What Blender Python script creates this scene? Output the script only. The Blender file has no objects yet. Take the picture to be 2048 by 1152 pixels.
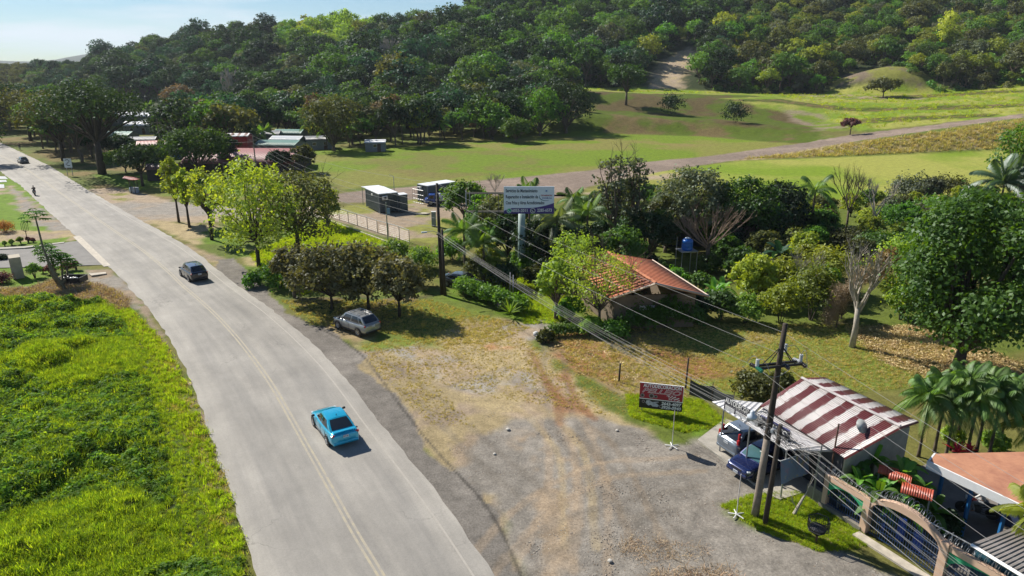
HAZE = 0.00008; EXPOSURE = 0.62
import bpy, bmesh, math, random
import numpy as np
from mathutils import Vector, Matrix, Euler
random.seed(11)
R = np.random.default_rng(11)
SC = bpy.context.scene
COL = SC.collection
PI = math.pi
CH = 21.5; FP = 1400.0
PT = math.atan(446.8/FP); CP, SP = math.cos(PT), math.sin(PT)

# ------------------------------------------------------------------ tags
def tag(o, label=None, cat=None, group=None, kind=None):
    if label: o['label'] = label
    if cat: o['category'] = cat
    if group: o['group'] = group
    if kind: o['kind'] = kind
    return o
def link(o, parent=None):
    COL.objects.link(o)
    if parent: o.parent = parent
    return o
def empty(name, loc=(0,0,0), rz=0.0, label=None, cat=None, group=None):
    o = bpy.data.objects.new(name, None); link(o)
    o.location = loc; o.rotation_euler = (0,0,rz); o.empty_display_size = .3
    return tag(o, label, cat, group)
def copy_tree(o, parent=None, root=True):
    c = o.copy(); COL.objects.link(c); c.parent = parent
    for ch in list(o.children): copy_tree(ch, c, False)
    return c

# ------------------------------------------------------------------ mesh helpers
def mesh_np(name, V, Fq, mats=None, mi=None, smooth=False):
    me = bpy.data.meshes.new(name)
    V = np.asarray(V, np.float32); Fq = np.asarray(Fq, np.int32)
    n, k = Fq.shape
    me.vertices.add(len(V)); me.vertices.foreach_set('co', V.ravel())
    me.loops.add(n*k); me.loops.foreach_set('vertex_index', Fq.ravel())
    me.polygons.add(n)
    me.polygons.foreach_set('loop_start', np.arange(0, n*k, k, dtype=np.int32))
    if mi is not None: me.polygons.foreach_set('material_index', np.asarray(mi, np.int32))
    if smooth: me.polygons.foreach_set('use_smooth', np.ones(n, bool))
    for m in (mats or []): me.materials.append(m)
    me.update(calc_edges=True)
    return me
def obj(name, me, parent=None, loc=None, rot=None):
    o = bpy.data.objects.new(name, me); link(o, parent)
    if loc is not None: o.location = loc
    if rot is not None: o.rotation_euler = rot
    return o

class MB:
    """collects shapes into one mesh"""
    def __init__(s): s.v = []; s.f = []; s.m = []; s.uv = None
    def face(s, pts, m=0):
        b = len(s.v); s.v += [tuple(p) for p in pts]; s.f.append(tuple(range(b, b+len(pts)))); s.m.append(m)
    def box(s, c, size, rz=0.0, m=0, M=None):
        hx, hy, hz = size[0]/2, size[1]/2, size[2]/2
        ca, sa = math.cos(rz), math.sin(rz); b = len(s.v)
        for dz in (-hz, hz):
            for dx, dy in ((-hx,-hy),(hx,-hy),(hx,hy),(-hx,hy)):
                p = Vector((c[0]+dx*ca-dy*sa, c[1]+dx*sa+dy*ca, c[2]+dz))
                s.v.append(tuple(M @ p) if M else tuple(p))
        for q in ((3,2,1,0),(4,5,6,7),(0,1,5,4),(1,2,6,5),(2,3,7,6),(3,0,4,7)):
            s.f.append(tuple(b+i for i in q)); s.m.append(m)
    def tube(s, pts, rad, k=8, m=0, cap=True):
        pts = [Vector(p) for p in pts]; n = len(pts)
        if not hasattr(rad, '__len__'): rad = [rad]*n
        b = len(s.v)
        for i, p in enumerate(pts):
            d = (pts[min(i+1,n-1)]-pts[max(i-1,0)])
            if d.length < 1e-6: d = Vector((0,0,1))
            d.normalize()
            u = d.cross(Vector((0,0,1)) if abs(d.z) < .9 else Vector((1,0,0))).normalized(); w = d.cross(u)
            for j in range(k):
                a = 2*PI*j/k
                s.v.append(tuple(p+(u*math.cos(a)+w*math.sin(a))*rad[i]))
        for i in range(n-1):
            for j in range(k):
                s.f.append((b+i*k+j, b+i*k+(j+1)%k, b+(i+1)*k+(j+1)%k, b+(i+1)*k+j)); s.m.append(m)
        if cap:
            s.f.append(tuple(b+j for j in range(k))[::-1]); s.m.append(m)
            s.f.append(tuple(b+(n-1)*k+j for j in range(k))); s.m.append(m)
    def lathe(s, prof, c=(0,0,0), k=16, m=0, M=None):
        b = len(s.v)
        for r, z in prof:
            for j in range(k):
                a = 2*PI*j/k; p = Vector((c[0]+r*math.cos(a), c[1]+r*math.sin(a), c[2]+z))
                s.v.append(tuple(M @ p) if M else tuple(p))
        for i in range(len(prof)-1):
            for j in range(k):
                s.f.append((b+i*k+j, b+i*k+(j+1)%k, b+(i+1)*k+(j+1)%k, b+(i+1)*k+j)); s.m.append(m)
        s.f.append(tuple(b+j for j in range(k))[::-1]); s.m.append(m)
        s.f.append(tuple(b+(len(prof)-1)*k+j for j in range(k))); s.m.append(m)
    def prism(s, poly, z0, z1, m=0, M=None):
        b = len(s.v); n = len(poly)
        for z in (z0, z1):
            for p in poly:
                q = Vector((p[0], p[1], z)); s.v.append(tuple(M @ q) if M else tuple(q))
        s.f.append(tuple(range(b+n-1, b-1, -1))); s.f.append(tuple(range(b+n, b+2*n))); s.m += [m, m]
        for i in range(n):
            j = (i+1) % n; s.f.append((b+i, b+j, b+n+j, b+n+i)); s.m.append(m)
    def slab(s, quad, th, m=0):
        """thin solid below a (possibly sloped) polygon"""
        b = len(s.v); n = len(quad)
        s.v += [tuple(p) for p in quad] + [(p[0], p[1], p[2]-th) for p in quad]
        s.f.append(tuple(b+i for i in range(n))); s.f.append(tuple(b+n+i for i in range(n))[::-1]); s.m += [m, m]
        for i in range(n):
            j = (i+1) % n; s.f.append((b+i, b+n+i, b+n+j, b+j)); s.m.append(m)
    def mesh(s, name, mats, smooth=False):
        me = bpy.data.meshes.new(name); me.from_pydata(s.v, [], s.f)
        if not isinstance(mats, (list, tuple)): mats = [mats]
        for m in mats: me.materials.append(m)
        me.polygons.foreach_set('material_index', s.m)
        if smooth: me.polygons.foreach_set('use_smooth', [True]*len(s.f))
        me.update(); bm = bmesh.new(); bm.from_mesh(me); bmesh.ops.recalc_face_normals(bm, faces=bm.faces); bm.to_mesh(me); bm.free()
        return me
    def build(s, name, mats, parent=None, smooth=False, bevel=0, loc=None):
        o = obj(name, s.mesh(name, mats, smooth), parent, loc)
        if bevel:
            b = o.modifiers.new('b', 'BEVEL'); b.width = bevel; b.segments = 2; b.limit_method = 'ANGLE'
        return o

# ------------------------------------------------------------------ numpy value noise
def _h(ix, iy, s):
    n = (ix*374761393 + iy*668265263 + s*1442695041) & 0xffffffff
    n = ((n ^ (n >> 13))*1274126177) & 0xffffffff
    return ((n ^ (n >> 16)) & 0xffff)/65535.0
def vnoise(x, y, s=0):
    x = np.asarray(x, float); y = np.asarray(y, float)
    ix = np.floor(x).astype(np.int64); iy = np.floor(y).astype(np.int64)
    fx = x-ix; fy = y-iy; fx = fx*fx*(3-2*fx); fy = fy*fy*(3-2*fy)
    a = _h(ix,iy,s); b = _h(ix+1,iy,s); c = _h(ix,iy+1,s); d = _h(ix+1,iy+1,s)
    return (a*(1-fx)+b*fx)*(1-fy)+(c*(1-fx)+d*fx)*fy
def fbm(x, y, sc, o=4, s=0):
    t = 0; amp = 1; tot = 0
    for i in range(o):
        t = t + amp*vnoise(np.asarray(x)/sc*2**i+17*i, np.asarray(y)/sc*2**i-9*i, s+i); tot += amp; amp *= .55
    return t/tot
def sstep(a, b, x):
    t = np.clip((x-a)/(b-a), 0, 1); return t*t*(3-2*t)

# ------------------------------------------------------------------ camera maths and terrain
def ray(px, py):
    u = (px-1024)/FP; v = (py-576)/FP
    return u, CP-v*SP, -SP-v*CP
def P(px, py, z=0.0):
    u, f, d = ray(px, py); t = (z-CH)/d
    return Vector((u*t, f*t, z))
def PY(px, py, Y):
    u, f, d = ray(px, py); t = Y/f
    return Vector((u*t, Y, CH+d*t))
def proj(x, y, z):
    Z = CP*y+SP*(CH-z); D = CP*(CH-z)-SP*y
    return 1024+FP*x/Z, 576+FP*D/Z
def hgt(p, ty):
    """height above point p that shows at picture row ty"""
    v = (ty-576)/FP; Z = CP*p.y+SP*(CH-p.z); D = CP*(CH-p.z)-SP*p.y
    return (D-v*Z)/(CP-v*SP)
def _col(px, pts):
    Ys, Hs = [], []
    for Y, q in pts:
        if isinstance(q, tuple): h = q[0]
        else: h = PY(px, q, Y).z
        Ys.append(Y); Hs.append(h)
    u = (px-1024)/FP
    a = u*(CP*Ys[5]+SP*(CH-Hs[5]))/Ys[5]
    return a, Ys, Hs
#        A dry bank   B          C bank1    D          E bank2    F          G forest foot  H      I        J crest      K
TC = [
 (-700,[(180,(0,)),(200,(0,)),(300,(0,)),(340,(0,)),(380,(0,)),(420,(0,)),(600,(1,)),(800,(6,)),(1000,(8,)),(1300,(10,)),(1500,(0,))]),
 (0,   [(170,(0,)),(180,(0,)),(300,(0,)),(340,(0,)),(380,(0,)),(420,(0,)),(520,(1,)),(650,147),(800,140),(950,134),(1200,(0,))]),
 (200, [(170,(0,)),(180,(0,)),(280,(0,)),(320,(0,)),(360,(0,)),(400,(0,)),(450,(1,)),(560,152),(680,140),(800,132),(1000,(5,))]),
 (350, [(170,(0,)),(180,(0,)),(260,(0,)),(290,(0,)),(320,(0,)),(350,(0,)),(400,(1,)),(480,150),(560,118),(640,100),(850,(15,))]),
 (550, [(170,(0,)),(180,(0,)),(230,(0,)),(250,(0,)),(270,(0,)),(290,(0,)),(320,(1,)),(400,165),(500,105),(590,73),(800,(25,))]),
 (800, [(170,(0,)),(180,(0,)),(225,(0,)),(240,(0,)),(255,(0,)),(270,(.5,)),(295,(1,)),(370,170),(470,100),(560,62),(800,(40,))]),
 (950, [(170,(0,)),(180,(0,)),(225,(0,)),(240,(.5,)),(255,(1,)),(270,(1.5,)),(290,(2.5,)),(360,155),(450,80),(540,30),(800,(60,))]),
 (1150,[(170,(0,)),(178,(0,)),(230,(0,)),(248,226),(258,222),(300,181),(345,174),(430,105),(520,25),(620,-60),(900,(80,))]),
 (1400,[(170,(0,)),(178,(0,)),(225,(0,)),(243,241),(258,236),(300,192),(345,180),(400,120),(500,25),(620,-80),(900,(90,))]),
 (1640,[(171,(0,)),(181,295),(208,275),(224,258),(245,249),(288,208),(335,186),(400,110),(500,20),(620,-90),(900,(95,))]),
 (1850,[(176,(0,)),(195,265),(214,255),(235,238),(262,214),(290,202),(322,184),(390,105),(500,10),(600,-90),(900,(95,))]),
 (2048,[(182,(0,)),(205,240),(225,231),(245,214),(265,204),(290,186),(315,170),(390,95),(500,0),(600,-100),(900,(95,))]),
 (2700,[(185,(0,)),(205,235),(225,228),(245,212),(265,200),(290,184),(315,168),(390,95),(500,0),(600,-100),(900,(95,))]),
]
_T = [_col(*c) for c in TC]
TA = np.array([t[0] for t in _T]); TY = np.array([t[1] for t in _T]); TH = np.array([t[2] for t in _T])
MND = PY(1770, 176, 330)
def terr(x, y):
    x = np.atleast_1d(np.asarray(x, float)); y = np.atleast_1d(np.asarray(y, float))
    a = x/np.maximum(y, 1.0)
    K = TY.shape[1]
    Yk = np.stack([np.interp(a, TA, TY[:,k]) for k in range(K)])
    Hk = np.stack([np.interp(a, TA, TH[:,k]) for k in range(K)])
    h = np.zeros_like(y)
    for k in range(K-1):
        t = (y-Yk[k])/(Yk[k+1]-Yk[k])
        tt = np.clip(t, 0, 1)
        if k in (0,2,4): tt = tt*tt*(3-2*tt)
        h = np.where((t > 0), Hk[k]*(1-tt)+Hk[k+1]*tt, h)
    h = h + 7.0*np.exp(-(((x-MND.x-6)/24)**2+((y-MND.y-9)/15)**2)**1.6)
    w = sstep(250, 420, y)
    h = h + w*(fbm(x, y, 60, 3, 5)-.5)*9*sstep(2, 14, h)
    return h
def tz(x, y): return float(terr(x, y)[0])
def G(px, py):
    """where the picture ray meets the terrain"""
    u, f, d = ray(px, py)
    Y = np.concatenate([np.arange(12, 300, .25), np.arange(300, 1100, 1.0)])
    X = u/f*Y; Z = CH+d/f*Y
    hit = np.nonzero(Z <= terr(X, Y))[0]
    i = hit[0] if len(hit) else len(Y)-1
    return Vector((X[i], Y[i], float(terr(X[i], Y[i])[0])))
def poly_w(pts): return np.array([tuple(G(*p))[:2] for p in pts])
def sdf(x, y, poly):
    """signed distance, negative inside"""
    d = np.full(x.shape, 1e9); ins = np.zeros(x.shape, bool); n = len(poly)
    for i in range(n):
        x0, y0 = poly[i]; x1, y1 = poly[(i+1) % n]
        ex, ey = x1-x0, y1-y0; wx, wy = x-x0, y-y0
        t = np.clip((wx*ex+wy*ey)/(ex*ex+ey*ey+1e-9), 0, 1)
        d = np.minimum(d, (wx-ex*t)**2+(wy-ey*t)**2)
        c = ((y0 > y) != (y1 > y)) & (x < (x1-x0)*(y-y0)/(y1-y0+1e-12)+x0)
        ins ^= c
    d = np.sqrt(d); return np.where(ins, -d, d)

# ------------------------------------------------------------------ materials
def nt(name):
    m = bpy.data.materials.new(name); m.use_nodes = True
    n = m.node_tree; n.nodes.clear()
    out = n.nodes.new('ShaderNodeOutputMaterial')
    return m, n, out
def N(n, t, **kw):
    a = n.nodes.new(t)
    for k, v in kw.items():
        if k.startswith('i_'):
            key = k[2:]; a.inputs[int(key) if key.isdigit() else key.replace('_', ' ')].default_value = v
        else: setattr(a, k, v)
    return a
def mixc(n, fac, a, b, mode='MIX'):
    m = n.nodes.new('ShaderNodeMix'); m.data_type = 'RGBA'; m.blend_type = mode
    for s, v in ((m.inputs[0], fac), (m.inputs[6], a), (m.inputs[7], b)):
        if isinstance(v, (int, float)): s.default_value = v if s.type == 'VALUE' else (v,v,v,1)
        elif isinstance(v, tuple): s.default_value = (*v[:3], 1)
        else: n.links.new(v, s)
    return m.outputs[2]
def ramp(n, fac, stops):
    r = n.nodes.new('ShaderNodeValToRGB'); e = r.color_ramp.elements
    while len(e) < len(stops): e.new(.5)
    for i, (p, c) in enumerate(stops):
        e[i].position = p; e[i].color = (c, c, c, 1) if isinstance(c, (int, float)) else (*c, 1)
    n.links.new(fac, r.inputs[0]); return r.outputs[0]
def noise(n, sc, coord, det=4, rough=.6):
    t = N(n, 'ShaderNodeTexNoise'); t.inputs['Scale'].default_value = sc; t.inputs['Detail'].default_value = det
    t.inputs['Roughness'].default_value = rough
    n.links.new(coord, t.inputs['Vector']); return t.outputs['Fac']
def rgb(c): return tuple(c)+(1,)
MATS = {}
LEAFG = 1.75
def paint(name, col, rough=.5, metal=0., wear=.25, scale=3., col2=None, coat=0., bump=0., spec=.5, bscale=40.):
    """plain surface: base colour broken up by two scales of noise (dirt, wear)"""
    if name in MATS: return MATS[name]
    m, n, out = nt(name)
    b = N(n, 'ShaderNodeBsdfPrincipled'); n.links.new(b.outputs[0], out.inputs[0])
    tc = N(n, 'ShaderNodeTexCoord').outputs['Object']
    f = noise(n, scale, tc, 6, .65); g = noise(n, scale*9, tc, 2, .5)
    c2 = col2 if col2 else tuple(x*(1-wear) for x in col)
    c1 = mixc(n, ramp(n, f, [(.35, 0.), (.68, 1.)]), col, c2)
    c = mixc(n, 1., c1, ramp(n, g, [(.2, 1-wear*.45), (.8, 1.)]), 'MULTIPLY')
    n.links.new(c, b.inputs['Base Color'])
    b.inputs['Roughness'].default_value = rough; b.inputs['Metallic'].default_value = metal
    b.inputs['Coat Weight'].default_value = coat; b.inputs['Specular IOR Level'].default_value = spec
    if bump:
        bp = N(n, 'ShaderNodeBump'); bp.inputs['Strength'].default_value = bump; bp.inputs['Distance'].default_value = .02
        n.links.new(noise(n, bscale, tc, 4), bp.inputs['Height']); n.links.new(bp.outputs[0], b.inputs['Normal'])
    MATS[name] = m; return m
def leafm(name, col, col2, trans=.45, sc=.5, rv=.35, tcol=None, gloss=.025):
    """foliage: clump-scale and tree-to-tree colour change, light shines through the blades"""
    if name in MATS: return MATS[name]
    m, n, out = nt(name)
    col, col2 = (tuple(min(.6, x*LEAFG) for x in q) for q in (col, col2))
    tc = N(n, 'ShaderNodeTexCoord').outputs['Object']
    f = noise(n, sc, tc, 4, .7)
    c = mixc(n, ramp(n, f, [(.3, 0.), (.7, 1.)]), col, col2)
    oi = N(n, 'ShaderNodeObjectInfo')
    hs = N(n, 'ShaderNodeHueSaturation')
    mr = N(n, 'ShaderNodeMapRange'); mr.inputs[3].default_value = 1-rv; mr.inputs[4].default_value = 1+rv
    n.links.new(oi.outputs['Random'], mr.inputs[0]); n.links.new(mr.outputs[0], hs.inputs['Value'])
    mh = N(n, 'ShaderNodeMapRange'); mh.inputs[3].default_value = .5-.012*rv/.35; mh.inputs[4].default_value = .5+.014*rv/.35
    wn = N(n, 'ShaderNodeTexWhiteNoise', noise_dimensions='1D'); n.links.new(oi.outputs['Random'], wn.inputs['W'])
    n.links.new(wn.outputs['Value'], mh.inputs[0]); n.links.new(mh.outputs[0], hs.inputs['Hue'])
    n.links.new(c, hs.inputs['Color'])
    d = N(n, 'ShaderNodeBsdfDiffuse'); n.links.new(hs.outputs[0], d.inputs[0])
    t = N(n, 'ShaderNodeBsdfTranslucent')
    tm = mixc(n, 1., hs.outputs[0], tcol or (1.7, 1.55, .55), 'MULTIPLY'); n.links.new(tm, t.inputs[0])
    x = N(n, 'ShaderNodeMixShader', i_0=trans); n.links.new(d.outputs[0], x.inputs[1]); n.links.new(t.outputs[0], x.inputs[2])
    g = N(n, 'ShaderNodeBsdfGlossy'); g.inputs['Roughness'].default_value = .55; g.inputs[0].default_value = (.9,.95,1,1)
    y = N(n, 'ShaderNodeMixShader', i_0=gloss); n.links.new(x.outputs[0], y.inputs[1]); n.links.new(g.outputs[0], y.inputs[2])
    n.links.new(y.outputs[0], out.inputs[0]); MATS[name] = m; return m
# ================================================================== ground sheet
na, = (760,)
aa = np.linspace(-1.3, 1.3, na)
yy = [10.0]
while yy[-1] < 1150: yy.append(yy[-1]+max(.13, yy[-1]*.0062))
yy = np.array(yy + [1300, 1600, 2200, 3200])
A2, Y2 = np.meshgrid(aa, yy); GX = (A2*Y2).ravel(); GY = Y2.ravel()
GZ = terr(GX, GY)
ny = len(yy)
# surface colours (albedo) of what lies on the ground; c_shadeg is grass with shade put in
c_grass = np.array([.10,.13,.022]); c_lush = np.array([.11,.18,.016]); c_dry = np.array([.26,.20,.105]); c_tan = np.array([.34,.27,.15])
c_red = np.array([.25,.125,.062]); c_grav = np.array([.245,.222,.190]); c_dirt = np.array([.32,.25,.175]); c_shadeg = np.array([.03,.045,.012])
c_field = np.array([.130,.190,.014]); c_field2 = np.array([.23,.235,.05]); c_brown = np.array([.17,.13,.05]); c_asp = np.array([.13,.118,.103]); c_litter = np.array([.50,.40,.26])
n1 = fbm(GX, GY, 9, 4, 1); n2 = fbm(GX, GY, 2.2, 4, 2); n3 = fbm(GX, GY, 28, 3, 3); n4 = fbm(GX*1.0, GY, .7, 3, 4)
def lerp(a, b, t): return a*(1-t[:,None])+b*t[:,None]
C = np.tile(c_grass, (len(GX), 1))
C = lerp(C, np.tile(c_brown, (len(GX),1)), sstep(.5,.62,n1)*.5)
ZONES = []
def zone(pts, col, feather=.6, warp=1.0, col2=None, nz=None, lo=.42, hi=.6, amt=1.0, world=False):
    """lay a surface colour over the patch of ground outlined in the photograph"""
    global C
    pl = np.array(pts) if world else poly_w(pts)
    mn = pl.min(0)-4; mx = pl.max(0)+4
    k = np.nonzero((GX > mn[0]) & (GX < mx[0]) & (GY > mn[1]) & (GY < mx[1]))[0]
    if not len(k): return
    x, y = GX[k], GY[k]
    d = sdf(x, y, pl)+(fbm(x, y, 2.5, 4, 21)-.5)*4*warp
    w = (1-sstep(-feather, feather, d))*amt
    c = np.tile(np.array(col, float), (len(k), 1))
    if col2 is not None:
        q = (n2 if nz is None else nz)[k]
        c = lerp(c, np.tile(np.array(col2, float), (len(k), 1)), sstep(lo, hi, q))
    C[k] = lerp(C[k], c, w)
# far forest floor
C = lerp(C, np.tile(np.array([.035,.05,.018]), (len(GX),1)), sstep(300, 345, GY))
# --- fields behind the houses
FIELD_L = [(590,300),(750,297),(900,290),(1150,262),(1400,272),(1640,290),(1500,306),(1280,330),(1000,362),(850,368),(690,378),(600,340)]
zone(FIELD_L, c_field, 1.2, .6, c_field2*.75, n3, .48, .60)
zone([(700,328),(860,300),(1000,300),(1130,330),(1000,352),(850,358)], c_brown*.9, 3, 2, c_field*.9, n1, .45, .6, .55)
zone([(880,290),(1100,272),(1350,280),(1420,290),(1250,300),(1000,300)], c_brown*1.25, 3, 2, c_field, n1, .5, .6, .6)
zone([(1150,262),(1200,225),(1640,260),(1640,290),(1400,272)], c_field*.55, 1.5, .8, c_brown*.7, n1, .45, .62)
zone([(1190,225),(1150,178),(1500,185),(1640,215),(1640,262)], c_brown*.55, 2, 1, c_field*.55, n1, .42, .6)
zone([(1140,172),(1300,176),(1500,183),(1640,196),(1640,206),(1480,190),(1150,181)], c_field*1.25, 1.5, .3, c_field2, n1)
zone([(1440,196),(1640,186),(2048,165),(2200,165),(2200,250),(2048,232),(1900,245),(1720,262),(1640,238),(1520,215)], c_field*1.15, 2, 1, c_field2*1.15, n1, .4, .6)
zone([(1560,215),(1650,228),(1700,262),(1640,262)], c_dirt*.75, 2, 1.5, c_field, n1, .45, .6, .8)
zone([(1300,178),(1295,165),(1330,120),(1380,95),(1400,110),(1370,150),(1365,176)], c_dirt*1.15, 3, 2, c_tan*1.2, n2, .4,.7)
zone([(1660,178),(1700,140),(1780,132),(1850,180)], c_field2*.8, 2, 1, c_dirt*.5, n1, .45, .58)
zone([(1880,176),(1900,160),(2000,150),(1990,172)], c_dirt*.8, 2, 1, c_tan, n2)
zone([(410,222),(470,225),(480,262),(410,262)], c_field*.9, 2, 1)
zone([(300,118),(345,122),(330,140),(290,140)], c_field2*.6, 4, 2)
zone([(1185,378),(1290,345),(1480,322),(1640,316),(1980,300),(2200,298),(2200,420),(2048,385),(1500,405)], c_field*1.2, 1.5, .6, c_field2*1.2, n3, .42, .58)
zone([(1280,338),(1460,322),(1640,312),(1980,296),(2048,240),(1990,252),(1700,285),(1500,312)], c_brown*1.1, .8, .5, c_tan*1.1, n4, .45, .58)
for pts_ in ([(1440,200),(1560,198),(1700,215),(1850,212),(2048,208),(2048,214),(1850,219),(1690,222),(1560,206)], [(1640,196),(1760,192),(1900,186),(2048,180),(2048,185),(1900,192),(1750,199)], [(1700,240),(1850,232),(2000,228),(1990,234),(1850,240),(1720,248)]):
    zone(pts_, c_field*.45, .8, .8, c_brown*.8, n2)
zone([(1560,184),(1700,190),(1850,196),(1850,200),(1690,197),(1560,190)], c_dirt*.9, .8, .8, c_field, n2)
# --- dirt road and yard with the site offices
c_droad = np.array([.25,.195,.155])
zone([(600,402),(690,385),(850,371),(1000,358),(1170,342),(1280,325),(1500,301),(1700,270),(1900,245),(2048,228),(2048,236),(1900,255),(1710,283),(1500,316),(1340,340),(1180,372),(1120,395),(1000,405),(830,400),(700,405)], c_droad, .7, .4, c_droad*.8, n1)
zone([(600,425),(700,412),(840,398),(1000,398),(1060,430),(1000,500),(900,490),(790,480),(650,432)], c_dirt*.85, .8, .8, c_field2*.85, n1, .44, .54)
zone([(1180,380),(1330,345),(1420,350),(1330,400),(1180,420)], c_dirt, 2, 1.5, c_field2, n1)
zone([(640,436),(780,482),(830,500),(700,560),(560,470)], c_lush, .8, .6, c_field2, n1)
# --- far side of the road: side street, verges, settlement
zone([(-120,255),(300,300),(520,380),(470,400),(300,400),(200,385),(60,300)], c_grass*.75, 1, 1, c_brown, n1)
zone([(190,350),(340,350),(480,372),(500,400),(330,392),(240,375)], c_lush, 1, .8, c_field2*.7, n1, .5, .65)
zone([(175,378),(230,376),(345,402),(500,418),(660,405),(640,430),(480,440),(390,447),(310,442),(290,452),(240,432)], c_grav*1.05, .6, .6, c_dirt, n1)
zone([(215,388),(255,386),(275,398),(235,402)], c_field2*.8, .5, .6, c_dirt, n2)
zone([(290,438),(350,442),(470,455),(480,490),(400,490),(340,470)], c_lush*.9, .7, .8, c_tan, n1, .46, .58)
zone([(250,430),(290,445),(345,480),(400,498),(460,520),(480,560),(530,605),(560,640),(620,690),(540,612),(420,528),(330,470)], c_dirt*.8, .5, .6, c_tan*.8, n2)
zone([(475,500),(560,510),(640,560),(575,585),(520,560),(490,540)], c_lush*.9, .5, .5, c_tan, n1, .5, .65)
# --- grass and leaf litter in front of and behind the house
zone([(540,590),(640,560),(880,580),(1000,620),(1080,650),(1000,690),(760,720),(640,650),(560,612)], c_dry, .6, .8, c_grass*1.2, n1, .45, .58)
zone([(560,595),(860,590),(760,655),(640,640)], c_dry*.5, .6, .8, c_shadeg*2, n2)  # tree shade under the grove put into the darker ground colours
zone([(880,560),(1040,520),(1150,590),(1180,650),(1060,655),(900,600)], c_lush*.95, .6, .6, c_grass, n2)
zone([(700,690),(900,660),(1030,660),(1300,870),(1000,890),(860,870),(730,740)], c_tan, .6, .8, c_grass*1.5, n1, .50, .62)
zone([(1080,655),(1400,640),(1560,660),(1700,640),(1900,680),(1900,770),(1560,800),(1250,800),(1090,700)], c_dry, .5, .6, c_grass*1.35, n1, .44, .56)
zone([(1090,680),(1160,672),(1260,740),(1230,770),(1120,730)], c_red*1.1, .8, 1, c_dry, n2)
zone([(1250,720),(1320,700),(1440,705),(1480,750),(1400,770),(1280,765)], c_red, .9, 1.2, c_dry, n2, .45, .62)
zone([(1700,660),(1830,660),(2048,740),(2048,790),(1900,770),(1780,720)], c_litter, 1, 1, c_dry, n4, .42, .6)
zone([(1250,790),(1400,800),(1430,850),(1360,860),(1260,830)], c_lush*1.05, .5, .6, c_tan, n2, .5, .66)
zone([(1370,820),(1460,845),(1400,880),(1340,850)], c_lush*1.1, .5, .5, c_tan, n2, .5, .66)
# --- gravel lot, tyre-worn dirt
LOT = [(930,935),(960,880),(1080,830),(1180,835),(1260,860),(1340,890),(1400,880),(1470,945),(1560,1000),(1440,1010),(1500,1060),(1720,1110),(1800,1170),(1800,1260),(1000,1260),(1040,1150),(1010,1090),(1000,1030),(960,980),(900,935)]
zone(LOT, c_grav, .6, .8, c_grav*.82, n2)
zone([(1050,900),(1120,860),(1160,900),(1190,1000),(1150,1100),(1080,1150),(1060,1060)], c_dirt*.85, 1, 1.6, c_grav, n2, .45, .6)
zone([(840,760),(1050,800),(1200,850),(1100,850),(960,800),(820,745)], c_dirt*1.05, .8, 1.2, c_tan, n2)
zone([(1040,745),(1120,740),(1180,800),(1170,830),(1110,840),(1060,790)], c_red*1.05, .8, 1.3, c_dirt, n2)
zone([(730,700),(830,690),(1010,770),(1000,800),(880,760)], c_grav*1.15, .6, .9, c_dirt, n2)
zone([(1010,740),(1080,745),(1090,780),(1040,790)], c_grav*1.1, .6, .9, c_dirt, n2)
zone([(990,650),(1080,640),(1120,655),(1060,680),(990,678)], c_grav*1.1, .4, .5, c_dirt, n2)
zone([(970,678),(1040,672),(1030,695),(975,700)], c_red*1.4, .5, .6, c_tan, n2)
zone([(1435,1010),(1500,990),(1580,990),(1700,1040),(1730,1100),(1640,1105),(1520,1070)], c_lush*1.05, .35, .4, c_tan, n2, .54, .66)
zone([(1225,1080),(1290,1078),(1460,1095),(1500,1200),(1250,1160)], c_tan*.95, .4, .7, c_grav, n2, .5, .6)
zone([(1240,1090),(1310,1090),(1330,1110),(1260,1115)], c_red*.5, .3, .5, c_tan, n2, .5, .6)
zone([(1300,1140),(1460,1140),(1520,1200),(1290,1200)], c_red*.35, .3, .5)
zone([(640,690),(740,800),(830,900),(910,1000),(1000,1200),(1060,1200),(1010,1030),(1040,860),(860,760),(760,700)], c_tan*.85, .5, .6, c_dirt*.8, n2)
zone(LOT, c_grav, .5, .6, c_grav*.82, n2)
zone([(1050,900),(1120,860),(1160,900),(1190,1000),(1150,1100),(1080,1150),(1060,1060)], c_dirt*.85, 1, 1.6, c_grav, n2, .45, .6)
# --- broken asphalt shoulder
zone([(430,520),(460,590),(520,640),(600,700),(690,800),(770,900),(850,1000),(920,1100),(950,1260),(1110,1260),(1040,1150),(1010,1085),(1000,1030),(955,980),(900,940),(850,890),(790,790),(712,730),(735,712),(672,672),(632,650),(585,632),(560,612),(500,548),(470,515)], c_asp*1.25, .10, .35, c_asp*1.6, n1, .45, .62)
# --- left verge and driveway side
zone([(-300,355),(60,355),(85,400),(150,470),(60,475),(-300,470)], c_lush*1.1, .5, .8, c_dirt, n1, .55, .64)
zone([(18,372),(60,395),(80,412),(120,440),(150,468),(110,470),(60,440),(30,420)], c_dirt*.9, .5, .8, c_grav, n2)
zone([(-300,462),(150,462),(190,470),(140,482),(-300,492)], c_dirt*.9, .4, .4, c_tan, n2)
zone([(-300,488),(40,484),(140,474),(130,485),(-300,505)], c_lush*1.1, .3, .2)
zone([(-300,545),(60,535),(200,540),(170,560),(100,580),(-300,590)], c_lush*1.15, .35, .3, c_grass, n2)
zone([(170,540),(230,540),(300,615),(285,640),(230,600),(180,575)], c_dirt*.8, .35, .4, c_grav, n2)
zone([(-300,575),(60,575),(120,555),(200,565),(260,600),(240,625),(100,600),(-300,610)], np.array([.13,.09,.055]), .5, .7, c_tan*.8, n4, .45, .6)
zone([(-700,600),(240,600),(290,630),(345,720),(395,820),(440,940),(480,1060),(500,1260),(-700,1260)], c_lush*.6, .4, .5, c_grass*.5, n2, .45, .65)
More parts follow.
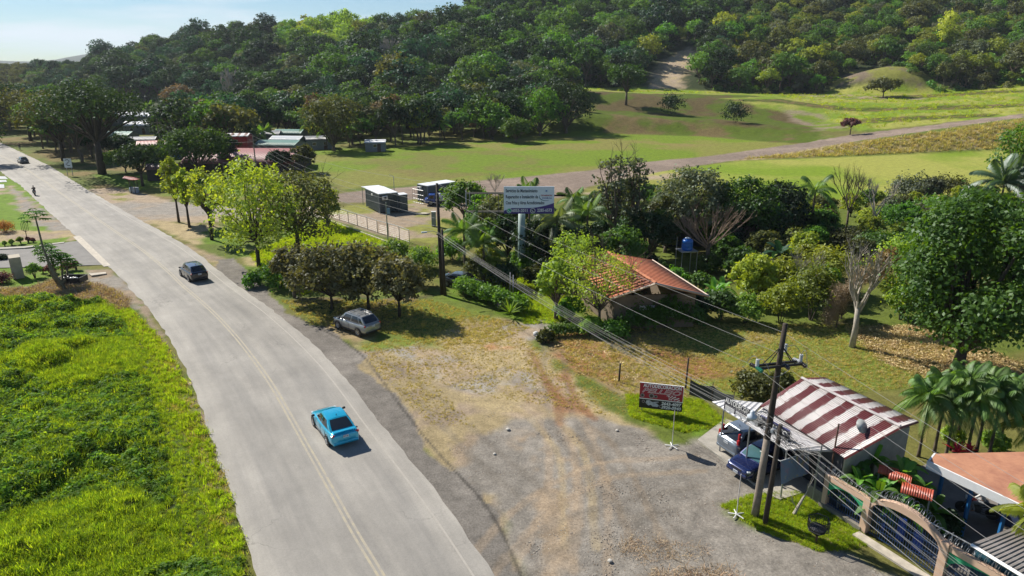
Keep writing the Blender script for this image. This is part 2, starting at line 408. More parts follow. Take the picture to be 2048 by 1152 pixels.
zone([(285,610),(345,715),(385,790),(425,900),(470,1060),(495,1260),(460,1260),(430,1080),(395,930),(350,800),(310,700)], c_dirt*.75, .3, .5, c_grass, n2, .5, .6)
def track(pts, wd, col, amt=.5, gap=None):
    global C
    w_ = smooth_w([tuple(G(*p_))[:2] for p_ in pts])
    for off in ((0,) if gap is None else (-gap/2, gap/2)):
        T_ = np.gradient(w_, axis=0); T_ /= np.linalg.norm(T_, axis=1)[:,None]; q = w_+np.c_[-T_[:,1], T_[:,0]]*off
        mn = q.min(0)-2; mx = q.max(0)+2; k = np.nonzero((GX > mn[0]) & (GX < mx[0]) & (GY > mn[1]) & (GY < mx[1]))[0]
        d = np.full(len(k), 1e9)
        for a, b in zip(q, q[1:]):
            e = b-a; t = np.clip(((GX[k]-a[0])*e[0]+(GY[k]-a[1])*e[1])/(e@e+1e-9), 0, 1); d = np.minimum(d, np.hypot(GX[k]-a[0]-e[0]*t, GY[k]-a[1]-e[1]*t))
        m_ = (1-sstep(wd*.4, wd*1.3, d+(n4[k]-.5)*wd*1.2))*amt*(.35+.9*n2[k]); C[k] = lerp(C[k], np.tile(np.array(col, float), (len(k),1)), np.clip(m_,0,1))
def smooth_w(p_):
    p_ = np.array(p_); d = np.r_[0, np.cumsum(np.hypot(*np.diff(p_, axis=0).T))]; t = np.linspace(0, d[-1], 40); q = np.c_[np.interp(t, d, p_[:,0]), np.interp(t, d, p_[:,1])]
    for _ in range(12): q[1:-1] = (q[:-2]+2*q[1:-1]+q[2:])/4
    return q
for pts, col in (([(1060,670),(1090,760),(1150,850),(1190,960),(1180,1150)], c_dirt*1.1),([(1010,680),(1080,790),(1130,900),(1120,1020),(1060,1150)], c_dirt*1.15),([(820,690),(940,740),(1080,800),(1220,900),(1300,1100)], c_dirt*.7),
 ([(760,690),(900,745),(1060,810),(1150,900),(1160,1100)], c_tan*1.1),([(1100,640),(1110,740),(1120,850),(1230,980),(1420,1150)], c_grav*.65),([(950,1150),(1060,1020),(1200,940),(1400,930)], c_dirt*1.1),([(1000,1160),(1130,1060),(1300,1010),(1480,980)], c_grav*.7),([(740,720),(860,800),(960,900),(1080,1000)], c_grav*.7)):
    track(pts, .26, col*np.array([.93,.90,.86]), .5, 1.5)
for pts in ([(1090,760),(1115,800),(1120,850)],[(1130,740),(1150,800),(1190,840)],[(1060,700),(1110,790),(1180,830)]): track(pts, .35, c_red*.8, .8)
track([(585,632),(635,652),(675,676),(735,708),(738,725),(770,770),(850,880),(905,942),(958,984),(1003,1034),(1012,1088),(1042,1152),(1080,1250)], .10, c_grav*.25, 1.)
# relief: shallow in the open, none near the asphalt
RL = [(640,1500),(575,1260),(510,1152),(483,1060),(452,960),(425,880),(393,790),(352,700),(322,650),(291,607),(271,593),(252,566),(217,533),(146,468),(121,445),(78,406),(40,370),(15,355),(0,342),(-60,308),(-150,285),(-400,252)]
RR = [(1250,1500),(1060,1260),(985,1152),(965,1115),(900,1020),(832,935),(762,850),(715,788),(680,742),(612,675),(540,615),(478,575),(430,535),(375,492),(275,437),(175,380),(100,332),(0,285),(-60,266),(-140,255),(-400,236)]
road_w = np.vstack([poly_w(RL[3:]), poly_w(RR[3:])[::-1]])
dr = sdf(GX, GY, road_w)
rel = -(fbm(GX, GY, 1.3, 3, 31))*.10*sstep(.3, 2.5, dr)*(1-sstep(120, 160, GY))
GZ = GZ+rel
# tufts on the slopes of the terraces: real bumps
GZ = GZ+sstep(165, 200, GY)*(1-sstep(330,360,GY))*(fbm(GX, GY, 2.0, 2, 33)-.5)*.5*(sstep(.1, 1.5, GZ))
i = np.arange(ny-1)[:,None]*na+np.arange(na-1)[None,:]; i = i.ravel()
Fq = np.stack([i, i+1, i+na+1, i+na], 1)
nb = len(GX)
skirt = np.array([(-4200,-400,-1.2),(4200,-400,-1.2),(4200,3900,-1.2),(-4200,3900,-1.2)])
V = np.vstack([np.stack([GX, GY, GZ], 1), skirt]); Fq = np.vstack([Fq, [[nb,nb+1,nb+2,nb+3]]])
def ground_mat():
    m, n, out = nt('ground_surface')
    b = N(n, 'ShaderNodeBsdfPrincipled'); n.links.new(b.outputs[0], out.inputs[0])
    at = N(n, 'ShaderNodeVertexColor', layer_name='soil')
    co = N(n, 'ShaderNodeTexCoord').outputs['Object']
    a = ramp(n, noise(n, .9, co, 8, .75), [(.28, .66), (.72, 1.36)])
    g = ramp(n, noise(n, 9., co, 6, .8), [(.25, .5), (.75, 1.5)])
    c = mixc(n, 1., at.outputs[0], a, 'MULTIPLY'); c = mixc(n, 1., c, g, 'MULTIPLY')
    vo = N(n, 'ShaderNodeTexVoronoi'); vo.inputs['Scale'].default_value = 5.5; n.links.new(co, vo.inputs['Vector'])
    st = ramp(n, vo.outputs['Distance'], [(.05, 1.), (.13, 0.)])
    pk = ramp(n, noise(n, 3., co, 2), [(.56, 0.), (.66, .55)])
    f = N(n, 'ShaderNodeMath', operation='MULTIPLY'); n.links.new(st, f.inputs[0]); n.links.new(pk, f.inputs[1])
    c = mixc(n, f.outputs[0], c, (.42,.38,.32))
    n.links.new(c, b.inputs['Base Color']); b.inputs['Roughness'].default_value = .95; b.inputs['Specular IOR Level'].default_value = .15
    bp = N(n, 'ShaderNodeBump'); bp.inputs['Strength'].default_value = .8; bp.inputs['Distance'].default_value = .06
    n.links.new(noise(n, 6., co, 8, .8), bp.inputs['Height']); n.links.new(bp.outputs[0], b.inputs['Normal'])
    return m
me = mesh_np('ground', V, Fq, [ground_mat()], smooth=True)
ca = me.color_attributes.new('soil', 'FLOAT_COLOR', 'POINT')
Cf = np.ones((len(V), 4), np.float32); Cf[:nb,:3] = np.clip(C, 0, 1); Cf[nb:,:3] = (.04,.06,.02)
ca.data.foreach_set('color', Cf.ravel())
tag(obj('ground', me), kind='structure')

# ================================================================== highway
def resample(pts, step):
    P2 = np.array(pts); d = np.r_[0, np.cumsum(np.hypot(*np.diff(P2, axis=0).T))]
    return d, P2
def smooth_curve(pts, n):
    P2 = np.array(pts, float); d = np.r_[0, np.cumsum(np.hypot(*np.diff(P2, axis=0).T))]
    t = np.linspace(0, d[-1], n); q = np.stack([np.interp(t, d, P2[:,0]), np.interp(t, d, P2[:,1])], 1)
    for _ in range(6): q[1:-1] = (q[:-2]+2*q[1:-1]+q[2:])/4
    return q
NR = 420
Lr = smooth_curve([tuple(P(*p))[:2] for p in RL], NR); Rr = smooth_curve([tuple(P(*p))[:2] for p in RR], NR)
# pair the edges by distance along the left edge
def pair(L, Rt):
    out = []
    j = 0
    T = np.gradient(L, axis=0); T /= np.linalg.norm(T, axis=1)[:,None]
    for k in range(len(L)):
        d = (Rt-L[k]) @ T[k]; j = int(np.argmin(np.abs(d)+.02*np.linalg.norm(Rt-L[k], axis=1))); out.append(Rt[j])
    o = np.array(out)
    for _ in range(10): o[1:-1] = (o[:-2]+2*o[1:-1]+o[2:])/4
    return o
RrP = pair(Lr, Rr)
dist = np.r_[0, np.cumsum(np.hypot(*np.diff((Lr+RrP)/2, axis=0).T))]
def ribbon(name, fa, fb, z, mat, k=8, rag=0.0, s0=0, s1=None):
    s1 = s1 or NR; V = []; UV = []
    for i2 in range(s0, s1):
        for j in range(k+1):
            t = fa+(fb-fa)*j/k; w = RrP[i2]-Lr[i2]
            p = Lr[i2]+w*t
            if rag and j in (0, k):
                wl = np.linalg.norm(w); q = (float(fbm(dist[i2], j*9, 1.1, 3, 7))-.5)*2*rag/wl
                p = p + w*q
            V.append((p[0], p[1], z)); UV.append((t, dist[i2]))
    F4 = []; K = k+1
    for i2 in range(s1-s0-1):
        for j in range(k): F4.append((i2*K+j, i2*K+j+1, (i2+1)*K+j+1, (i2+1)*K+j))
    me = mesh_np(name, V, F4, [mat])
    uv = me.uv_layers.new(name='UVMap'); li = np.array(F4).ravel(); uv.data.foreach_set('uv', np.array(UV, np.float32)[li].ravel())
    return obj(name, me)
def road_mat():
    m, n, out = nt('worn_asphalt')
    b = N(n, 'ShaderNodeBsdfPrincipled'); n.links.new(b.outputs[0], out.inputs[0])
    uv = N(n, 'ShaderNodeUVMap').outputs[0]; co = N(n, 'ShaderNodeTexCoord').outputs['Object']
    mp = N(n, 'ShaderNodeMapping'); mp.inputs['Scale'].default_value = (14, .09, 1); n.links.new(uv, mp.inputs[0])
    s = noise(n, 1., mp.outputs[0], 4, .6)
    sx = N(n, 'ShaderNodeSeparateXYZ'); n.links.new(uv, sx.inputs[0])
    # dusty edges, darker wheel tracks
    tr = ramp(n, sx.outputs[0], [(0., .62), (.10, .55), (.24, .30), (.36, .42), (.47, .36), (.58, .48), (.66, .40), (.80, .28), (.92, .55), (1., .60)])
    a = N(n, 'ShaderNodeMath', operation='ADD'); n.links.new(tr, a.inputs[0])
    s2 = ramp(n, s, [(.3, -.0), (.7, .4)]); n.links.new(s2, a.inputs[1])
    c = mixc(n, a.outputs[0], (.155,.150,.142), (.345,.322,.282))
    mp2 = N(n, 'ShaderNodeMapping'); mp2.inputs['Scale'].default_value = (2.2, .16, 1); n.links.new(uv, mp2.inputs[0])
    c = mixc(n, 1., c, ramp(n, noise(n, 1., mp2.outputs[0], 5, .65), [(.3, .76), (.7, 1.16)]), 'MULTIPLY')
    c = mixc(n, 1., c, ramp(n, noise(n, 14., co, 5, .8), [(.3, .84), (.7, 1.12)]), 'MULTIPLY')
    vc = N(n, 'ShaderNodeTexVoronoi', feature='DISTANCE_TO_EDGE'); vc.inputs['Scale'].default_value = .30
    wp = N(n, 'ShaderNodeTexNoise'); wp.inputs['Scale'].default_value = .8; wp.inputs['Detail'].default_value = 5; n.links.new(co, wp.inputs['Vector'])
    va = N(n, 'ShaderNodeVectorMath', operation='MULTIPLY_ADD'); n.links.new(wp.outputs['Color'], va.inputs[0]); va.inputs[1].default_value = (2.2,2.2,0); n.links.new(co, va.inputs[2]); n.links.new(va.outputs[0], vc.inputs['Vector'])
    ck = ramp(n, vc.outputs[0], [(.003, .72), (.009, 1.)]); sel = ramp(n, noise(n, .13, co, 2), [(.56, 0.), (.62, 1.)])
    c = mixc(n, sel, c, mixc(n, 1., c, ck, 'MULTIPLY'))
    c = mixc(n, ramp(n, noise(n, .45, co, 4, .8), [(.66, 0.), (.72, .35)]), c, (.10,.095,.09))
    n.links.new(c, b.inputs['Base Color']); b.inputs['Roughness'].default_value = .82; b.inputs['Specular IOR Level'].default_value = .4
    bp = N(n, 'ShaderNodeBump'); bp.inputs['Strength'].default_value = .35; bp.inputs['Distance'].default_value = .01
    n.links.new(noise(n, 40., co, 3), bp.inputs['Height']); n.links.new(bp.outputs[0], b.inputs['Normal'])
    return m
def line_mat(name, col, lo, hi, base=(.23,.215,.19)):
    m, n, out = nt(name)
    b = N(n, 'ShaderNodeBsdfPrincipled'); n.links.new(b.outputs[0], out.inputs[0])
    co = N(n, 'ShaderNodeTexCoord').outputs['Object']
    c = mixc(n, ramp(n, noise(n, 2.2, co, 6, .8), [(lo, 1.), (hi, 0.)]), base, col)
    n.links.new(c, b.inputs['Base Color']); b.inputs['Roughness'].default_value = .8; return m
RM = road_mat()
tag(ribbon('highway', 0, 1, .030, RM, 12, .20), kind='structure')
ym = line_mat('worn_yellow_paint', (.37,.325,.22), .36, .64, (.27,.25,.22))
wm = line_mat('worn_white_paint', (.36,.335,.295), .36, .60, (.31,.288,.25))
CEN = .495
tag(ribbon('road_marking', CEN-.016, CEN-.003, .036, ym, 1), kind='structure')
tag(ribbon('road_marking', CEN+.011, CEN+.024, .036, ym, 1), kind='structure')
tag(ribbon('road_marking', .900, .911, .036, wm, 1), kind='structure')
# driveway, its concrete lip and slabs
def sheet(name, pts, z, mat, th=0., sub=True):
    mb = MB(); q = [tuple(P(*p, 0))[:2]+(z,) for p in pts]
    if th: mb.slab(q, th)
    else: mb.face(q)
    o = mb.build(name, mat); return o
asph = paint('old_asphalt', (.20,.19,.175), .85, wear=.3, scale=.6, bump=.4)
conc = paint('concrete', (.42,.39,.33), .85, wear=.3, scale=1.2, bump=.3, bscale=25)
tag(sheet('driveway', [(-300,512),(60,498),(140,484),(160,482),(212,530),(110,533),(-300,545)], .035, asph), kind='structure')
tag(sheet('kerb', [(146,474),(160,472),(222,532),(208,534)], .05, paint('pale_concrete', (.55,.49,.40), .85, wear=.35, scale=2.5), .05), kind='structure')
tag(sheet('kerb', [(-300,510),(50,494),(130,485),(128,487),(50,497),(-300,514)], .10, conc, .12), kind='structure')
tag(sheet('slab', [(178,549),(212,546),(213,549),(183,553)], .12, paint('pale_concrete', (.55,.49,.40)), .12), kind='structure')
tag(sheet('forecourt', [(1395,880),(1450,838),(1700,925),(1660,955),(1640,965),(1610,985),(1560,1000),(1535,990)], .045, conc, .10), kind='structure')
# slabs at the far left, puddle glare put into their white colour
wpm = paint('glare_white_slab', (.75,.76,.78), .3, wear=.3, scale=2)
for q in ([(-40,352),(10,353),(16,358),(-40,359)], [(-40,361),(12,360),(14,364),(-40,366)], [(-40,369),(8,369),(9,376),(-40,378)]):
    tag(sheet('pavement', q, .03, wpm, .02), kind='structure')
# distant blue ridge
Xs = np.linspace(-2600, 900, 140); Vh = []
for x in Xs:
    h = 26+26*float(fbm(x, 3, 420, 4, 9))+30*math.exp(-((x+1880)/160)**2)
    for dy, hh2 in ((-420,-2),(-150,h*.6),(0,h),(300,-2)): Vh.append((x, 3300+dy, hh2))
Fh = [(i2*4+j, i2*4+j+1, (i2+1)*4+j+1, (i2+1)*4+j) for i2 in range(139) for j in range(3)]
hm = paint('distant_woods', (.035,.055,.03), 1., wear=.4, scale=.01)
tag(obj('hills', mesh_np('hills', Vh, Fh, [hm], smooth=True)), kind='structure')
# ================================================================== plant generators
def unit(v): return v/np.maximum(np.linalg.norm(v, axis=1, keepdims=True), 1e-9)
def leaf_faces(c, nrm, size, r, aspect=.62):
    """kite-shaped leaf clusters at points c facing nrm"""
    n = len(c); t = unit(np.cross(nrm, r.normal(size=(n,3)))); b = np.cross(unit(nrm), t)
    s = (size*r.uniform(.6, 1.35, n))[:,None]
    droop = unit(nrm)*s*.22
    v = np.stack([c-t*s*.5, c+b*s*aspect*.5-droop*.2, c+t*s*.5-droop, c-b*s*aspect*.5-droop*.2], 1).reshape(-1,3)
    return v, np.arange(4*n).reshape(n,4)
def crown_geo(lobes, ncl, nlf, cr, ls, seed, up=.35, shell=(.62, 1.02), aspect=.62, zsq=.8):
    """lobes: [(centre, (rx,ry,rz))]; ncl clumps per unit lobe, nlf leaves per clump"""
    r = np.random.default_rng(seed); V = []
    for c, rad in lobes:
        k = max(3, int(ncl)); d = unit(r.normal(size=(k,3))); d[:,2] = np.where(d[:,2] < -.35, -d[:,2], d[:,2])
        rr = r.uniform(shell[0], shell[1], k)[:,None]; cc = np.array(c)+d*rr*np.array(rad)
        scale = r.uniform(.6, 1.4, k)
        L = np.repeat(cc, nlf, 0); D = np.repeat(d, nlf, 0); S = np.repeat(scale, nlf)[:,None]
        off = r.normal(size=L.shape)*cr*S; off[:,2] *= zsq
        nn = unit(D+r.normal(size=L.shape)*.55+np.array([0,0,up]))
        V.append((L+off, nn))
    c = np.vstack([v[0] for v in V]); nn = np.vstack([v[1] for v in V])
    return leaf_faces(c, nn, ls, r, aspect)
def make_lobes(H, W, base, n, r, shape='round', irr=0.):
    """lobe centres filling a crown W wide from height base to H"""
    out = []; hc = (H-base)/2; zc = base+hc
    for i in range(n):
        a = i*2.39996+r.uniform(-.4,.4); q = math.sqrt((i+.5)/n)
        if shape == 'flat': z = H-hc*.55-q*q*hc*.7+r.uniform(-.25,.25)*hc; rad = W*r.uniform(.16,.24); x = (W/2-rad)*q*1.05; rz = rad*.55
        elif shape == 'tall': z = base+(H-base)*((i+.5)/n)*.9+.05*H; q2 = .35+.65*math.sin(PI*min(1,(z-base)/(H-base)*.9+.08)); rad = W*r.uniform(.18,.27); x = (W/2-rad)*q2*r.uniform(.3,1); rz = rad*.9
        else: ph = math.acos(1-1.72*(i+.5)/n); rad = W*r.uniform(.15-.2*irr*.3,.24); x = (W/2-rad)*math.sin(ph)*r.uniform(1-irr,1+irr*.6); z = zc+(hc-rad*.7)*math.cos(ph); rz = rad*.85
        out.append(((x*math.cos(a)+r.uniform(-.1,.1)*W*.3, x*math.sin(a)+r.uniform(-.1,.1)*W*.3, z), (rad, rad, rz)))
    return out
def limb_geo(mb, lobes, fork, r0, r, lean=(0,0), k=7, m=0):
    top = Vector((lean[0]*fork, lean[1]*fork, fork))
    mb.tube([(0,0,-.3), (lean[0]*fork*.4+r.uniform(-.05,.05), lean[1]*fork*.4, fork*.5), top], [r0*1.25, r0, r0*.8], k, m)
    for c, rad in lobes:
        c = Vector(c); mid = top.lerp(c, .5)+Vector((r.uniform(-.1,.1),r.uniform(-.1,.1),r.uniform(.0,.12)))*(c-top).length
        a = top+Vector((0,0,-fork*.1*r.random()))
        mb.tube([a, mid, c, c+(c-mid)*.35], [r0*.55, r0*.34, r0*.16, .02], 5, m, cap=False)
def twig_geo(mb, p, d, L, rad, depth, r, m=0, spread=.6, up=.15, kids=(2,4)):
    """bare branching wood"""
    q = p+d*L*.5+Vector((r.uniform(-1,1),r.uniform(-1,1),r.uniform(-1,1)))*L*.07
    e = p+d*L
    mb.tube([p, q, e], [rad, rad*.8, rad*.6], 5 if rad > .04 else 3, m, cap=False)
    if depth <= 0: return
    for i in range(r.randint(*kids)):
        s = p.lerp(e, r.uniform(.45, 1.0)) if i else e
        nd = (d+Vector((r.uniform(-1,1),r.uniform(-1,1),r.uniform(-.5,1)))*spread+Vector((0,0,up))).normalized()
        twig_geo(mb, s, nd, L*r.uniform(.55,.8), max(rad*.6, .012), depth-1, r, m, spread, up, kids)
bark = paint('grey_brown_bark', (.16,.125,.09), .95, wear=.45, scale=3, bump=.5)
bark_d = paint('dark_bark', (.075,.058,.042), .95, wear=.4, scale=3, bump=.5)
bark_p = paint('pale_bark', (.46,.41,.34), .9, wear=.4, scale=3)
L_dark = leafm('leaf_dark', (.010,.026,.008), (.022,.042,.010), .30)
L_mid = leafm('leaf_mid', (.026,.064,.008), (.052,.100,.011), .42)
L_green = leafm('leaf_green', (.042,.105,.010), (.070,.145,.012), .45)
L_dusty = leafm('leaf_dusty', (.060,.058,.026), (.095,.095,.040), .34)
L_yel = leafm('leaf_yellow_green', (.10,.14,.014), (.165,.185,.02), .45)
L_lime = leafm('leaf_lime', (.10,.17,.02), (.15,.21,.025), .48)
L_olive = leafm('leaf_olive', (.045,.056,.014), (.075,.080,.020), .36)
L_brown = leafm('leaf_brown', (.070,.055,.030), (.100,.080,.035), .3, tcol=(1.4,1.1,.7))
L_teal = leafm('leaf_bluish', (.013,.040,.018), (.026,.060,.024), .32, tcol=(1.3,1.5,.8))
L_grey = leafm('leaf_greyish', (.060,.078,.038), (.080,.090,.055), .3)
L_bright = leafm('leaf_bright_yellow', (.30,.36,.03), (.42,.46,.04), .4, tcol=(1.2,1.2,.4))
L_red = leafm('leaf_red', (.35,.02,.035), (.45,.03,.05), .3, tcol=(1.4,.6,.6))
L_purple = leafm('leaf_purple', (.085,.038,.032), (.11,.055,.042), .3, tcol=(1.5,.8,.7))
L_orange = leafm('leaf_orange', (.25,.10,.02), (.12,.10,.02), .35, tcol=(1.5,1.0,.5))
L_straw = leafm('leaf_straw', (.36,.27,.13), (.26,.20,.10), .3, tcol=(1.2,1.05,.8))
L_banana = leafm('leaf_banana', (.07,.17,.02), (.11,.22,.03), .5)
L_palm = leafm('leaf_palm', (.05,.10,.016), (.08,.14,.022), .4, gloss=.03)
def tree(name, base, H, W, leaf, label, cat='tree', group=None, cb=.3, n=16, ncl=16, nlf=12, cr=None, ls=.3, shape='round', bk=None, r0=None, seed=None, lean=(0,0), twigs=0, fork=None, irr=.12):
    seed = seed if seed is not None else int(abs(base[0]*131+base[1]*17))+n
    r = random.Random(seed)
    t = empty(name, base, r.uniform(0,6), label, cat, group)
    lb = make_lobes(H, W, H*cb, n, r, shape, irr)
    lb = [((c[0]+lean[0]*c[2], c[1]+lean[1]*c[2], c[2]), q) for c, q in lb]
    mb = MB(); limb_geo(mb, lb, fork or H*cb*.9, r0 or H*.028+.03, r, lean)
    if twigs:
        for c, q in lb[::2]:
            twig_geo(mb, Vector(c), (Vector(c)-Vector((0,0,H*cb))).normalized(), q[0]*1.1, .035, 2, r, spread=.8)
    mb.build('trunk', bk or bark, t, smooth=True)
    v, f = crown_geo(lb, ncl, nlf, cr or W*.035, ls, seed)
    obj('crown', mesh_np('crown', v, f, [leaf]), t)
    return t
def bush(name, base, H, W, leaf, label, cat='bush', group=None, n=7, ncl=16, nlf=12, ls=.2, seed=None, D=None, rz=None):
    seed = seed if seed is not None else int(abs(base[0]*77+base[1]*31))
    r = random.Random(seed)
    t = empty(name, base, r.uniform(0,6) if rz is None else rz, label, cat, group)
    lb = []
    for i in range(n):
        a = i*2.4; q = math.sqrt((i+.3)/n); rad = W*r.uniform(.2,.3)
        x = (W/2-rad)*q; rz2 = min(rad, H*.42)
        z = max(rz2*.7, H*(1-.35*q)-rz2)
        cx, cy = x*math.cos(a), x*math.sin(a)*((D/W) if D else 1)
        lb.append(((cx, cy, z), (rad, rad*((D/W)**.5 if D else 1), rz2)))
    mb = MB()
    for c, q in lb[:5]: mb.tube([(c[0]*.15, c[1]*.15, -.1), (c[0]*.6, c[1]*.6, c[2]*.5), c], [.05,.035,.015], 4)
    mb.build('stem', bark_d, t)
    v, f = crown_geo(lb, ncl, nlf, W*.05, ls, seed, shell=(.55,1.05))
    obj('foliage', mesh_np('foliage', v, f, [leaf]), t)
    return t
def frond_geo(mb, p, az, L, rise, droop, nl, ll, m=0, wid=.05, fold=.5, r=random):
    """feather leaf: curved midrib with two rows of leaflets"""
    d = Vector((math.cos(az), math.sin(az), 0)); s = Vector((-d.y, d.x, 0)); pts = []
    for i in range(9):
        t = i/8; pts.append(p+d*L*(t*math.cos(rise)+.0)*(1-.12*t)+Vector((0,0,L*(math.sin(rise)*t-droop*t*t))))
    mb.tube(pts, [.03*(1-i/9.5)+.006 for i in range(9)], 3, m, cap=False)
    for i in range(nl):
        t = (i+1.2)/(nl+1.2); q = t*8; k = min(int(q), 7); c = pts[k].lerp(pts[k+1], q-k)
        ax = (pts[k+1]-pts[k]).normalized(); l = ll*math.sin(PI*min(.97,(t*.86+.10)))**.6*r.uniform(.85,1.1)
        for sg in (-1, 1):
            dr = (s*sg*.8+ax*.55+Vector((0,0,-fold-.25*t))).normalized()
            e = c+dr*l+Vector((0,0,-l*.25)); mid = c+dr*l*.5
            w2 = ax*wid*.5
            mb.face([c-w2, mid-w2*1.2, e, mid+w2*1.2, c+w2], m) if False else mb.face([c-w2, mid-w2*1.3, e, mid+w2*1.3], m)
def palm(name, base, H, L, label, cat='palm', group=None, nf=16, nl=26, ll=.6, leaf=None, bend=(0,0), rr=(.1,1.15), droop=.55, r0=.15, seed=1, wid=.06, dead=0, bk=None, crownshaft=False):
    r = random.Random(seed); t = empty(name, base, 0, label, cat, group)
    mb = MB(); top = Vector((bend[0], bend[1], H))
    pts = [Vector((bend[0]*(k/8)**1.6, bend[1]*(k/8)**1.6, H*k/8-.15)) for k in range(9)]
    mb.tube(pts, [r0*(1.35-.45*min(1,k/2)) if k < 2 else r0*(.95-.02*k) for k in range(9)], 9)
    mb.build('trunk', bk or bark, t, smooth=True)
    if crownshaft:
        cs = MB(); cs.tube([top-Vector((0,0,.1)), top+Vector((0,0,.55))], [r0*1.0, r0*.55], 8); cs.build('crownshaft', paint('crownshaft_green', (.12,.20,.05), .5), t, smooth=True); top = top+Vector((0,0,.5))
    for k in range(nf):
        fb = MB(); q = k/(nf-1); az = k*2.4+r.uniform(-.2,.2)
        rise = rr[1]+(rr[0]-rr[1])*q
        frond_geo(fb, Vector(top), az, L*r.uniform(.85,1.08), rise, droop*(.6+.6*q), nl, ll, 0, wid, .45, r)
        fb.build('frond', leaf or L_palm, t)
    for k in range(dead):
        fb = MB(); frond_geo(fb, Vector(top)-Vector((0,0,.1)), k*1.9+.5, L*.8, -.9, .35, 16, ll*.7, 0, wid, .5, r); fb.build('dead_frond', L_straw, t)
    return t
def blade_geo(mb, p, az, L, W, rise, droop, m=0, r=random, tears=True):
    """broad banana leaf with a channelled midrib and ragged edges"""
    d = Vector((math.cos(az), math.sin(az), 0)); s = Vector((-d.y, d.x, 0)); n = 9
    P0 = [p+d*L*t*math.cos(rise)+Vector((0,0,L*(math.sin(rise)*t-droop*t*t))) for t in [i/n for i in range(n+1)]]
    for i in range(n):
        w0 = W*.5*math.sin(PI*(.06+.90*i/n))**.6; w1 = W*.5*math.sin(PI*(.06+.90*(i+1)/n))**.6
        for sg in (-1,1):
            up = Vector((0,0,.28))
            j = r.uniform(.8,1.05) if tears else 1
            mb.face([P0[i], P0[i+1], P0[i+1]+s*sg*w1*j+up*w1, P0[i]+s*sg*w0*r.uniform(.85,1.05)+up*w0], m)
    mb.tube([q-Vector((0,0,.015)) for q in P0], [.03*(1-i/(n+2)) for i in range(n+1)], 3, m, cap=False)
def banana(name, base, H, label, n=8, L=2.0, W=.5, group=None, seed=3, leaf=None, cat='banana plant', stems=1):
    r = random.Random(seed); t = empty(name, base, r.uniform(0,6), label, cat, group)
    for q in range(stems):
        ox, oy = (r.uniform(-.5,.5)*(stems>1)*1.3, r.uniform(-.5,.5)*(stems>1)*1.3); h = H*r.uniform(.7,1)
        mb = MB(); mb.tube([(ox,oy,-.1), (ox,oy,h*.5), (ox*1.1,oy*1.1,h)], [.14,.11,.07], 8); mb.build('stem', paint('banana_stem', (.16,.17,.07), .7, wear=.4), t, smooth=True)
        for k in range(n):
            fb = MB(); blade_geo(fb, Vector((ox*1.1,oy*1.1,h*.95)), k*2.4+r.uniform(-.3,.3), L*r.uniform(.75,1.05), W, 1.25-.95*k/n, .35+.5*k/n, 0, r)
            fb.build('leaf', leaf or L_banana, t)
    return t
# ------------------------------------------------------------------ scatter (only for stuff nobody could count)
def proto_coll(name, meshes):
    c = bpy.data.collections.new(name)
    for k, me in enumerate(meshes):
        o = bpy.data.objects.new('%s_%02d' % (name, k), me); c.objects.link(o)
    return c
def scatter(name, pts, scl, coll, nproto, seed=0, mat=None, tilt=.12):
    r = np.random.default_rng(seed); n = len(pts)
    me = bpy.data.meshes.new(name); me.vertices.add(n); me.vertices.foreach_set('co', np.asarray(pts, np.float32).ravel())
    a = me.attributes.new('scl', 'FLOAT', 'POINT'); a.data.foreach_set('value', np.asarray(scl, np.float32))
    a = me.attributes.new('rot', 'FLOAT_VECTOR', 'POINT')
    rt = np.stack([r.normal(size=n)*tilt, r.normal(size=n)*tilt, r.uniform(0, 6.283, n)], 1); a.data.foreach_set('vector', rt.astype(np.float32).ravel())
    a = me.attributes.new('pick', 'INT', 'POINT'); a.data.foreach_set('value', r.integers(0, nproto, n).astype(np.int32))
    o = obj(name, me)
    g = bpy.data.node_groups.new(name, 'GeometryNodeTree')
    g.interface.new_socket('Geometry', in_out='INPUT', socket_type='NodeSocketGeometry'); g.interface.new_socket('Geometry', in_out='OUTPUT', socket_type='NodeSocketGeometry')
    gi = g.nodes.new('NodeGroupInput'); go = g.nodes.new('NodeGroupOutput')
    ip = g.nodes.new('GeometryNodeInstanceOnPoints'); ci = g.nodes.new('GeometryNodeCollectionInfo')
    ci.inputs['Collection'].default_value = coll; ci.inputs['Separate Children'].default_value = True; ci.inputs['Reset Children'].default_value = True
    def at(nm, ty):
        q = g.nodes.new('GeometryNodeInputNamedAttribute'); q.data_type = ty; q.inputs['Name'].default_value = nm; return q.outputs[0]
    L = g.links.new
    L(gi.outputs[0], ip.inputs['Points']); L(ci.outputs[0], ip.inputs['Instance']); ip.inputs['Pick Instance'].default_value = True
    L(at('pick', 'INT'), ip.inputs['Instance Index']); L(at('scl', 'FLOAT'), ip.inputs['Scale']); L(at('rot', 'FLOAT_VECTOR'), ip.inputs['Rotation'])
    L(ip.outputs[0], go.inputs[0])
    md = o.modifiers.new('scatter', 'NODES'); md.node_group = g
    return tag(o, kind='stuff')
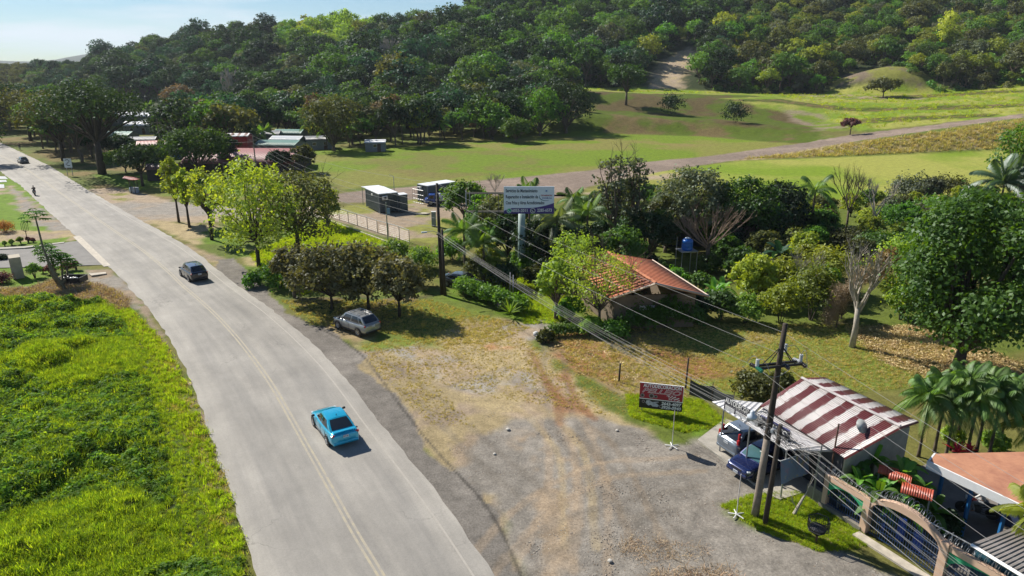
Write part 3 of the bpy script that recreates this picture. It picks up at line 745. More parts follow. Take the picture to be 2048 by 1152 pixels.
def tuft_mesh(name, nb, h, spread, wid, mat, seed, lean=.35):
    r = np.random.default_rng(seed); V = []; F4 = []
    for i in range(nb):
        x, y = r.normal(size=2)*spread; a = r.uniform(0, 6.28); l = h*r.uniform(.5, 1.15); ln = r.uniform(.1, lean*2)*l
        dx, dy = math.cos(a), math.sin(a); px, py = -dy*wid/2, dx*wid/2; b = len(V)
        V += [(x-px,y-py,0),(x+px,y+py,0),(x+dx*ln*.4+px*.8,y+dy*ln*.4+py*.8,l*.6),(x+dx*ln*.4-px*.8,y+dy*ln*.4-py*.8,l*.6),
              (x+dx*ln+px*.1,y+dy*ln+py*.1,l*(1-.25*lean)),(x+dx*ln-px*.1,y+dy*ln-py*.1,l*(1-.25*lean))]
        F4 += [(b,b+1,b+2,b+3),(b+3,b+2,b+4,b+5)]
    return mesh_np(name, V, F4, [mat])
def weed_mesh(name, n, R_, h, ls, mat, seed):
    r = np.random.default_rng(seed); d = unit(r.normal(size=(n,3))); d[:,2] = np.abs(d[:,2])
    c = d*np.array([R_,R_,h])*r.uniform(.5,1.05,(n,1)); v, f = leaf_faces(c, unit(d+r.normal(size=(n,3))*.5+np.array([0,0,.6])), ls, r, .7)
    return mesh_np(name, v, f, [mat])
# ================================================================== wooded hills
def forest_proto(k, leaf, shape):
    r = random.Random(100+k); lb = make_lobes(1., 1., .22, 11+k % 4, r, shape)
    mb = MB(); limb_geo(mb, lb, .25, .022, r, k=5)
    vt = np.array(mb.v); ft = [f for f in mb.f if len(f) == 4]
    v, f = crown_geo(lb, 17, 9, .035, .062, 200+k, up=.4, zsq=.7)
    F4 = np.vstack([f, np.array(ft)+len(v)]); mi = np.r_[np.zeros(len(f), int), np.ones(len(ft), int)]
    return mesh_np('forest_tree', np.vstack([v, vt]), F4, [leaf, bark], mi)
def bare_proto(k):
    r = random.Random(50+k); mb = MB()
    for q in range(3):
        twig_geo(mb, Vector((r.uniform(-.05,.05),r.uniform(-.05,.05),0)), Vector((r.uniform(-.3,.3),r.uniform(-.3,.3),1)).normalized(), .38, .018, 4, r, spread=.65, up=.1)
    return mb.mesh('bare_tree', bark_p)
FM = {}
for nm, lf in (('dark', L_dark), ('mid', L_mid), ('green', L_green), ('olive', L_olive), ('teal', L_teal), ('yellow', L_yel), ('brown', L_brown), ('lime', L_lime), ('grey', L_grey)):
    FM[nm] = [forest_proto(k, lf, 'round' if k != 1 else 'flat') for k in range(2 if nm in ('brown','lime','grey','yellow','teal') else 3)]
BARE = [bare_proto(k) for k in range(3)]
spots = []
rr = np.random.default_rng(77)
def skyline(px):
    return np.interp(px, [0,130,200,300,340,400,500,560,640,800,870,930], [150,150,150,120,100,92,78,68,72,76,62,20])
tries = 0
# candidate trunk places on the terrain, kept apart by their crown width
cand = []
for Yc in np.arange(283, 700, 6.6):
    wdt = 7.0+Yc*.007
    for Xc in np.arange(-.86*Yc-30, .86*Yc+30, wdt):
        cand.append((Xc+rr.uniform(-2.2,2.2), Yc+rr.uniform(-2.2,2.2)))
cand = np.array(cand); hz = terr(cand[:,0], cand[:,1])
a_ = cand[:,0]/cand[:,1]
foot = np.interp(a_, TA, TY[:,6]); crest = np.interp(a_, TA, TY[:,9])
px_, py_ = proj(cand[:,0], cand[:,1], hz)
ok = (cand[:,1] > foot-2) & (cand[:,1] < crest+22) & (py_ > -110) & (px_ > -90) & (px_ < 2140)
SCAR = [(1278,184),(1280,152),(1318,112),(1372,84),(1408,98),(1392,150),(1385,184)]
MOUND = [(1640,186),(1680,150),(1750,128),(1810,138),(1860,172),(1870,190)]
BALD = [(300,118),(345,122),(330,140),(290,140)]
def inside(px, py, poly): return sdf(np.asarray(px, float), np.asarray(py, float), np.array(poly, float)) < 0
ok &= ~inside(px_, py_, SCAR) & ~inside(px_, py_, MOUND) & ~inside(px_, py_, BALD)
cand, hz, px_, py_ = cand[ok], hz[ok], px_[ok], py_[ok]
FT = []                         # x, y, z, height, width, kind, px, py
for (x, y), z, px, py in zip(cand, hz, px_, py_):
    q = fbm(x, y, 45, 2, 61); q2 = rr.random()
    left = px < 940
    if left: kinds = ['dark','dark','mid','teal','dark','dark','mid','teal']
    elif px < 1450: kinds = ['dark','mid','green','teal','mid','green','green','dark']
    else: kinds = ['olive','mid','yellow','green','olive','grey','yellow','mid']
    kd = kinds[int(q2*8) % 8]
    if 560 < px < 740 and py < 120: kd = ['lime','yellow','green','lime'][int(q2*4)]
    if px < 60 and py > 120: kd = 'olive'
    if rr.random() < .03: kd = 'olive' if left else 'yellow'
    if rr.random() < (.07 if px > 1400 else .03): kd = 'bare'
    edge = .6 if px < 175 else 1.
    if 820 < px < 930 and py < 70: edge = .6
    if 700 < px < 870 and py < 72: edge = .45
    H = (rr.uniform(9.0, 16.)+4.*(q-.5))*edge*(.82 if px > 1450 else 1.)
    if y > 620: H *= .9
    if rr.random() < .12: H *= rr.uniform(1.25, 1.5)
    elif rr.random() < .2: H *= rr.uniform(.5, .75)
    W = H*rr.uniform(.75, 1.25) if kd != 'bare' else H*.9
    FT.append((x, y, z, H, W, kd, px, py))
# the wooded valley floor between the road, the settlement and the hill foot
HOUSES = [(322,316,45),(287,302,25),(266,250,40),(284,267,25),(238,290,25),(478,316,30),(432,332,40),(515,334,85),(562,310,45),(578,299,30),(537,288,25),(582,285,25),(640,297,20),(752,302,12),(333,358,25),(300,200,30),(255,199,20)]
ROADF = poly_w([(-200,420),(230,470),(480,520),(640,470),(640,395),(560,355),(330,352),(200,350),(90,318),(0,270),(-200,262)])
for Yc in np.arange(150, 330, 7.2):
    for Xc in np.arange(-1.0*Yc, .10*Yc, 7.4):
        x, y = Xc+rr.uniform(-3.5,3.5), Yc+rr.uniform(-3.5,3.5); z = tz(x, y); px, py = proj(x, y, z)
        ft = float(np.interp(x/y, TA, TY[:,6]))
        if y > ft or px < -90 or px > 1150: continue
        lim = np.interp(px, [0,330,600,605,760,900,1150], [262,322,322,300,298,286,262])
        if px > 590 and py > lim-2: continue
        if px < 60 and py > 262: continue
        if 405 < px < 485 and 222 < py < 264: continue
        if float(sdf(np.array([x]), np.array([y]), ROADF)[0]) < 3: continue
        if any(abs(px-hx) < hw+14 and hy-12 < py < hy+60 for hx, hy, hw in HOUSES): continue
        kd = ['dark','mid','olive','teal','dark','dark','teal','mid','brown'][rr.integers(0,9)]
        H = rr.uniform(7.5, 14.5); W = H*rr.uniform(.8,1.3)
        if any(abs(px-hx) < hw+10 and hy-12 < py < hy+130 for hx, hy, hw in HOUSES): H *= .45; W *= .6
        FT.append((x, y, z, H, W, kd, px, py))
# those that show largest are trees of their own; the mass behind them is one wood
vis = sorted(range(len(FT)), key=lambda i: -(FT[i][4]*FT[i][3])/FT[i][1]**2*(1. if FT[i][6] > -20 and FT[i][6] < 2068 and FT[i][7] > -20 else .05))
OWN = set(vis[:205])
zone_name = lambda px: ('leftmost hills', 'shaded left slope', 'left middle slope', 'slope above the field', 'slope by the bare scar', 'slope above the mound', 'right hand slope')[min(6, int(max(0, px)//293))]
KN = {'dark': 'dark green', 'mid': 'mid green', 'green': 'fresh green', 'olive': 'olive green', 'teal': 'bluish green', 'yellow': 'yellow green', 'brown': 'brownish', 'lime': 'sunlit lime', 'grey': 'grey green', 'bare': 'leafless pale'}
def put_forest(i):
    x, y, z, H, W, kd, px, py = FT[i]
    me = (BARE if kd == 'bare' else FM[kd]); me = me[rr.integers(0, len(me))]
    o = obj('bare_tree' if kd == 'bare' else 'forest_tree', me, None, (x, y, z-.3), (0, 0, rr.uniform(0, 6.28)))
    o.scale = (W, W*rr.uniform(.85,1.1), H)
    size = 'tall' if H > 13.2 else ('low' if H < 10.2 else 'medium')
    band = 'valley' if y < np.interp(x/y, TA, TY[:,6]) else 'foot' if y < np.interp(x/y, TA, TY[:,6])+28 else ('top' if y > 560 else ('upper part' if y > 440 else 'middle'))
    where = 'in the valley under the %s' % zone_name(px) if band == 'valley' else 'at the %s of the %s' % (band, zone_name(px))
    tag(o, '%s %s tree %s' % (size, KN[kd], where), 'tree', '%s %s trees %s' % (size, KN[kd], where))
for i in OWN: put_forest(i)
rest = [i for i in range(len(FT)) if i not in OWN]
bykind = {}
for i in rest: bykind.setdefault(FT[i][5] if FT[i][5] != 'bare' else 'grey', []).append(i)
for kd, ids in bykind.items():
    c = proto_coll('wood_'+kd, FM[kd])
    o = scatter('forest', [(FT[i][0], FT[i][1], FT[i][2]-.3) for i in ids], [(FT[i][3]+FT[i][4])*.5 for i in ids], c, len(FM[kd]), 5, tilt=.05)
# undergrowth that fills the floor of the wood
us = []
for i in range(len(FT)):
    for q in range(3):
        us.append((FT[i][0]+rr.uniform(-5,5), FT[i][1]+rr.uniform(-5,5)))
us = np.array(us); uz = terr(us[:,0], us[:,1])
ux, uy = proj(us[:,0], us[:,1], uz); k_ = ~inside(ux, uy, SCAR) & ~inside(ux, uy, MOUND) & (us[:,1] > np.interp(us[:,0]/us[:,1], TA, TY[:,6])-4)
us, uz = us[k_], uz[k_]
wd = [weed_mesh('shrub', 150, .5, .55, .16, m_, 40+q) for q, m_ in enumerate((L_dark, L_mid, L_olive, L_green))]
scatter('undergrowth', np.c_[us, uz-.2], rr.uniform(3.2, 7., len(us)), proto_coll('undergrowth', wd), 4, 8, tilt=.1)
tag(obj('bright_tree', forest_proto(7, L_bright, 'tall'), None, G(1885,105), (0,0,1)), 'vivid yellow flowering tree glowing on the right hand slope', 'tree').scale = (13, 13, 18)
# ================================================================== vehicles
glass = paint('car_glass', (.012,.016,.02), .06, wear=.1, spec=.8)
glass_l = paint('car_glass_clear', (.05,.12,.13), .08, wear=.1, spec=.9)
tyre = paint('tyre_rubber', (.02,.02,.02), .85, wear=.3)
rimm = paint('alloy', (.45,.45,.46), .35, metal=.7, wear=.2)
blk = paint('black_plastic', (.018,.018,.02), .5, wear=.2)
chrome = paint('bright_metal', (.6,.6,.6), .25, metal=.9, wear=.1)
tailr = paint('tail_lamp', (.42,.012,.015), .2, wear=.2, spec=.8)
headl = paint('head_lamp', (.62,.66,.68), .12, wear=.1, spec=.9)
platem = paint('plate_white', (.62,.66,.68), .4, wear=.1)
plink = paint('plate_ink', (.02,.03,.12), .5)
def text(name, s, size, mat, parent, M, width=None, shear=0., align='CENTER', off=0., th=.004, bold=0.):
    cu = bpy.data.curves.new(name, 'FONT'); cu.body = s; cu.size = size; cu.align_x = align; cu.align_y = 'CENTER'; cu.shear = shear
    cu.offset = bold; cu.extrude = th/2; cu.resolution_u = 2
    o = bpy.data.objects.new(name, cu); COL.objects.link(o)
    dg = bpy.context.evaluated_depsgraph_get(); me = bpy.data.meshes.new_from_object(o.evaluated_get(dg))
    COL.objects.unlink(o); bpy.data.objects.remove(o)
    me.name = name; me.materials.clear(); me.materials.append(mat)
    if width and len(me.vertices):
        xs = [v.co.x for v in me.vertices]; w = max(xs)-min(xs); f = width/w
        for v in me.vertices: v.co.x *= f
    q = bpy.data.objects.new(name, me); link(q, parent); q.matrix_local = M
    return q
def frame(origin, xdir, zup=Vector((0,0,1))):
    """matrix whose local x runs along xdir, y up, z out towards the viewer side"""
    x = Vector(xdir).normalized(); y = zup.normalized(); z = x.cross(y).normalized()
    return Matrix((x, y, z)).transposed().to_4x4() if False else Matrix(((x.x,y.x,z.x,origin[0]),(x.y,y.y,z.y,origin[1]),(x.z,y.z,z.z,origin[2]),(0,0,0,1)))
SPEC = {
 # stations: x, half width factor, bottom, top ; cabin: (x windscreen foot, x roof front, x roof rear, x rear glass foot), roof z, belt z front, belt z rear, roof half width
 'sedan': dict(L=4.5, W=1.80, st=[(2.25,.70,.32,.58),(2.12,.88,.22,.68),(1.75,.97,.19,.80),(1.0,1.,.19,.92),(0,1.,.19,.94),(-1.1,1.,.19,.97),(-1.75,.98,.2,1.02),(-2.12,.93,.24,1.02),(-2.25,.82,.34,.86)],
               cab=(1.15,.38,-.85,-1.75), rz=1.45, bf=.90, br=.99, rw=.60, wb=(1.38,-1.32), wr=.325),
 'suv':   dict(L=4.5, W=1.84, st=[(2.22,.72,.38,.74),(2.10,.88,.28,.86),(1.7,.97,.25,.97),(1.05,1.,.25,1.04),(0,1.,.25,1.06),(-1.2,1.,.25,1.09),(-1.85,.98,.28,1.10),(-2.15,.94,.32,1.08),(-2.26,.85,.42,.98)],
               cab=(1.2,.5,-1.55,-2.12), rz=1.68, bf=1.02, br=1.08, rw=.66, wb=(1.36,-1.30), wr=.36),
 'hatch': dict(L=4.1, W=1.70, st=[(2.05,.72,.34,.60),(1.93,.88,.22,.70),(1.6,.97,.19,.82),(.95,1.,.19,.92),(0,1.,.19,.94),(-1.1,1.,.19,.97),(-1.7,.98,.22,.98),(-1.95,.94,.28,.95),(-2.05,.84,.38,.86)],
               cab=(1.05,.35,-1.15,-1.85), rz=1.43, bf=.90, br=.96, rw=.58, wb=(1.25,-1.25), wr=.31),
}
def car(kind, loc, hd, col, label, roofcol=None, spoiler=False, rails=False, dark_bumper=False, wheelm=None, plate='', gl=None, tall_lamps=False, z=0.03):
    s = SPEC[kind]; hw = s['W']/2
    t = empty('car', (loc[0], loc[1], z), hd, label, 'car')
    pm = paint('carpaint_%d_%d_%d' % tuple(int(c*99) for c in col), col, .22, metal=.35, wear=.12, coat=1., scale=1.2)
    # body shell: rings along the length
    V = []; K = 12; st = s['st']
    for x, wf, zb, ztp in st:
        w = hw*wf; h = ztp-zb
        ring = [(-w*.80,zb),(-w*.97,zb+.10*h),(-w,zb+.35*h),(-w*.995,zb+.62*h),(-w*.94,ztp-.09*h),(-w*.78,ztp),(w*.78,ztp),(w*.94,ztp-.09*h),(w*.995,zb+.62*h),(w,zb+.35*h),(w*.97,zb+.10*h),(w*.80,zb)]
        for y, z_ in ring: V.append((x, y, z_))
    F_ = []
    for i in range(len(st)-1):
        for j in range(K): F_.append((i*K+j, i*K+(j+1)%K, (i+1)*K+(j+1)%K, (i+1)*K+j))
    F_ += [tuple(range(K)), tuple(range((len(st)-1)*K, len(st)*K))[::-1]]
    me = bpy.data.meshes.new('body'); me.from_pydata(V, [], F_); me.materials.append(pm)
    me.polygons.foreach_set('use_smooth', [True]*len(F_)); bm = bmesh.new(); bm.from_mesh(me); bmesh.ops.recalc_face_normals(bm, faces=bm.faces); bm.to_mesh(me); bm.free()
    body = obj('body', me, t); m = body.modifiers.new('s', 'SUBSURF'); m.levels = m.render_levels = 2
    for e in me.edges: pass
    # cabin
    xf0, xf1, xr1, xr0 = s['cab']; rz, bf, br, rw = s['rz'], s['bf'], s['br'], s['rw']; bw = hw*.90
    def roofp(u, v):      # u 0 front..1 rear, v -1..1
        x = xf1+(xr1-xf1)*u
        return Vector((x, rw*v*(1-.05*(2*u-1)**2), rz-.035*(2*u-1)**2-.03*v*v))
    mb = MB(); nu, nv = 6, 6
    for i in range(nu):
        for j in range(nv):
            mb.face([roofp(i/nu, -1+2*j/nv), roofp(i/nu, -1+2*(j+1)/nv), roofp((i+1)/nu, -1+2*(j+1)/nv), roofp((i+1)/nu, -1+2*j/nv)])
    FB = [Vector((xf0, -bw*.92, bf)), Vector((xf0, bw*.92, bf))]; RB = [Vector((xr0, -bw*.88, br)), Vector((xr0, bw*.88, br))]
    def side(sg, u, w):   # w 0 belt..1 roof
        lo = Vector((xf0+(xr0-xf0)*u, sg*bw*(1-.08*(2*u-1)**2), bf+(br-bf)*u)); up = roofp(u, sg)
        return lo.lerp(up, w)+Vector((0, sg*.035*math.sin(PI*w), 0))
    for sg in (-1,1):
        for i in range(nu):
            for j in range(3):
                mb.face([side(sg,i/nu,j/3), side(sg,(i+1)/nu,j/3), side(sg,(i+1)/nu,(j+1)/3), side(sg,i/nu,(j+1)/3)])
    def end(u, v, w):
        lo = side(-1,u,0).lerp(side(1,u,0), (v+1)/2); up = roofp(u, v)
        bulge = (1-v*v)*.05*(1 if u < .5 else -1)
        return lo.lerp(up, w)+Vector((bulge*(1-.4*w), v*.035*math.sin(PI*w), .0))
    for u in (0, 1):
        for i in range(4):
            for j in range(2):
                mb.face([end(u,-1+i/2,j/2), end(u,-1+(i+1)/2,j/2), end(u,-1+(i+1)/2,(j+1)/2), end(u,-1+i/2,(j+1)/2)])
    mb.build('cabin', paint('roof_tone_%d_%d_%d' % tuple(int(c*99) for c in roofcol), roofcol, .25, metal=.3, coat=1., wear=.1) if roofcol else pm, t, smooth=True)
    gm = gl or glass
    def glazing(name, fn, us, ws, out, mat):
        g = MB(); n1 = 4; n2 = 2
        for i in range(n1):
            for j in range(n2):
                q = [(us[0]+(us[1]-us[0])*(i+a)/n1, ws[0]+(ws[1]-ws[0])*(j+b)/n2) for a, b in ((0,0),(1,0),(1,1),(0,1))]
                g.face([fn(a, b)+out for a, b in q])
        o = g.build(name, mat, t, smooth=True); return o
    glazing('windscreen', lambda a,b: end(0,a,b), (-.88,.88), (.08,.94), Vector((.012,0,.012)), gm)
    glazing('rear_window', lambda a,b: end(1,a,b), (-.86,.86), (.12,.92), Vector((-.012,0,.012)), glass)
    for sg in (-1,1):
        for a, b in ((.10,.44),(.48,.78 if kind != 'sedan' else .86)):
            glazing('side_window', lambda u,w2: side(sg,u,w2), (a,b), (.10,.86), Vector((0,sg*.012,0)), glass)
        if kind == 'suv': glazing('side_window', lambda u,w2: side(sg,u,w2), (.81,.93), (.14,.80), Vector((0,sg*.012,0)), glass)
        mr = MB(); mr.box((xf0-.18, sg*(bw+.16), bf+.06), (.12,.20,.13), 0); mr.build('mirror', blk if dark_bumper or col[0] < .05 else pm, t, bevel=.03)
        hd2 = MB()
        for x in (.15,-.75): hd2.box((x, sg*(hw+.004), bf-.10), (.16,.02,.03))
        hd2.build('door_handle', chrome if not dark_bumper else pm, t)
        dl = MB()
        for x in (.85,-.12,-1.0): dl.box((x, sg*(hw-.004), .55), (.012,.012,.62))
        dl.build('door_gap', blk, t)
        sk = MB(); sk.box((0, sg*(hw-.035), s['st'][4][2]+.05), (2.0,.06,.10)); sk.build('sill', blk, t, bevel=.01)
    # wheels
    wr = s['wr']
    for x in s['wb']:
        for sg in (-1,1):
            M = Matrix.Translation((x, sg*(hw-.09), wr)) @ Matrix.Rotation(-sg*PI/2, 4, 'X')
            ar = MB(); ar.lathe([(wr+.07,-.02),(wr+.07,.085),(wr+.05,.10),(wr-.02,.095)], k=20, M=M); ar.build('wheel_arch', blk, t, smooth=False)
            w_ = MB(); w_.lathe([(wr*.6,-.10),(wr*.93,-.10),(wr,-.06),(wr,.085),(wr*.94,.115),(wr*.66,.118),(wr*.64,.09)], k=22, M=M)
            wo = w_.build('wheel', tyre, t, smooth=True)
            r_ = MB(); r_.lathe([(wr*.62,.075),(wr*.64,.122),(wr*.56,.112),(wr*.5,.085)], k=22, M=M)
            for a in range(5):
                ca, sa = math.cos(a*1.2566), math.sin(a*1.2566)
                pr = [Vector((ca*wr*.08-sa*.05, sa*wr*.08+ca*.05, .112)), Vector((ca*wr*.08+sa*.05, sa*wr*.08-ca*.05, .112)), Vector((ca*wr*.6+sa*.035, sa*wr*.6-ca*.035, .105)), Vector((ca*wr*.6-sa*.035, sa*wr*.6+ca*.035, .105))]
                r_.face([M @ p for p in pr])
            r_.lathe([(wr*.16,.08),(wr*.16,.118),(.01,.122)], k=10, M=M)
            r_.build('rim', wheelm or rimm, wo)
    xe = -s['L']/2; zr = st[-2][3]; xf = s['L']/2
    for sg in (-1,1):
        q = MB()
        if tall_lamps: q.box((xe+.20, sg*hw*.80, zr+.0), (.14,.16,.42)); q.box((xe+.33, sg*hw*.72, zr+.36), (.14,.12,.36))
        else: q.box((xe+.155, sg*hw*.74, zr-.13), (.14,.34,.13), sg*.30)
        q.build('tail_light', tailr, t, bevel=.03)
        q = MB(); q.box((xf-.27, sg*hw*.70, s['st'][1][3]-.06), (.20,.34,.10), -sg*.42); q.build('headlight', headl, t, bevel=.03)
    bmx = blk if dark_bumper else pm
    q = MB(); q.box((xe+.10, 0, .40), (.20, s['W']*.86, .20)); q.build('bumper', bmx, t, bevel=.06)
    q = MB(); q.box((xf-.10, 0, .38), (.20, s['W']*.84, .20)); q.build('bumper', bmx, t, bevel=.06)
    q = MB(); q.box((xf-.045, 0, s['st'][1][3]-.10), (.06, s['W']*.42, .10)); q.build('grille', blk, t, bevel=.01)
    for sg, x in ((-1, xe-.012),(1, xf+.012)):
        q = MB(); q.box((x, 0, zr-.20 if sg < 0 else .42), (.02,.32,.15)); po = q.build('licence_plate', platem, t)
        if plate:
            M = Matrix(((0,0,sg,x+sg*.012),(sg,0,0,0),(0,1,0,(zr-.20 if sg < 0 else .42)),(0,0,0,1)))
            text('lettering', plate, .11, plink, po, M, .27)
    if spoiler:
        q = MB(); q.box((xe+.22, 0, zr+.07), (.22, s['W']*.78, .035)); [q.box((xe+.22, sg*.6, zr+.02), (.08,.04,.10)) for sg in (-1,1)]
        q.build('spoiler', pm, t, bevel=.012)
    if rails:
        for sg in (-1,1):
            q = MB(); q.tube([(xf1-.2,sg*(rw-.04),rz+.0),(xf1-.3,sg*(rw-.04),rz+.05),(xr1+.3,sg*(rw-.04),rz+.05),(xr1+.2,sg*(rw-.04),rz)], .02, 6); q.build('roof_rail', chrome, t)
        for x in (xf1-.55, xr1+.55):
            q = MB(); q.box((x, 0, rz+.09), (.06, rw*2.0, .03)); q.build('roof_bar', chrome, t, bevel=.01)
    q = MB(); q.tube([(xr1+.25,0,rz-.02),(xr1+.18,0,rz+.10)], [.03,.012], 5); q.build('antenna', blk, t)
    return t
def heading(pr, pf, lift=0.0):
    a, b = P(*pr, lift), P(*pf, lift); return math.atan2(b.y-a.y, b.x-a.x)
def at_rear(px, hd, L):   # centre of a car whose rear edge centre meets the ground at px
    p = P(*px); return (p.x+math.cos(hd)*L/2, p.y+math.sin(hd)*L/2)
hd = heading((661,884), (640,855), .2)
car('sedan', at_rear((694,897), hd, 4.5), hd, (.006,.40,.62), 'bright turquoise blue sedan driving away in the near lane of the road', spoiler=True, plate='BNG 482')
hd = heading((378.5,554), (366,545.5), .2)
car('suv', at_rear((402,565), hd, 4.5), hd, (.012,.013,.016), 'black sport utility car driving away further up the road', roofcol=(.10,.13,.19), dark_bumper=True, plate='SJB 306')
hd = heading((722.4,665.5), (685.6,652), .2)
car('suv', at_rear((748,672), hd, 4.5), hd, (.33,.34,.34), 'silver car with roof bars parked in the shade under the roadside trees', rails=True, dark_bumper=True, plate='CRM 715')
FD = Vector((.43,-.9,0)).normalized(); IN = Vector((.9,.43,0)).normalized()
hi = math.atan2(IN.y, IN.x)
car('suv', at_rear((1449,912), hi, 4.5), hi, (.20,.24,.29), 'grey blue car with tall red tail lamps parked at the shop', tall_lamps=True, plate='TBX 129', z=.05)
q = at_rear((1466,955), hi, 4.1)
car('hatch', q, hi+PI+.06, (.012,.022,.10), 'dark blue old saloon parked nose out on the shop forecourt', gl=glass_l, plate='GLW 054', z=.05)
hd = heading((55,328), (30,316))
car('hatch', tuple(P(47,326))[:2], hd+.0, (.03,.05,.08), 'small dark car far away near the left end of the road', roofcol=(.25,.30,.34))  # white glare on the dark car put into its pale roof colour
# car almost hidden under the trees behind the hedge
car('sedan', tuple(P(925,572))[:2], -.5, (.06,.07,.075), 'grey car half hidden in deep shade behind the hedge', roofcol=(.10,.12,.12), z=0)

# ------------------------------------------------------------------ flatbed lorry by the site office
def lorry(loc, hd):
    t = empty('flatbed_truck', (loc[0], loc[1], 0), hd, 'blue and white flatbed truck parked in front of the far site office', 'truck')
    q = MB(); q.prism([(2.0,.45),(3.0,.45),(3.05,1.0),(2.6,1.15),(2.35,1.75),(1.4,1.8),(1.4,.45)], -.9, .9, M=Matrix(((1,0,0,0),(0,0,1,0),(0,1,0,0),(0,0,0,1)))); q.build('cab', paint('truck_blue', (.02,.08,.36), .35, coat=.6), t, bevel=.05)
    q = MB(); q.face([(2.63,-.75,1.18),(2.63,.75,1.18),(2.40,.7,1.68),(2.40,-.7,1.68)]); q.build('windscreen', glass, t)
    for sg in (-1,1):
        q = MB(); q.face([(1.6,sg*.91,1.15),(2.45,sg*.91,1.15),(2.3,sg*.91,1.62),(1.6,sg*.91,1.62)]); q.build('side_window', glass, t)
    q = MB(); q.box((-.9,0,.82), (4.5,2.0,.14)); q.box((-.9,1.0,1.0), (4.5,.05,.25)); q.box((-.9,-1.0,1.0), (4.5,.05,.25)); q.build('flatbed', paint('dirty_white', (.55,.56,.56), .6), t, bevel=.02)
    q = MB(); [q.box((-3.0+.28*k, sg*1.0, 1.35), (.05,.05,.5)) for k in range(0,16,3) for sg in (-1,1)]; q.box((-.9,1.0,1.6), (4.5,.05,.05)); q.box((-.9,-1.0,1.6), (4.5,.05,.05)); q.build('side_rail', paint('dirty_white', (.55,.56,.56)), t)
    q = MB(); q.box((-.2,0,.55), (5.2,.7,.22)); q.build('chassis', blk, t)
    for x in (2.1,-1.9):
        for sg in (-1,1):
            M = Matrix.Translation((x, sg*.88, .42)) @ Matrix.Rotation(-sg*PI/2, 4, 'X')
            w_ = MB(); w_.lathe([(.22,-.11),(.40,-.11),(.42,-.07),(.42,.07),(.40,.11),(.24,.11)], k=18, M=M); wo = w_.build('wheel', tyre, t, smooth=True)
            r_ = MB(); r_.lathe([(.25,.08),(.22,.12),(.08,.10),(.07,.13),(.01,.13)], k=14, M=M); r_.build('rim', rimm, wo)
    q = MB(); q.box((3.0,0,.55), (.15,1.8,.25)); q.build('bumper', paint('dirty_white', (.55,.56,.56)), t, bevel=.03)
    return t
lt = lorry(tuple(P(888,409))[:2], PI+.10)
pl = P(888,409)
q = MB(); r = random.Random(4)
for (dx, dy, s_, c_) in ((-.6,0,.75,0),(.5,.1,.9,1),(1.3,-.1,.8,1)):
    prof = [(s_*.1,-s_*.4),(s_*.62,-s_*.3),(s_*.7,.05),(s_*.45,.42),(s_*.1,.55)]
    q.lathe([(a, b+.9+.45) for a, b in prof], (pl.x+dx, pl.y+dy, 0), 12, c_)
tag(q.build('tarpaulin', [paint('white_sheet', (.62,.64,.66), .6), paint('tarp_blue', (.03,.09,.42), .5)], smooth=True), 'bundled white and blue tarpaulins heaped on the flatbed truck', 'tarpaulin')
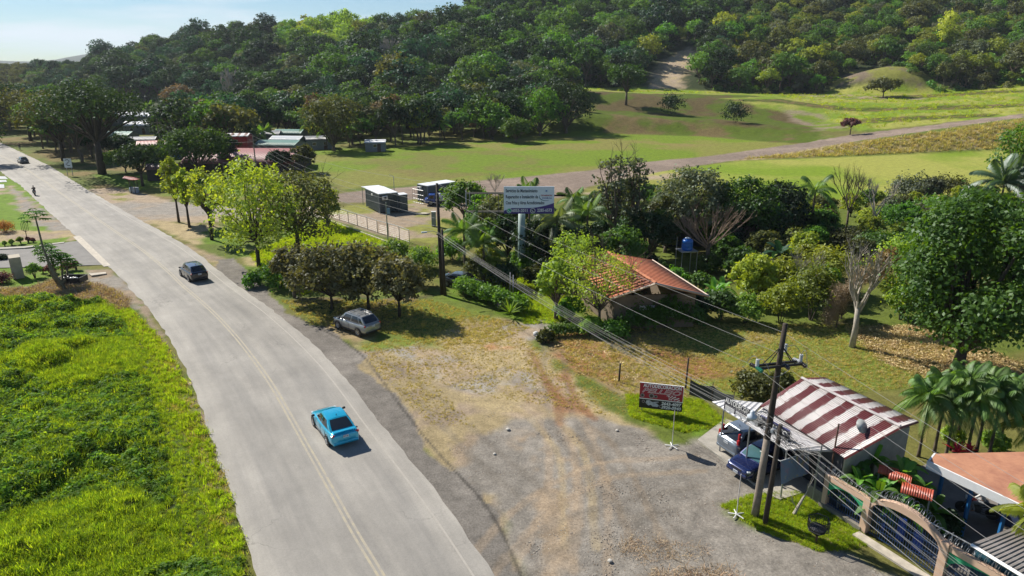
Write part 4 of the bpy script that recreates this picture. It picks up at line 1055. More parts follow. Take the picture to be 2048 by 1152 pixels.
# ------------------------------------------------------------------ people and motorcycles
def figure(name, J, E, parent, mat, head=None):
    """one continuous skinned body from joints {name: (xyz, radius)}"""
    ks = list(J); me = bpy.data.meshes.new(name); me.from_pydata([J[k][0] for k in ks], [(ks.index(a), ks.index(b)) for a, b in E], [])
    for m_ in (mat if isinstance(mat, list) else [mat]): me.materials.append(m_)
    o = obj(name, me, parent); md = o.modifiers.new('skin', 'SKIN'); md.use_smooth_shade = True
    for i, k in enumerate(ks):
        d = me.skin_vertices[0].data[i]; d.radius = (J[k][1], J[k][1]) if not hasattr(J[k][1], '__len__') else J[k][1]; d.use_root = (k == 'pelvis')
    s = o.modifiers.new('sub', 'SUBSURF'); s.levels = s.render_levels = 1
    return o
skin = paint('skin', (.28,.15,.09), .6, wear=.15)
def person(loc, hd, pose, label, shirt, trousers, cap, z=0.03):
    t = empty('person', (loc[0], loc[1], z), hd, label, 'person')
    if pose == 'ride':   # seated, hands forward on the bars, x is forward
        hip = (-.12, 0, .86)
        J = {'pelvis': (hip,.13), 'waist': ((-.13,0,1.02),.115), 'chest': ((-.04,0,1.24),(.15,.12)), 'neck': ((.02,0,1.42),.055), 'head': ((.05,0,1.54),.085), 'crown': ((.05,0,1.66),.07), 'nose': ((.14,0,1.56),.022)}
        E = [('pelvis','waist'),('waist','chest'),('chest','neck'),('neck','head'),('head','crown'),('head','nose')]
        for s_, n_ in ((1,'l'),(-1,'r')):
            J.update({'sh'+n_: ((-.02,.19*s_,1.34),.058), 'el'+n_: ((.20,.27*s_,1.14),.042), 'wr'+n_: ((.44,.27*s_,1.06),.03), 'hp'+n_: ((-.08,.10*s_,.84),.10), 'kn'+n_: ((.32,.20*s_,.76),.07), 'an'+n_: ((.14,.19*s_,.36),.045), 'to'+n_: ((.30,.20*s_,.31),.035)})
            E += [('chest','sh'+n_),('sh'+n_,'el'+n_),('el'+n_,'wr'+n_),('pelvis','hp'+n_),('hp'+n_,'kn'+n_),('kn'+n_,'an'+n_),('an'+n_,'to'+n_)]
            for f in range(4):
                J['f%d%s' % (f,n_)] = ((.50,(.245+.02*f)*s_,1.05-.005*f),.010); J['g%d%s' % (f,n_)] = ((.51,(.245+.02*f)*s_,1.02),.009)
                E += [('wr'+n_,'f%d%s' % (f,n_)),('f%d%s' % (f,n_),'g%d%s' % (f,n_))]
            J['th'+n_] = ((.46,.225*s_,1.03),.011); E.append(('wr'+n_,'th'+n_))
    else:
        J = {'pelvis': ((0,0,.93),.13), 'waist': ((0,0,1.08),.115), 'chest': ((.02,0,1.32),(.15,.12)), 'neck': ((.02,0,1.49),.055), 'head': ((.04,0,1.60),.085), 'crown': ((.04,0,1.71),.07), 'nose': ((.13,0,1.61),.02)}
        E = [('pelvis','waist'),('waist','chest'),('chest','neck'),('neck','head'),('head','crown'),('head','nose')]
        for s_, n_ in ((1,'l'),(-1,'r')):
            J.update({'sh'+n_: ((.0,.20*s_,1.42),.058), 'el'+n_: ((.04*s_,.25*s_,1.13),.042), 'wr'+n_: ((.14*s_+.04,.25*s_,.90),.03), 'hp'+n_: ((0,.10*s_,.88),.10), 'kn'+n_: ((.12*s_+.04,.11*s_,.48),.065), 'an'+n_: ((.22*s_-.04,.11*s_,.09),.04), 'to'+n_: ((.22*s_+.12,.11*s_,.04),.035)})
            E += [('chest','sh'+n_),('sh'+n_,'el'+n_),('el'+n_,'wr'+n_),('pelvis','hp'+n_),('hp'+n_,'kn'+n_),('kn'+n_,'an'+n_),('an'+n_,'to'+n_)]
            for f in range(4):
                J['f%d%s' % (f,n_)] = ((.14*s_+.03+.018*f,.255*s_,.83),.010); J['g%d%s' % (f,n_)] = ((.14*s_+.04+.018*f,.245*s_,.79),.009)
                E += [('wr'+n_,'f%d%s' % (f,n_)),('f%d%s' % (f,n_),'g%d%s' % (f,n_))]
            J['th'+n_] = ((.14*s_+.08,.235*s_,.85),.011); E.append(('wr'+n_,'th'+n_))
    figure('body', J, E, t, skin)
    up = {k: v for k, v in J.items() if k in ('waist','chest') or k[:2] in ('sh','el') or k == 'pelvis'}
    up = {k: (v[0], tuple(np.array(v[1])*1.18) if hasattr(v[1],'__len__') else v[1]*1.22) for k, v in up.items()}
    for n_ in 'lr':
        a, b = Vector(J['el'+n_][0]), Vector(J['wr'+n_][0]); up['cu'+n_] = (tuple(a.lerp(b,.2)), .05)
    figure('shirt', up, [('pelvis','waist'),('waist','chest')]+[('chest','sh'+n_) for n_ in 'lr']+[('sh'+n_,'el'+n_) for n_ in 'lr']+[('el'+n_,'cu'+n_) for n_ in 'lr'], t, shirt)
    lo = {k: (v[0], v[1]*1.2) for k, v in J.items() if k == 'pelvis' or k[:2] in ('hp','kn','an')}
    figure('trousers', lo, [e for n_ in 'lr' for e in (('pelvis','hp'+n_),('hp'+n_,'kn'+n_),('kn'+n_,'an'+n_))], t, trousers)
    hx, hz_ = J['head'][0][0], J['head'][0][2]
    q = MB(); q.lathe([(.11,.0),(.118,.05),(.105,.11),(.06,.155),(.01,.165)], (hx, 0, hz_+.01), 14); q.box((hx+.13,0,hz_+.03), (.12,.15,.02)); q.build('helmet' if pose == 'ride' else 'cap', cap, t, smooth=True)
    return t
def motorcycle(loc, hd, col, label, z=0.03):
    t = empty('motorcycle', (loc[0], loc[1], z), hd, label, 'motorcycle')
    for x in (.66,-.62):
        M = Matrix.Translation((x,0,.30)) @ Matrix.Rotation(PI/2, 4, 'X')
        q = MB(); n_ = 20
        q.lathe([(.21,-.05),(.28,-.055),(.30,-.02),(.30,.02),(.28,.055),(.21,.05)], k=n_, M=M); w_ = q.build('wheel', tyre, t, smooth=True)
        q = MB(); q.lathe([(.21,-.02),(.21,.02),(.19,.015),(.19,-.015)], k=n_, M=M)
        for a in range(5): q.box((x+.1*math.cos(a*1.2566),0,.30+.1*math.sin(a*1.2566)), (.03,.02,.03))
        q.tube([(x-.2,0,.3),(x+.2,0,.3)], .012, 4); q.tube([(x,0,.1),(x,0,.5)], .012, 4); q.build('rim', rimm, w_)
    pm = paint('bike_%d_%d' % (int(col[0]*99), int(col[2]*99)), col, .3, coat=.7)
    q = MB(); q.tube([(.66,.07,.3),(.46,.07,.95)], .025, 6); q.tube([(.66,-.07,.3),(.46,-.07,.95)], .025, 6); q.build('fork', chrome, t)
    q = MB(); q.tube([(.46,-.32,1.03),(.50,-.12,1.0),(.50,.12,1.0),(.46,.32,1.03)], .018, 6); q.build('handlebar', blk, t)
    q = MB(); q.prism([(.42,.70),(.36,.90),(.05,.86),(-.08,.72)], -.13, .13, M=Matrix(((1,0,0,0),(0,0,1,0),(0,1,0,0),(0,0,0,1)))); q.build('fuel_tank', pm, t, bevel=.04)
    q = MB(); q.box((-.38,0,.77), (.72,.24,.09)); q.build('seat', blk, t, bevel=.03)
    q = MB(); q.box((.05,0,.42), (.38,.24,.30)); q.tube([(.1,.16,.3),(-.3,.17,.26),(-.75,.17,.36)], .035, 6); q.build('engine', paint('engine_grey', (.12,.12,.12), .4, metal=.6), t, bevel=.03)
    q = MB(); q.tube([(-.62,.10,.3),(.0,.1,.36)], .02, 5); q.tube([(-.62,-.10,.3),(.0,-.1,.36)], .02, 5); q.tube([(-.6,.12,.3),(-.5,.12,.72)], .022, 5); q.tube([(.42,0,.9),(-.1,0,.5),(-.55,0,.68)], .03, 5); q.build('chassis', blk, t)
    q = MB(); q.box((.56,0,.90), (.10,.18,.16)); q.build('headlight', headl, t, bevel=.03)
    q = MB(); q.box((-.80,0,.72), (.05,.16,.07)); q.build('tail_light', tailr, t, bevel=.015)
    q = MB(); q.box((-.86,0,.56), (.02,.16,.12)); q.build('licence_plate', platem, t)
    return t
hb = heading((75,390), (60,375))
pb = P(70,391)
motorcycle((pb.x, pb.y), hb, (.05,.05,.06), 'dark motorcycle ridden along the left edge of the road')
person((pb.x, pb.y), hb, 'ride', 'person in a dark shirt and helmet riding the motorcycle away up the road', paint('shirt_black', (.02,.02,.025), .8), paint('denim', (.10,.12,.16), .9), blk)
pw = P(40,300)
person((pw.x, pw.y), 2.2, 'walk', 'person in dark clothes walking on the far roadside near the shaded bend', paint('shirt_dark_red', (.07,.03,.03), .8), paint('denim', (.10,.12,.16)), blk)
# ================================================================== buildings
def corr(name, col, col2=None, stripe=0., red_share=.5, pitch=.12, patch=.3, rough=.45, scale=.8, bstr=.6, rust=(.18,.07,.03), rustamt=0.):
    """ribbed sheet metal or tile: ribs follow u, u = metres along the ridge, v = metres down the slope"""
    if name in MATS: return MATS[name]
    m, n, out = nt(name); b = N(n, 'ShaderNodeBsdfPrincipled'); n.links.new(b.outputs[0], out.inputs[0])
    uv = N(n, 'ShaderNodeUVMap').outputs[0]; sx = N(n, 'ShaderNodeSeparateXYZ'); n.links.new(uv, sx.inputs[0])
    f = noise(n, scale, uv, 6, .7)
    c = mixc(n, ramp(n, f, [(.38, 0.), (.62, patch)]), col, tuple(x*.6 for x in col) if col2 is None or stripe else col2)
    if stripe:
        mp = N(n, 'ShaderNodeMapping'); mp.inputs['Scale'].default_value = (7., 1.2, 1.); n.links.new(uv, mp.inputs[0])
        e = noise(n, 1.3, mp.outputs[0], 5, .75)
        ad = N(n, 'ShaderNodeMath', operation='MULTIPLY_ADD'); n.links.new(e, ad.inputs[0]); ad.inputs[1].default_value = .62; n.links.new(sx.outputs[0], ad.inputs[2])
        dv = N(n, 'ShaderNodeMath', operation='DIVIDE'); n.links.new(ad.outputs[0], dv.inputs[0]); dv.inputs[1].default_value = stripe
        fr = N(n, 'ShaderNodeMath', operation='FRACT'); n.links.new(dv.outputs[0], fr.inputs[0])
        gt = ramp(n, fr.outputs[0], [(red_share-.01, 0.), (red_share+.01, 1.)])
        c = mixc(n, gt, c, col2)
    if rustamt:
        mp = N(n, 'ShaderNodeMapping'); mp.inputs['Scale'].default_value = (.5, 3.5, 1.); n.links.new(uv, mp.inputs[0])
        c = mixc(n, ramp(n, noise(n, 1.2, mp.outputs[0], 6, .8), [(.53, 0.), (.60, rustamt)]), c, rust)
    w = N(n, 'ShaderNodeMath', operation='MULTIPLY'); n.links.new(sx.outputs[0], w.inputs[0]); w.inputs[1].default_value = 2*PI/pitch
    sn = N(n, 'ShaderNodeMath', operation='SINE'); n.links.new(w.outputs[0], sn.inputs[0])
    c = mixc(n, 1., c, ramp(n, sn.outputs[0], [(0., .86), (1., 1.)]), 'MULTIPLY')
    bp = N(n, 'ShaderNodeBump'); bp.inputs['Strength'].default_value = bstr; bp.inputs['Distance'].default_value = pitch*.3
    n.links.new(sn.outputs[0], bp.inputs['Height']); n.links.new(bp.outputs[0], b.inputs['Normal'])
    n.links.new(c, b.inputs['Base Color']); b.inputs['Roughness'].default_value = rough; MATS[name] = m; return m
def roof_plane(name, a, b, eb, ea, th, mat, parent, ribs=0.0):
    """a,b along the ridge; ea,eb along the eave"""
    a, b, eb, ea = map(Vector, (a, b, eb, ea)); V = []; UV = []; F4 = []; nu = 24; L = (b-a).length; S = (ea-a).length
    nrm = (b-a).cross(ea-a).normalized(); nrm = nrm if nrm.z > 0 else -nrm
    for i in range(nu+1):
        t = i/nu
        for j in range(3):
            s = j/2; p = (a.lerp(b, t)).lerp(ea.lerp(eb, t), s)
            V.append(tuple(p)); UV.append((t*L, s*S))
    for i in range(nu):
        for j in range(2): F4.append((i*3+j, (i+1)*3+j, (i+1)*3+j+1, i*3+j+1))
    nb_ = len(V)
    V += [tuple(Vector(v)-nrm*th) for v in V]; UV += UV
    F4 += [tuple(nb_+q for q in f[::-1]) for f in F4[:]]
    for i in range(nu): F4 += [(i*3, nb_+i*3, nb_+(i+1)*3, (i+1)*3), (i*3+2, (i+1)*3+2, nb_+(i+1)*3+2, nb_+i*3+2)]
    for i in (0, nu):
        for j in range(2): F4.append((i*3+j, i*3+j+1, nb_+i*3+j+1, nb_+i*3+j))
    me = mesh_np(name, V, F4, [mat]); uv = me.uv_layers.new(name='UVMap'); uv.data.foreach_set('uv', np.array(UV, np.float32)[np.array(F4).ravel()].ravel())
    return obj(name, me, parent)
def wall_quad(mb, p, q, z0, z1, th, m=0):
    p, q = Vector(p[:2]), Vector(q[:2]); c = (p+q)/2; mb.box((c.x, c.y, (z0+z1)/2), ((q-p).length, th, z1-z0), math.atan2(q.y-p.y, q.x-p.x), m)
cream = paint('cream_wall', (.50,.46,.36), .9, wear=.3, scale=.9)
white = paint('white_paint', (.72,.72,.70), .6, wear=.2, scale=1.5)
dark_in = paint('dark_interior', (.02,.02,.022), .9)
steel = paint('galvanised_steel', (.38,.39,.40), .45, metal=.5, wear=.3)
rustp = paint('rusty_steel', (.14,.07,.045), .8, wear=.4)
# ---------------- the car decoration shop
RA, RB_ = P(1603,756,4.7), P(1801,853,4.7)
FA, FB_ = P(1521,811,3.35), P(1689,915,3.15)
BA, BB = P(1686,772,3.3)+Vector((0,0,0)), P(1836,842,3.3)
BA = RA+(BB-RB_)*1.0
shop = empty('shop', (17.5,33,0), 0, 'small cream shop under a gable roof striped in dark red and worn white', 'shop')
shop_m = Matrix.Translation((-17.5,-33,0))
def inshop(o): o.location = Vector(o.location)+Vector((-17.5,-33,0)); return o
rm = corr('striped_roof', (.13,.022,.026), (.66,.62,.60), stripe=1.12, red_share=.50, pitch=.11, rough=.5, rustamt=.35, rust=(.24,.12,.09))
inshop(roof_plane('roof', RA, RB_, FB_, FA, .06, rm, shop)); inshop(roof_plane('roof', RA+Vector((0,0,.003)), RB_+Vector((0,0,.003)), BB, BA, .06, rm, shop))
q = MB(); q.tube([RA+Vector((0,0,.02)), RB_+Vector((0,0,.02))], .08, 6); inshop(q.build('ridge_cap', paint('worn_ridge', (.60,.55,.54), .6, wear=.4), shop))
q = MB()
for a, b in ((RB_, FB_), (RB_, BB), (RA, FA)): q.tube([a-Vector((0,0,.08)), b-Vector((0,0,.08))], .07, 4)
inshop(q.build('bargeboard', paint('dark_red_trim', (.20,.035,.03), .7, wear=.3), shop))
inn = (RB_-RA).normalized(); ins = inn*.25
wa, wb, wc, wd_ = [Vector((v.x, v.y, 0)) for v in (FA.lerp(BA,.06)+ins, FB_.lerp(BB,.06)-ins, BB.lerp(FB_,.06)-ins, BA.lerp(FA,.06)+ins)]
rbz = Vector((RB_.x, RB_.y, 0))-ins
q = MB()
for (a, b) in ((wb, wc), (wc, wd_), (wd_, wa)): wall_quad(q, a, b, 0, 2.95, .15)
for r_ in (rbz, Vector((RA.x,RA.y,0))+ins):
    l, r2 = (wb, wc) if r_ is rbz else (wa, wd_)
    n_ = (r2-l).normalized().cross(Vector((0,0,1)))*.075
    tri = [l+Vector((0,0,2.95)), r2+Vector((0,0,2.95)), r_+Vector((0,0,4.5))]
    q.face([p+n_ for p in tri]); q.face([p-n_ for p in tri][::-1])
inshop(q.build('wall', cream, shop))
q = MB(); wall_quad(q, wa, wa.lerp(wb,.30), 0, 2.95, .15); wall_quad(q, wa.lerp(wb,.72), wb, 0, 2.95, .15); wall_quad(q, wa.lerp(wb,.30), wa.lerp(wb,.72), 2.4, 2.95, .15); inshop(q.build('shopfront', paint('dark_front', (.06,.06,.07), .8), shop))
q = MB(); k = wa.lerp(wb,.51)+IN*.6; wall_quad(q, wa.lerp(wb,.30)+IN*.6, wa.lerp(wb,.72)+IN*.6, .05, 2.4, .05); inshop(q.build('opening', dark_in, shop))
for k in (.78, .9):
    q = MB(); c_ = wa.lerp(wb, k)-IN*.1; q.box((c_.x, c_.y, 1.5), (.5, .04, 1.1), math.atan2(FD.y, FD.x)); inshop(q.build('poster', paint('faded_poster', (.35,.34,.32), .8, col2=(.08,.09,.14), scale=5), shop))
# lean-to awning in front
am = corr('rusty_awning', (.66,.64,.64), (.66,.64,.64), pitch=.14, patch=.2, rustamt=.85, rust=(.10,.045,.04), scale=1.5, rough=.4)
a0, a1 = P(1448,797,3.45), P(1665,893,3.2); a0 = FA.lerp(FB_, -.42)+Vector((0,0,.06)); a1 = FA.lerp(FB_, .86)-Vector((0,0,.10))
e0, e1 = P(1424,803,3.05), P(1575,902,2.8)
aw = empty('awning', (14,33,0), 0, 'pale sheet metal awning with rust streaks over the shop forecourt', 'awning')
def rel_(o, t): o.location = Vector(o.location)-Vector(t.location); return o
a0 = FA+Vector((0,0,-.10)); am2 = corr('clean_awning', (.62,.62,.63), pitch=.3, patch=.15, rough=.3)
rel_(roof_plane('roof', P(1528,806,3.25), P(1424,803,3.0)+Vector((.9,.1,.1)), P(1424,803,3.0), P(1490,846,2.92), .04, am2, aw), aw)
rel_(roof_plane('roof', P(1531,808,3.23), P(1662,889,3.13), P(1573,900,2.8), P(1490,846,2.9), .04, am, aw), aw)
rel_(roof_plane('roof', P(1662,889,3.11), P(1690,903,3.08), P(1689,904,2.95), P(1573,900,2.78), .04, am, aw), aw)
for (px, py) in ((1448,815),(1500,853),(1574,899),(1640,903)):
    p = P(px, py, 2.85); q = MB(); q.tube([(p.x,p.y,0),(p.x,p.y,2.82)], .045, 7); rel_(q.build('post', steel, aw), aw)
# long lettered sign on the awning edge
S0, S1 = P(1450,797,3.62), P(1580,868,3.40)
sg_ = empty('sign_board', tuple(S0), 0, 'long dark shop sign with big white letters standing along the awning edge', 'sign')
def onto(o, t): o.matrix_basis = Matrix.Translation(-Vector(t.location)) @ o.matrix_basis; return o
xd = (S1-S0).normalized(); M0 = frame((S0+S1)/2, xd, (Vector((0,0,1))-xd*xd.z).normalized())
SL = (S1-S0).length
def boxM(name, c, size, mat, parent, M, bevel=0):
    q = MB(); q.box(c, size); o = q.build(name, mat, parent, bevel=bevel); o.matrix_local = M; return o
onto(boxM('board', (0,-.32,-.03), (SL, .86, .05), paint('sign_dark', (.02,.022,.04), .5), sg_, M0), sg_)
onto(boxM('board', (SL*.28,.14,-.022), (SL*.42, .06, .05), paint('sign_blue', (.01,.02,.22), .4), sg_, M0), sg_)
wl = paint('letter_white', (.78,.78,.76), .5, wear=.05)
M1 = M0.copy(); 
def place(o, M, t): o.matrix_local = Matrix.Translation(-Vector(t.location)) @ M; return o
mid = lambda x, y, z=.0: M0 @ Matrix.Translation((x, y, z))
text('lettering', 'AUTODECORACION', .42, wl, sg_, Matrix.Translation(-Vector(sg_.location)) @ mid(-SL*.20, -.06), SL*.58, bold=.012)
text('lettering', 'PELLEJO', .34, wl, sg_, Matrix.Translation(-Vector(sg_.location)) @ mid(SL*.31, -.12), SL*.30, shear=.15, bold=.006)
for (x, y, w_, h_) in ((-SL*.40,-.50,SL*.15,.30),(-SL*.20,-.52,SL*.20,.34),(SL*.01,-.50,SL*.17,.36),(SL*.20,-.52,SL*.13,.34),(SL*.40,-.52,SL*.18,.36)):
    onto(boxM('panel', (x,y,.012), (w_, h_, .03), paint('panel_white', (.68,.68,.66), .6, col2=(.45,.46,.50), scale=8), sg_, M0), sg_)
# ---------------- terracotta roof of the restaurant
rt = empty('restaurant', (23,29,0), 0, 'low restaurant with a flat terracotta roof edged by a broad white fascia', 'restaurant')
rp = [P(1857,923,3.2), P(1869,908,3.2), P(2060,904,3.2), P(2300,904,3.2), P(2500,1240,3.2), P(2118,1046,3.2)]
q = MB(); q.slab([tuple(p+Vector((0,0,.02))) for p in rp], .10); rel_(q.build('roof', paint('terracotta', (.50,.24,.135), .85, col2=(.33,.14,.085), scale=1.1, bump=.2), rt), rt)  # dark blotches in the roof colour imitate mottled palm shadow
q = MB()
for a, b in ((rp[5], rp[0]), (rp[0], rp[1])):
    d_ = (b-a).normalized(); a2 = a; b2 = b
    c_ = (a2+b2)/2; q.box((c_.x, c_.y, 3.02), ((b-a).length+.1, .08, .42), math.atan2(d_.y, d_.x))
rel_(q.build('fascia', paint('fascia_white', (.78,.78,.78), .5, wear=.08), rt), rt)
W0, W1 = Vector((15.9,30.8,0)), Vector((.47,-.883,0)).normalized(); WN = Vector((.883,.47,0)).normalized()
rel_(boxM('wall', (0,0,0), (7,.15,2.9), paint('blue_wall', (.03,.05,.12), .8), rt, Matrix.Translation((25.6,26.5,1.45)) @ Matrix.Rotation(math.atan2(W1.y,W1.x), 4, 'Z')), rt)
for (px, py) in ((1938,968),(2008,1000),(1880,938)):
    p = P(px, py, 3.0)+WN*.35; q = MB(); q.box((p.x,p.y,1.55), (.14,.14,3.1)); rel_(q.build('post', paint('post_blue', (.02,.14,.36), .5), rt, bevel=.01), rt)
tag(sheet('pavement', [(1700,985),(1850,930),(2060,960),(2300,1200),(1960,1200),(1860,1130)], .03, paint('patio_concrete', (.22,.20,.18), .9, wear=.4, scale=.8)), kind='structure')
# ---------------- arcaded boundary wall with blue grilles
aw2 = empty('arched_wall', tuple(W0), math.atan2(W1.y, W1.x), 'peach boundary wall with a big arched gate and green cornered blue grilles', 'wall')
peach = paint('peach_plaster', (.66,.45,.32), .85, wear=.16, scale=.9, bump=.2); gcol = paint('green_plaster', (.03,.36,.16), .8, wear=.15); gr_b = paint('grille_blue', (.02,.05,.13), .5, wear=.3)
rough_c = paint('rough_concrete', (.26,.24,.20), .95, wear=.4, scale=2)
def arc_panel(mb, s0, s1, z0, sp, ap, top, y0, y1, m=0, n=22, topf=None):
    """wall above an arched opening: strip between the arch curve and the top line"""
    pts = []
    for i in range(n+1):
        t = i/n; x = s0+(s1-s0)*t; z = sp+(ap-sp)*math.sqrt(max(0, 1-(2*t-1)**2)); pts.append((x, z, topf(t) if topf else top))
    for i in range(n):
        (x0, a0_, t0), (x1, a1_, t1) = pts[i], pts[i+1]
        mb.face([(x0,y0,a0_),(x1,y0,a1_),(x1,y0,t1),(x0,y0,t0)]); mb.face([(x0,y1,a0_),(x0,y1,t0),(x1,y1,t1),(x1,y1,a1_)])
        mb.face([(x0,y0,a0_),(x0,y1,a0_),(x1,y1,a1_),(x1,y0,a1_)]); mb.face([(x0,y0,t0),(x1,y0,t1),(x1,y1,t1),(x0,y1,t0)])
def grille(name, s0, s1, z0, sp, ap, mat, parent, step=.13):
    q = MB(); n = int((s1-s0)/step)
    for i in range(1, n):
        t = i/n; x = s0+(s1-s0)*t; z = sp+(ap-sp)*math.sqrt(max(0, 1-(2*t-1)**2)); q.box((x, 0, (z0+z)/2), (.022,.022,z-z0))
    for zz in (z0+.06, z0+.45, z0+.85, sp-.05): q.box(((s0+s1)/2, 0, zz), (s1-s0, .03, .025))
    return q.build(name, mat, parent)
q = MB(); q.box((.12,0,.95), (.24,.30,1.9)); q.box((2.38,0,.95), (.34,.34,1.9)); q.box((6.1,0,.95), (.36,.34,1.9)); q.box((9.9,0,.95), (.36,.34,1.9))
q.box((1.24,0,1.72), (2.0,.22,.30)); q.box((8.0,0,1.72), (3.42,.22,.30))
arc_panel(q, 2.56, 5.92, 0, 1.42, 2.10, 0, -.14, .14, topf=lambda t: 1.78+.68*math.sin(PI*min(1,max(0,t*.96+.02)))**.8)
q.build('wall', peach, aw2, bevel=.01)
q = MB(); arc_panel(q, .24, 2.2, 0, .75, 1.50, 1.58, -.07, .07); q.build('spandrel', gcol, aw2)
q = MB(); arc_panel(q, 6.3, 9.7, 0, .75, 1.50, 1.58, -.07, .07); q.build('spandrel', gcol, aw2)
grille('grille', .24, 2.2, .22, .75, 1.50, gr_b, aw2); grille('grille', 6.3, 9.7, .22, .75, 1.5, gr_b, aw2); grille('gate', 2.58, 5.9, .05, 1.42, 2.08, gr_b, aw2, .12)
q = MB(); q.box((1.1,-.02,.11), (2.4,.36,.22)); q.box((8.0,-.02,.11), (3.5,.36,.22)); q.build('plinth', rough_c, aw2)
q = MB(); q.box((4.2,-.55,.03), (3.7,.5,.10)); q.build('threshold', paint('pale_concrete', (.55,.49,.40)), aw2)
q = MB(); r = random.Random(5)
for i in range(150):      # coiled razor wire along the crest
    pass
pts = []
for i in range(900):
    x = .2+9.6*i/900; base_ = 1.92 if (x < 2.4 or x > 6.1) else 1.85+.68*math.sin(PI*min(1,max(0,(x-2.56)/3.36)))**.8; a = i*.42
    pts.append((x+.05*math.sin(a*.37), .22*math.sin(a), base_+.22+.22*math.cos(a)))
q.tube(pts, .010, 3); q.build('razor_wire', steel, aw2)
q = MB(); q.tube([(2.6,.1,2.2),(6.0,.1,2.3),(9.8,.1,2.35)], .03, 6); [q.tube([(x,.1,1.8),(x,.1,2.4)], .025, 5) for x in (6.2,8.0,9.8)]; q.build('rail', steel, aw2)
q = MB(); q.box((3.0,.5,.9), (.10,.06,1.3)); q.box((3.7,.7,.75), (.35,.05,1.2)); q.box((4.6,.6,.7), (.4,.05,1.0)); tag(q.build('banner', paint('banner_blue', (.01,.06,.40), .6), None), 'bright blue cloth strips hanging just inside the arched gate', 'banner'); b_ = bpy.context.scene.objects[-1] if False else None
for o in COL.objects:
    if o.name.startswith('banner'): o.matrix_world = aw2.matrix_basis.copy() @ Matrix.Identity(4); o.location = aw2.location; o.rotation_euler = aw2.rotation_euler
# low rubble wall between shop and arcade
def on_wall(s, n, z=0): return W0+W1*s+WN*n+Vector((0,0,z))
q = MB(); wall_quad(q, P(1615,990), P(1648,1012), 0, .75, .25); tag(q.build('rubble_wall', rough_c), 'short rough concrete wall closing the gap between shop and peach wall', 'wall')
# grey corrugated roof at the lower right corner
gs = empty('shed', (20.5,22,0), 0, 'dark blue walled shed under a grey ribbed roof in the bottom right corner', 'shed')
g0, g1, g2, g3 = P(1944,1086,2.5), P(2062,1040,3.0), P(2300,1130,3.0), P(2180,1230,2.5)
rel_(roof_plane('roof', g1, g2, g3, g0, .05, corr('grey_ribs', (.20,.18,.17), (.12,.11,.10), pitch=.16, patch=.8, bstr=1.), gs), gs)
q = MB(); q.tube([g0-Vector((0,0,.1)), g3-Vector((0,0,.1))], .09, 4); rel_(q.build('fascia', paint('fascia_white', (.78,.78,.78)), gs), gs)
q = MB(); wall_quad(q, g0+WN*.5, g3+WN*.5, 0, 2.35, .12); wall_quad(q, g0+WN*.5, g1, 0, 2.35, .12); rel_(q.build('wall', paint('teal_wall', (.02,.10,.14), .7), gs), gs)
# small red gables in the garden
def gable(name, c, w, l, h, pitch, rz, rmat, wmat, label, cat, group=None, ends=None, door=None, wins=0):
    t = empty(name, c, rz, label, cat, group); e = .22; 
    for sg in (-1,1):
        roof_plane('roof', (-l/2-e,0,h+pitch+(.002 if sg > 0 else 0)), (l/2+e,0,h+pitch+(.002 if sg > 0 else 0)), (l/2+e,sg*(w/2+e),h-pitch*e/(w/2)), (-l/2-e,sg*(w/2+e),h-pitch*e/(w/2)), .07, rmat, t)
    q = MB(); q.box((0,0,h/2-.05), (l,w,h-.1))
    for x in (-l/2, l/2): q.prism([(-w/2,h-.1),(w/2,h-.1),(0,h+pitch-.1)], x-.04, x+.04, M=Matrix(((0,0,1,0),(1,0,0,0),(0,1,0,0),(0,0,0,1))))
    q.build('wall', wmat, t)
    if door is not None:
        q = MB(); q.box((door, -w/2-.02, 1.0), (.9,.05,2.0)); q.build('door', paint('door_brown', (.10,.055,.03), .7), t)
    for k in range(wins):
        x = -l/2+l*(k+.7)/(wins+.4); f_ = MB(); f_.box((x,-w/2-.02,1.55), (1.0,.05,.9)); f = f_.build('window', white, t)
        g_ = MB(); g_.box((x,-w/2-.05,1.55), (.86,.03,.76)); g_.build('pane', glass, f)
    return t
redt = corr('red_tile', (.46,.085,.04), (.30,.05,.03), pitch=.10, bstr=.5, patch=.6)
for k, (px, py, z, w_, l_) in enumerate(((1836,972,2.35,1.0,1.3),(1802,946,2.5,.75,.95),(1778,934,2.5,.65,.85))):
    p = P(px, py, z+.3); t = empty('gazebo', (p.x,p.y,0), math.atan2(W1.y,W1.x)+.5, ('small red ribbed gable roof with a pale end board amid the banana leaves', 'small red roof behind the banana leaves nearest the terracotta roof', 'little red roof almost swallowed by banana leaves')[k], 'shelter')
    for sg in (-1,1): roof_plane('roof', (-l_/2,0,z+.32+.002*sg), (l_/2,0,z+.32+.002*sg), (l_/2,sg*w_/2,z), (-l_/2,sg*w_/2,z), .05, redt, t)
    q = MB(); q.prism([(-w_/2,z-.05),(w_/2,z-.05),(0,z+.28)], l_/2-.04, l_/2, M=Matrix(((0,0,1,0),(1,0,0,0),(0,1,0,0),(0,0,0,1)))); q.build('gable_board', paint('pale_blue_board', (.45,.50,.58), .6), t)
    q = MB(); [q.tube([(sx_*l_*.42, sy*w_*.42, 0), (sx_*l_*.42, sy*w_*.42, z)], .04, 6) for sx_ in (-1,1) for sy in (-1,1)]; q.build('post', steel, t)
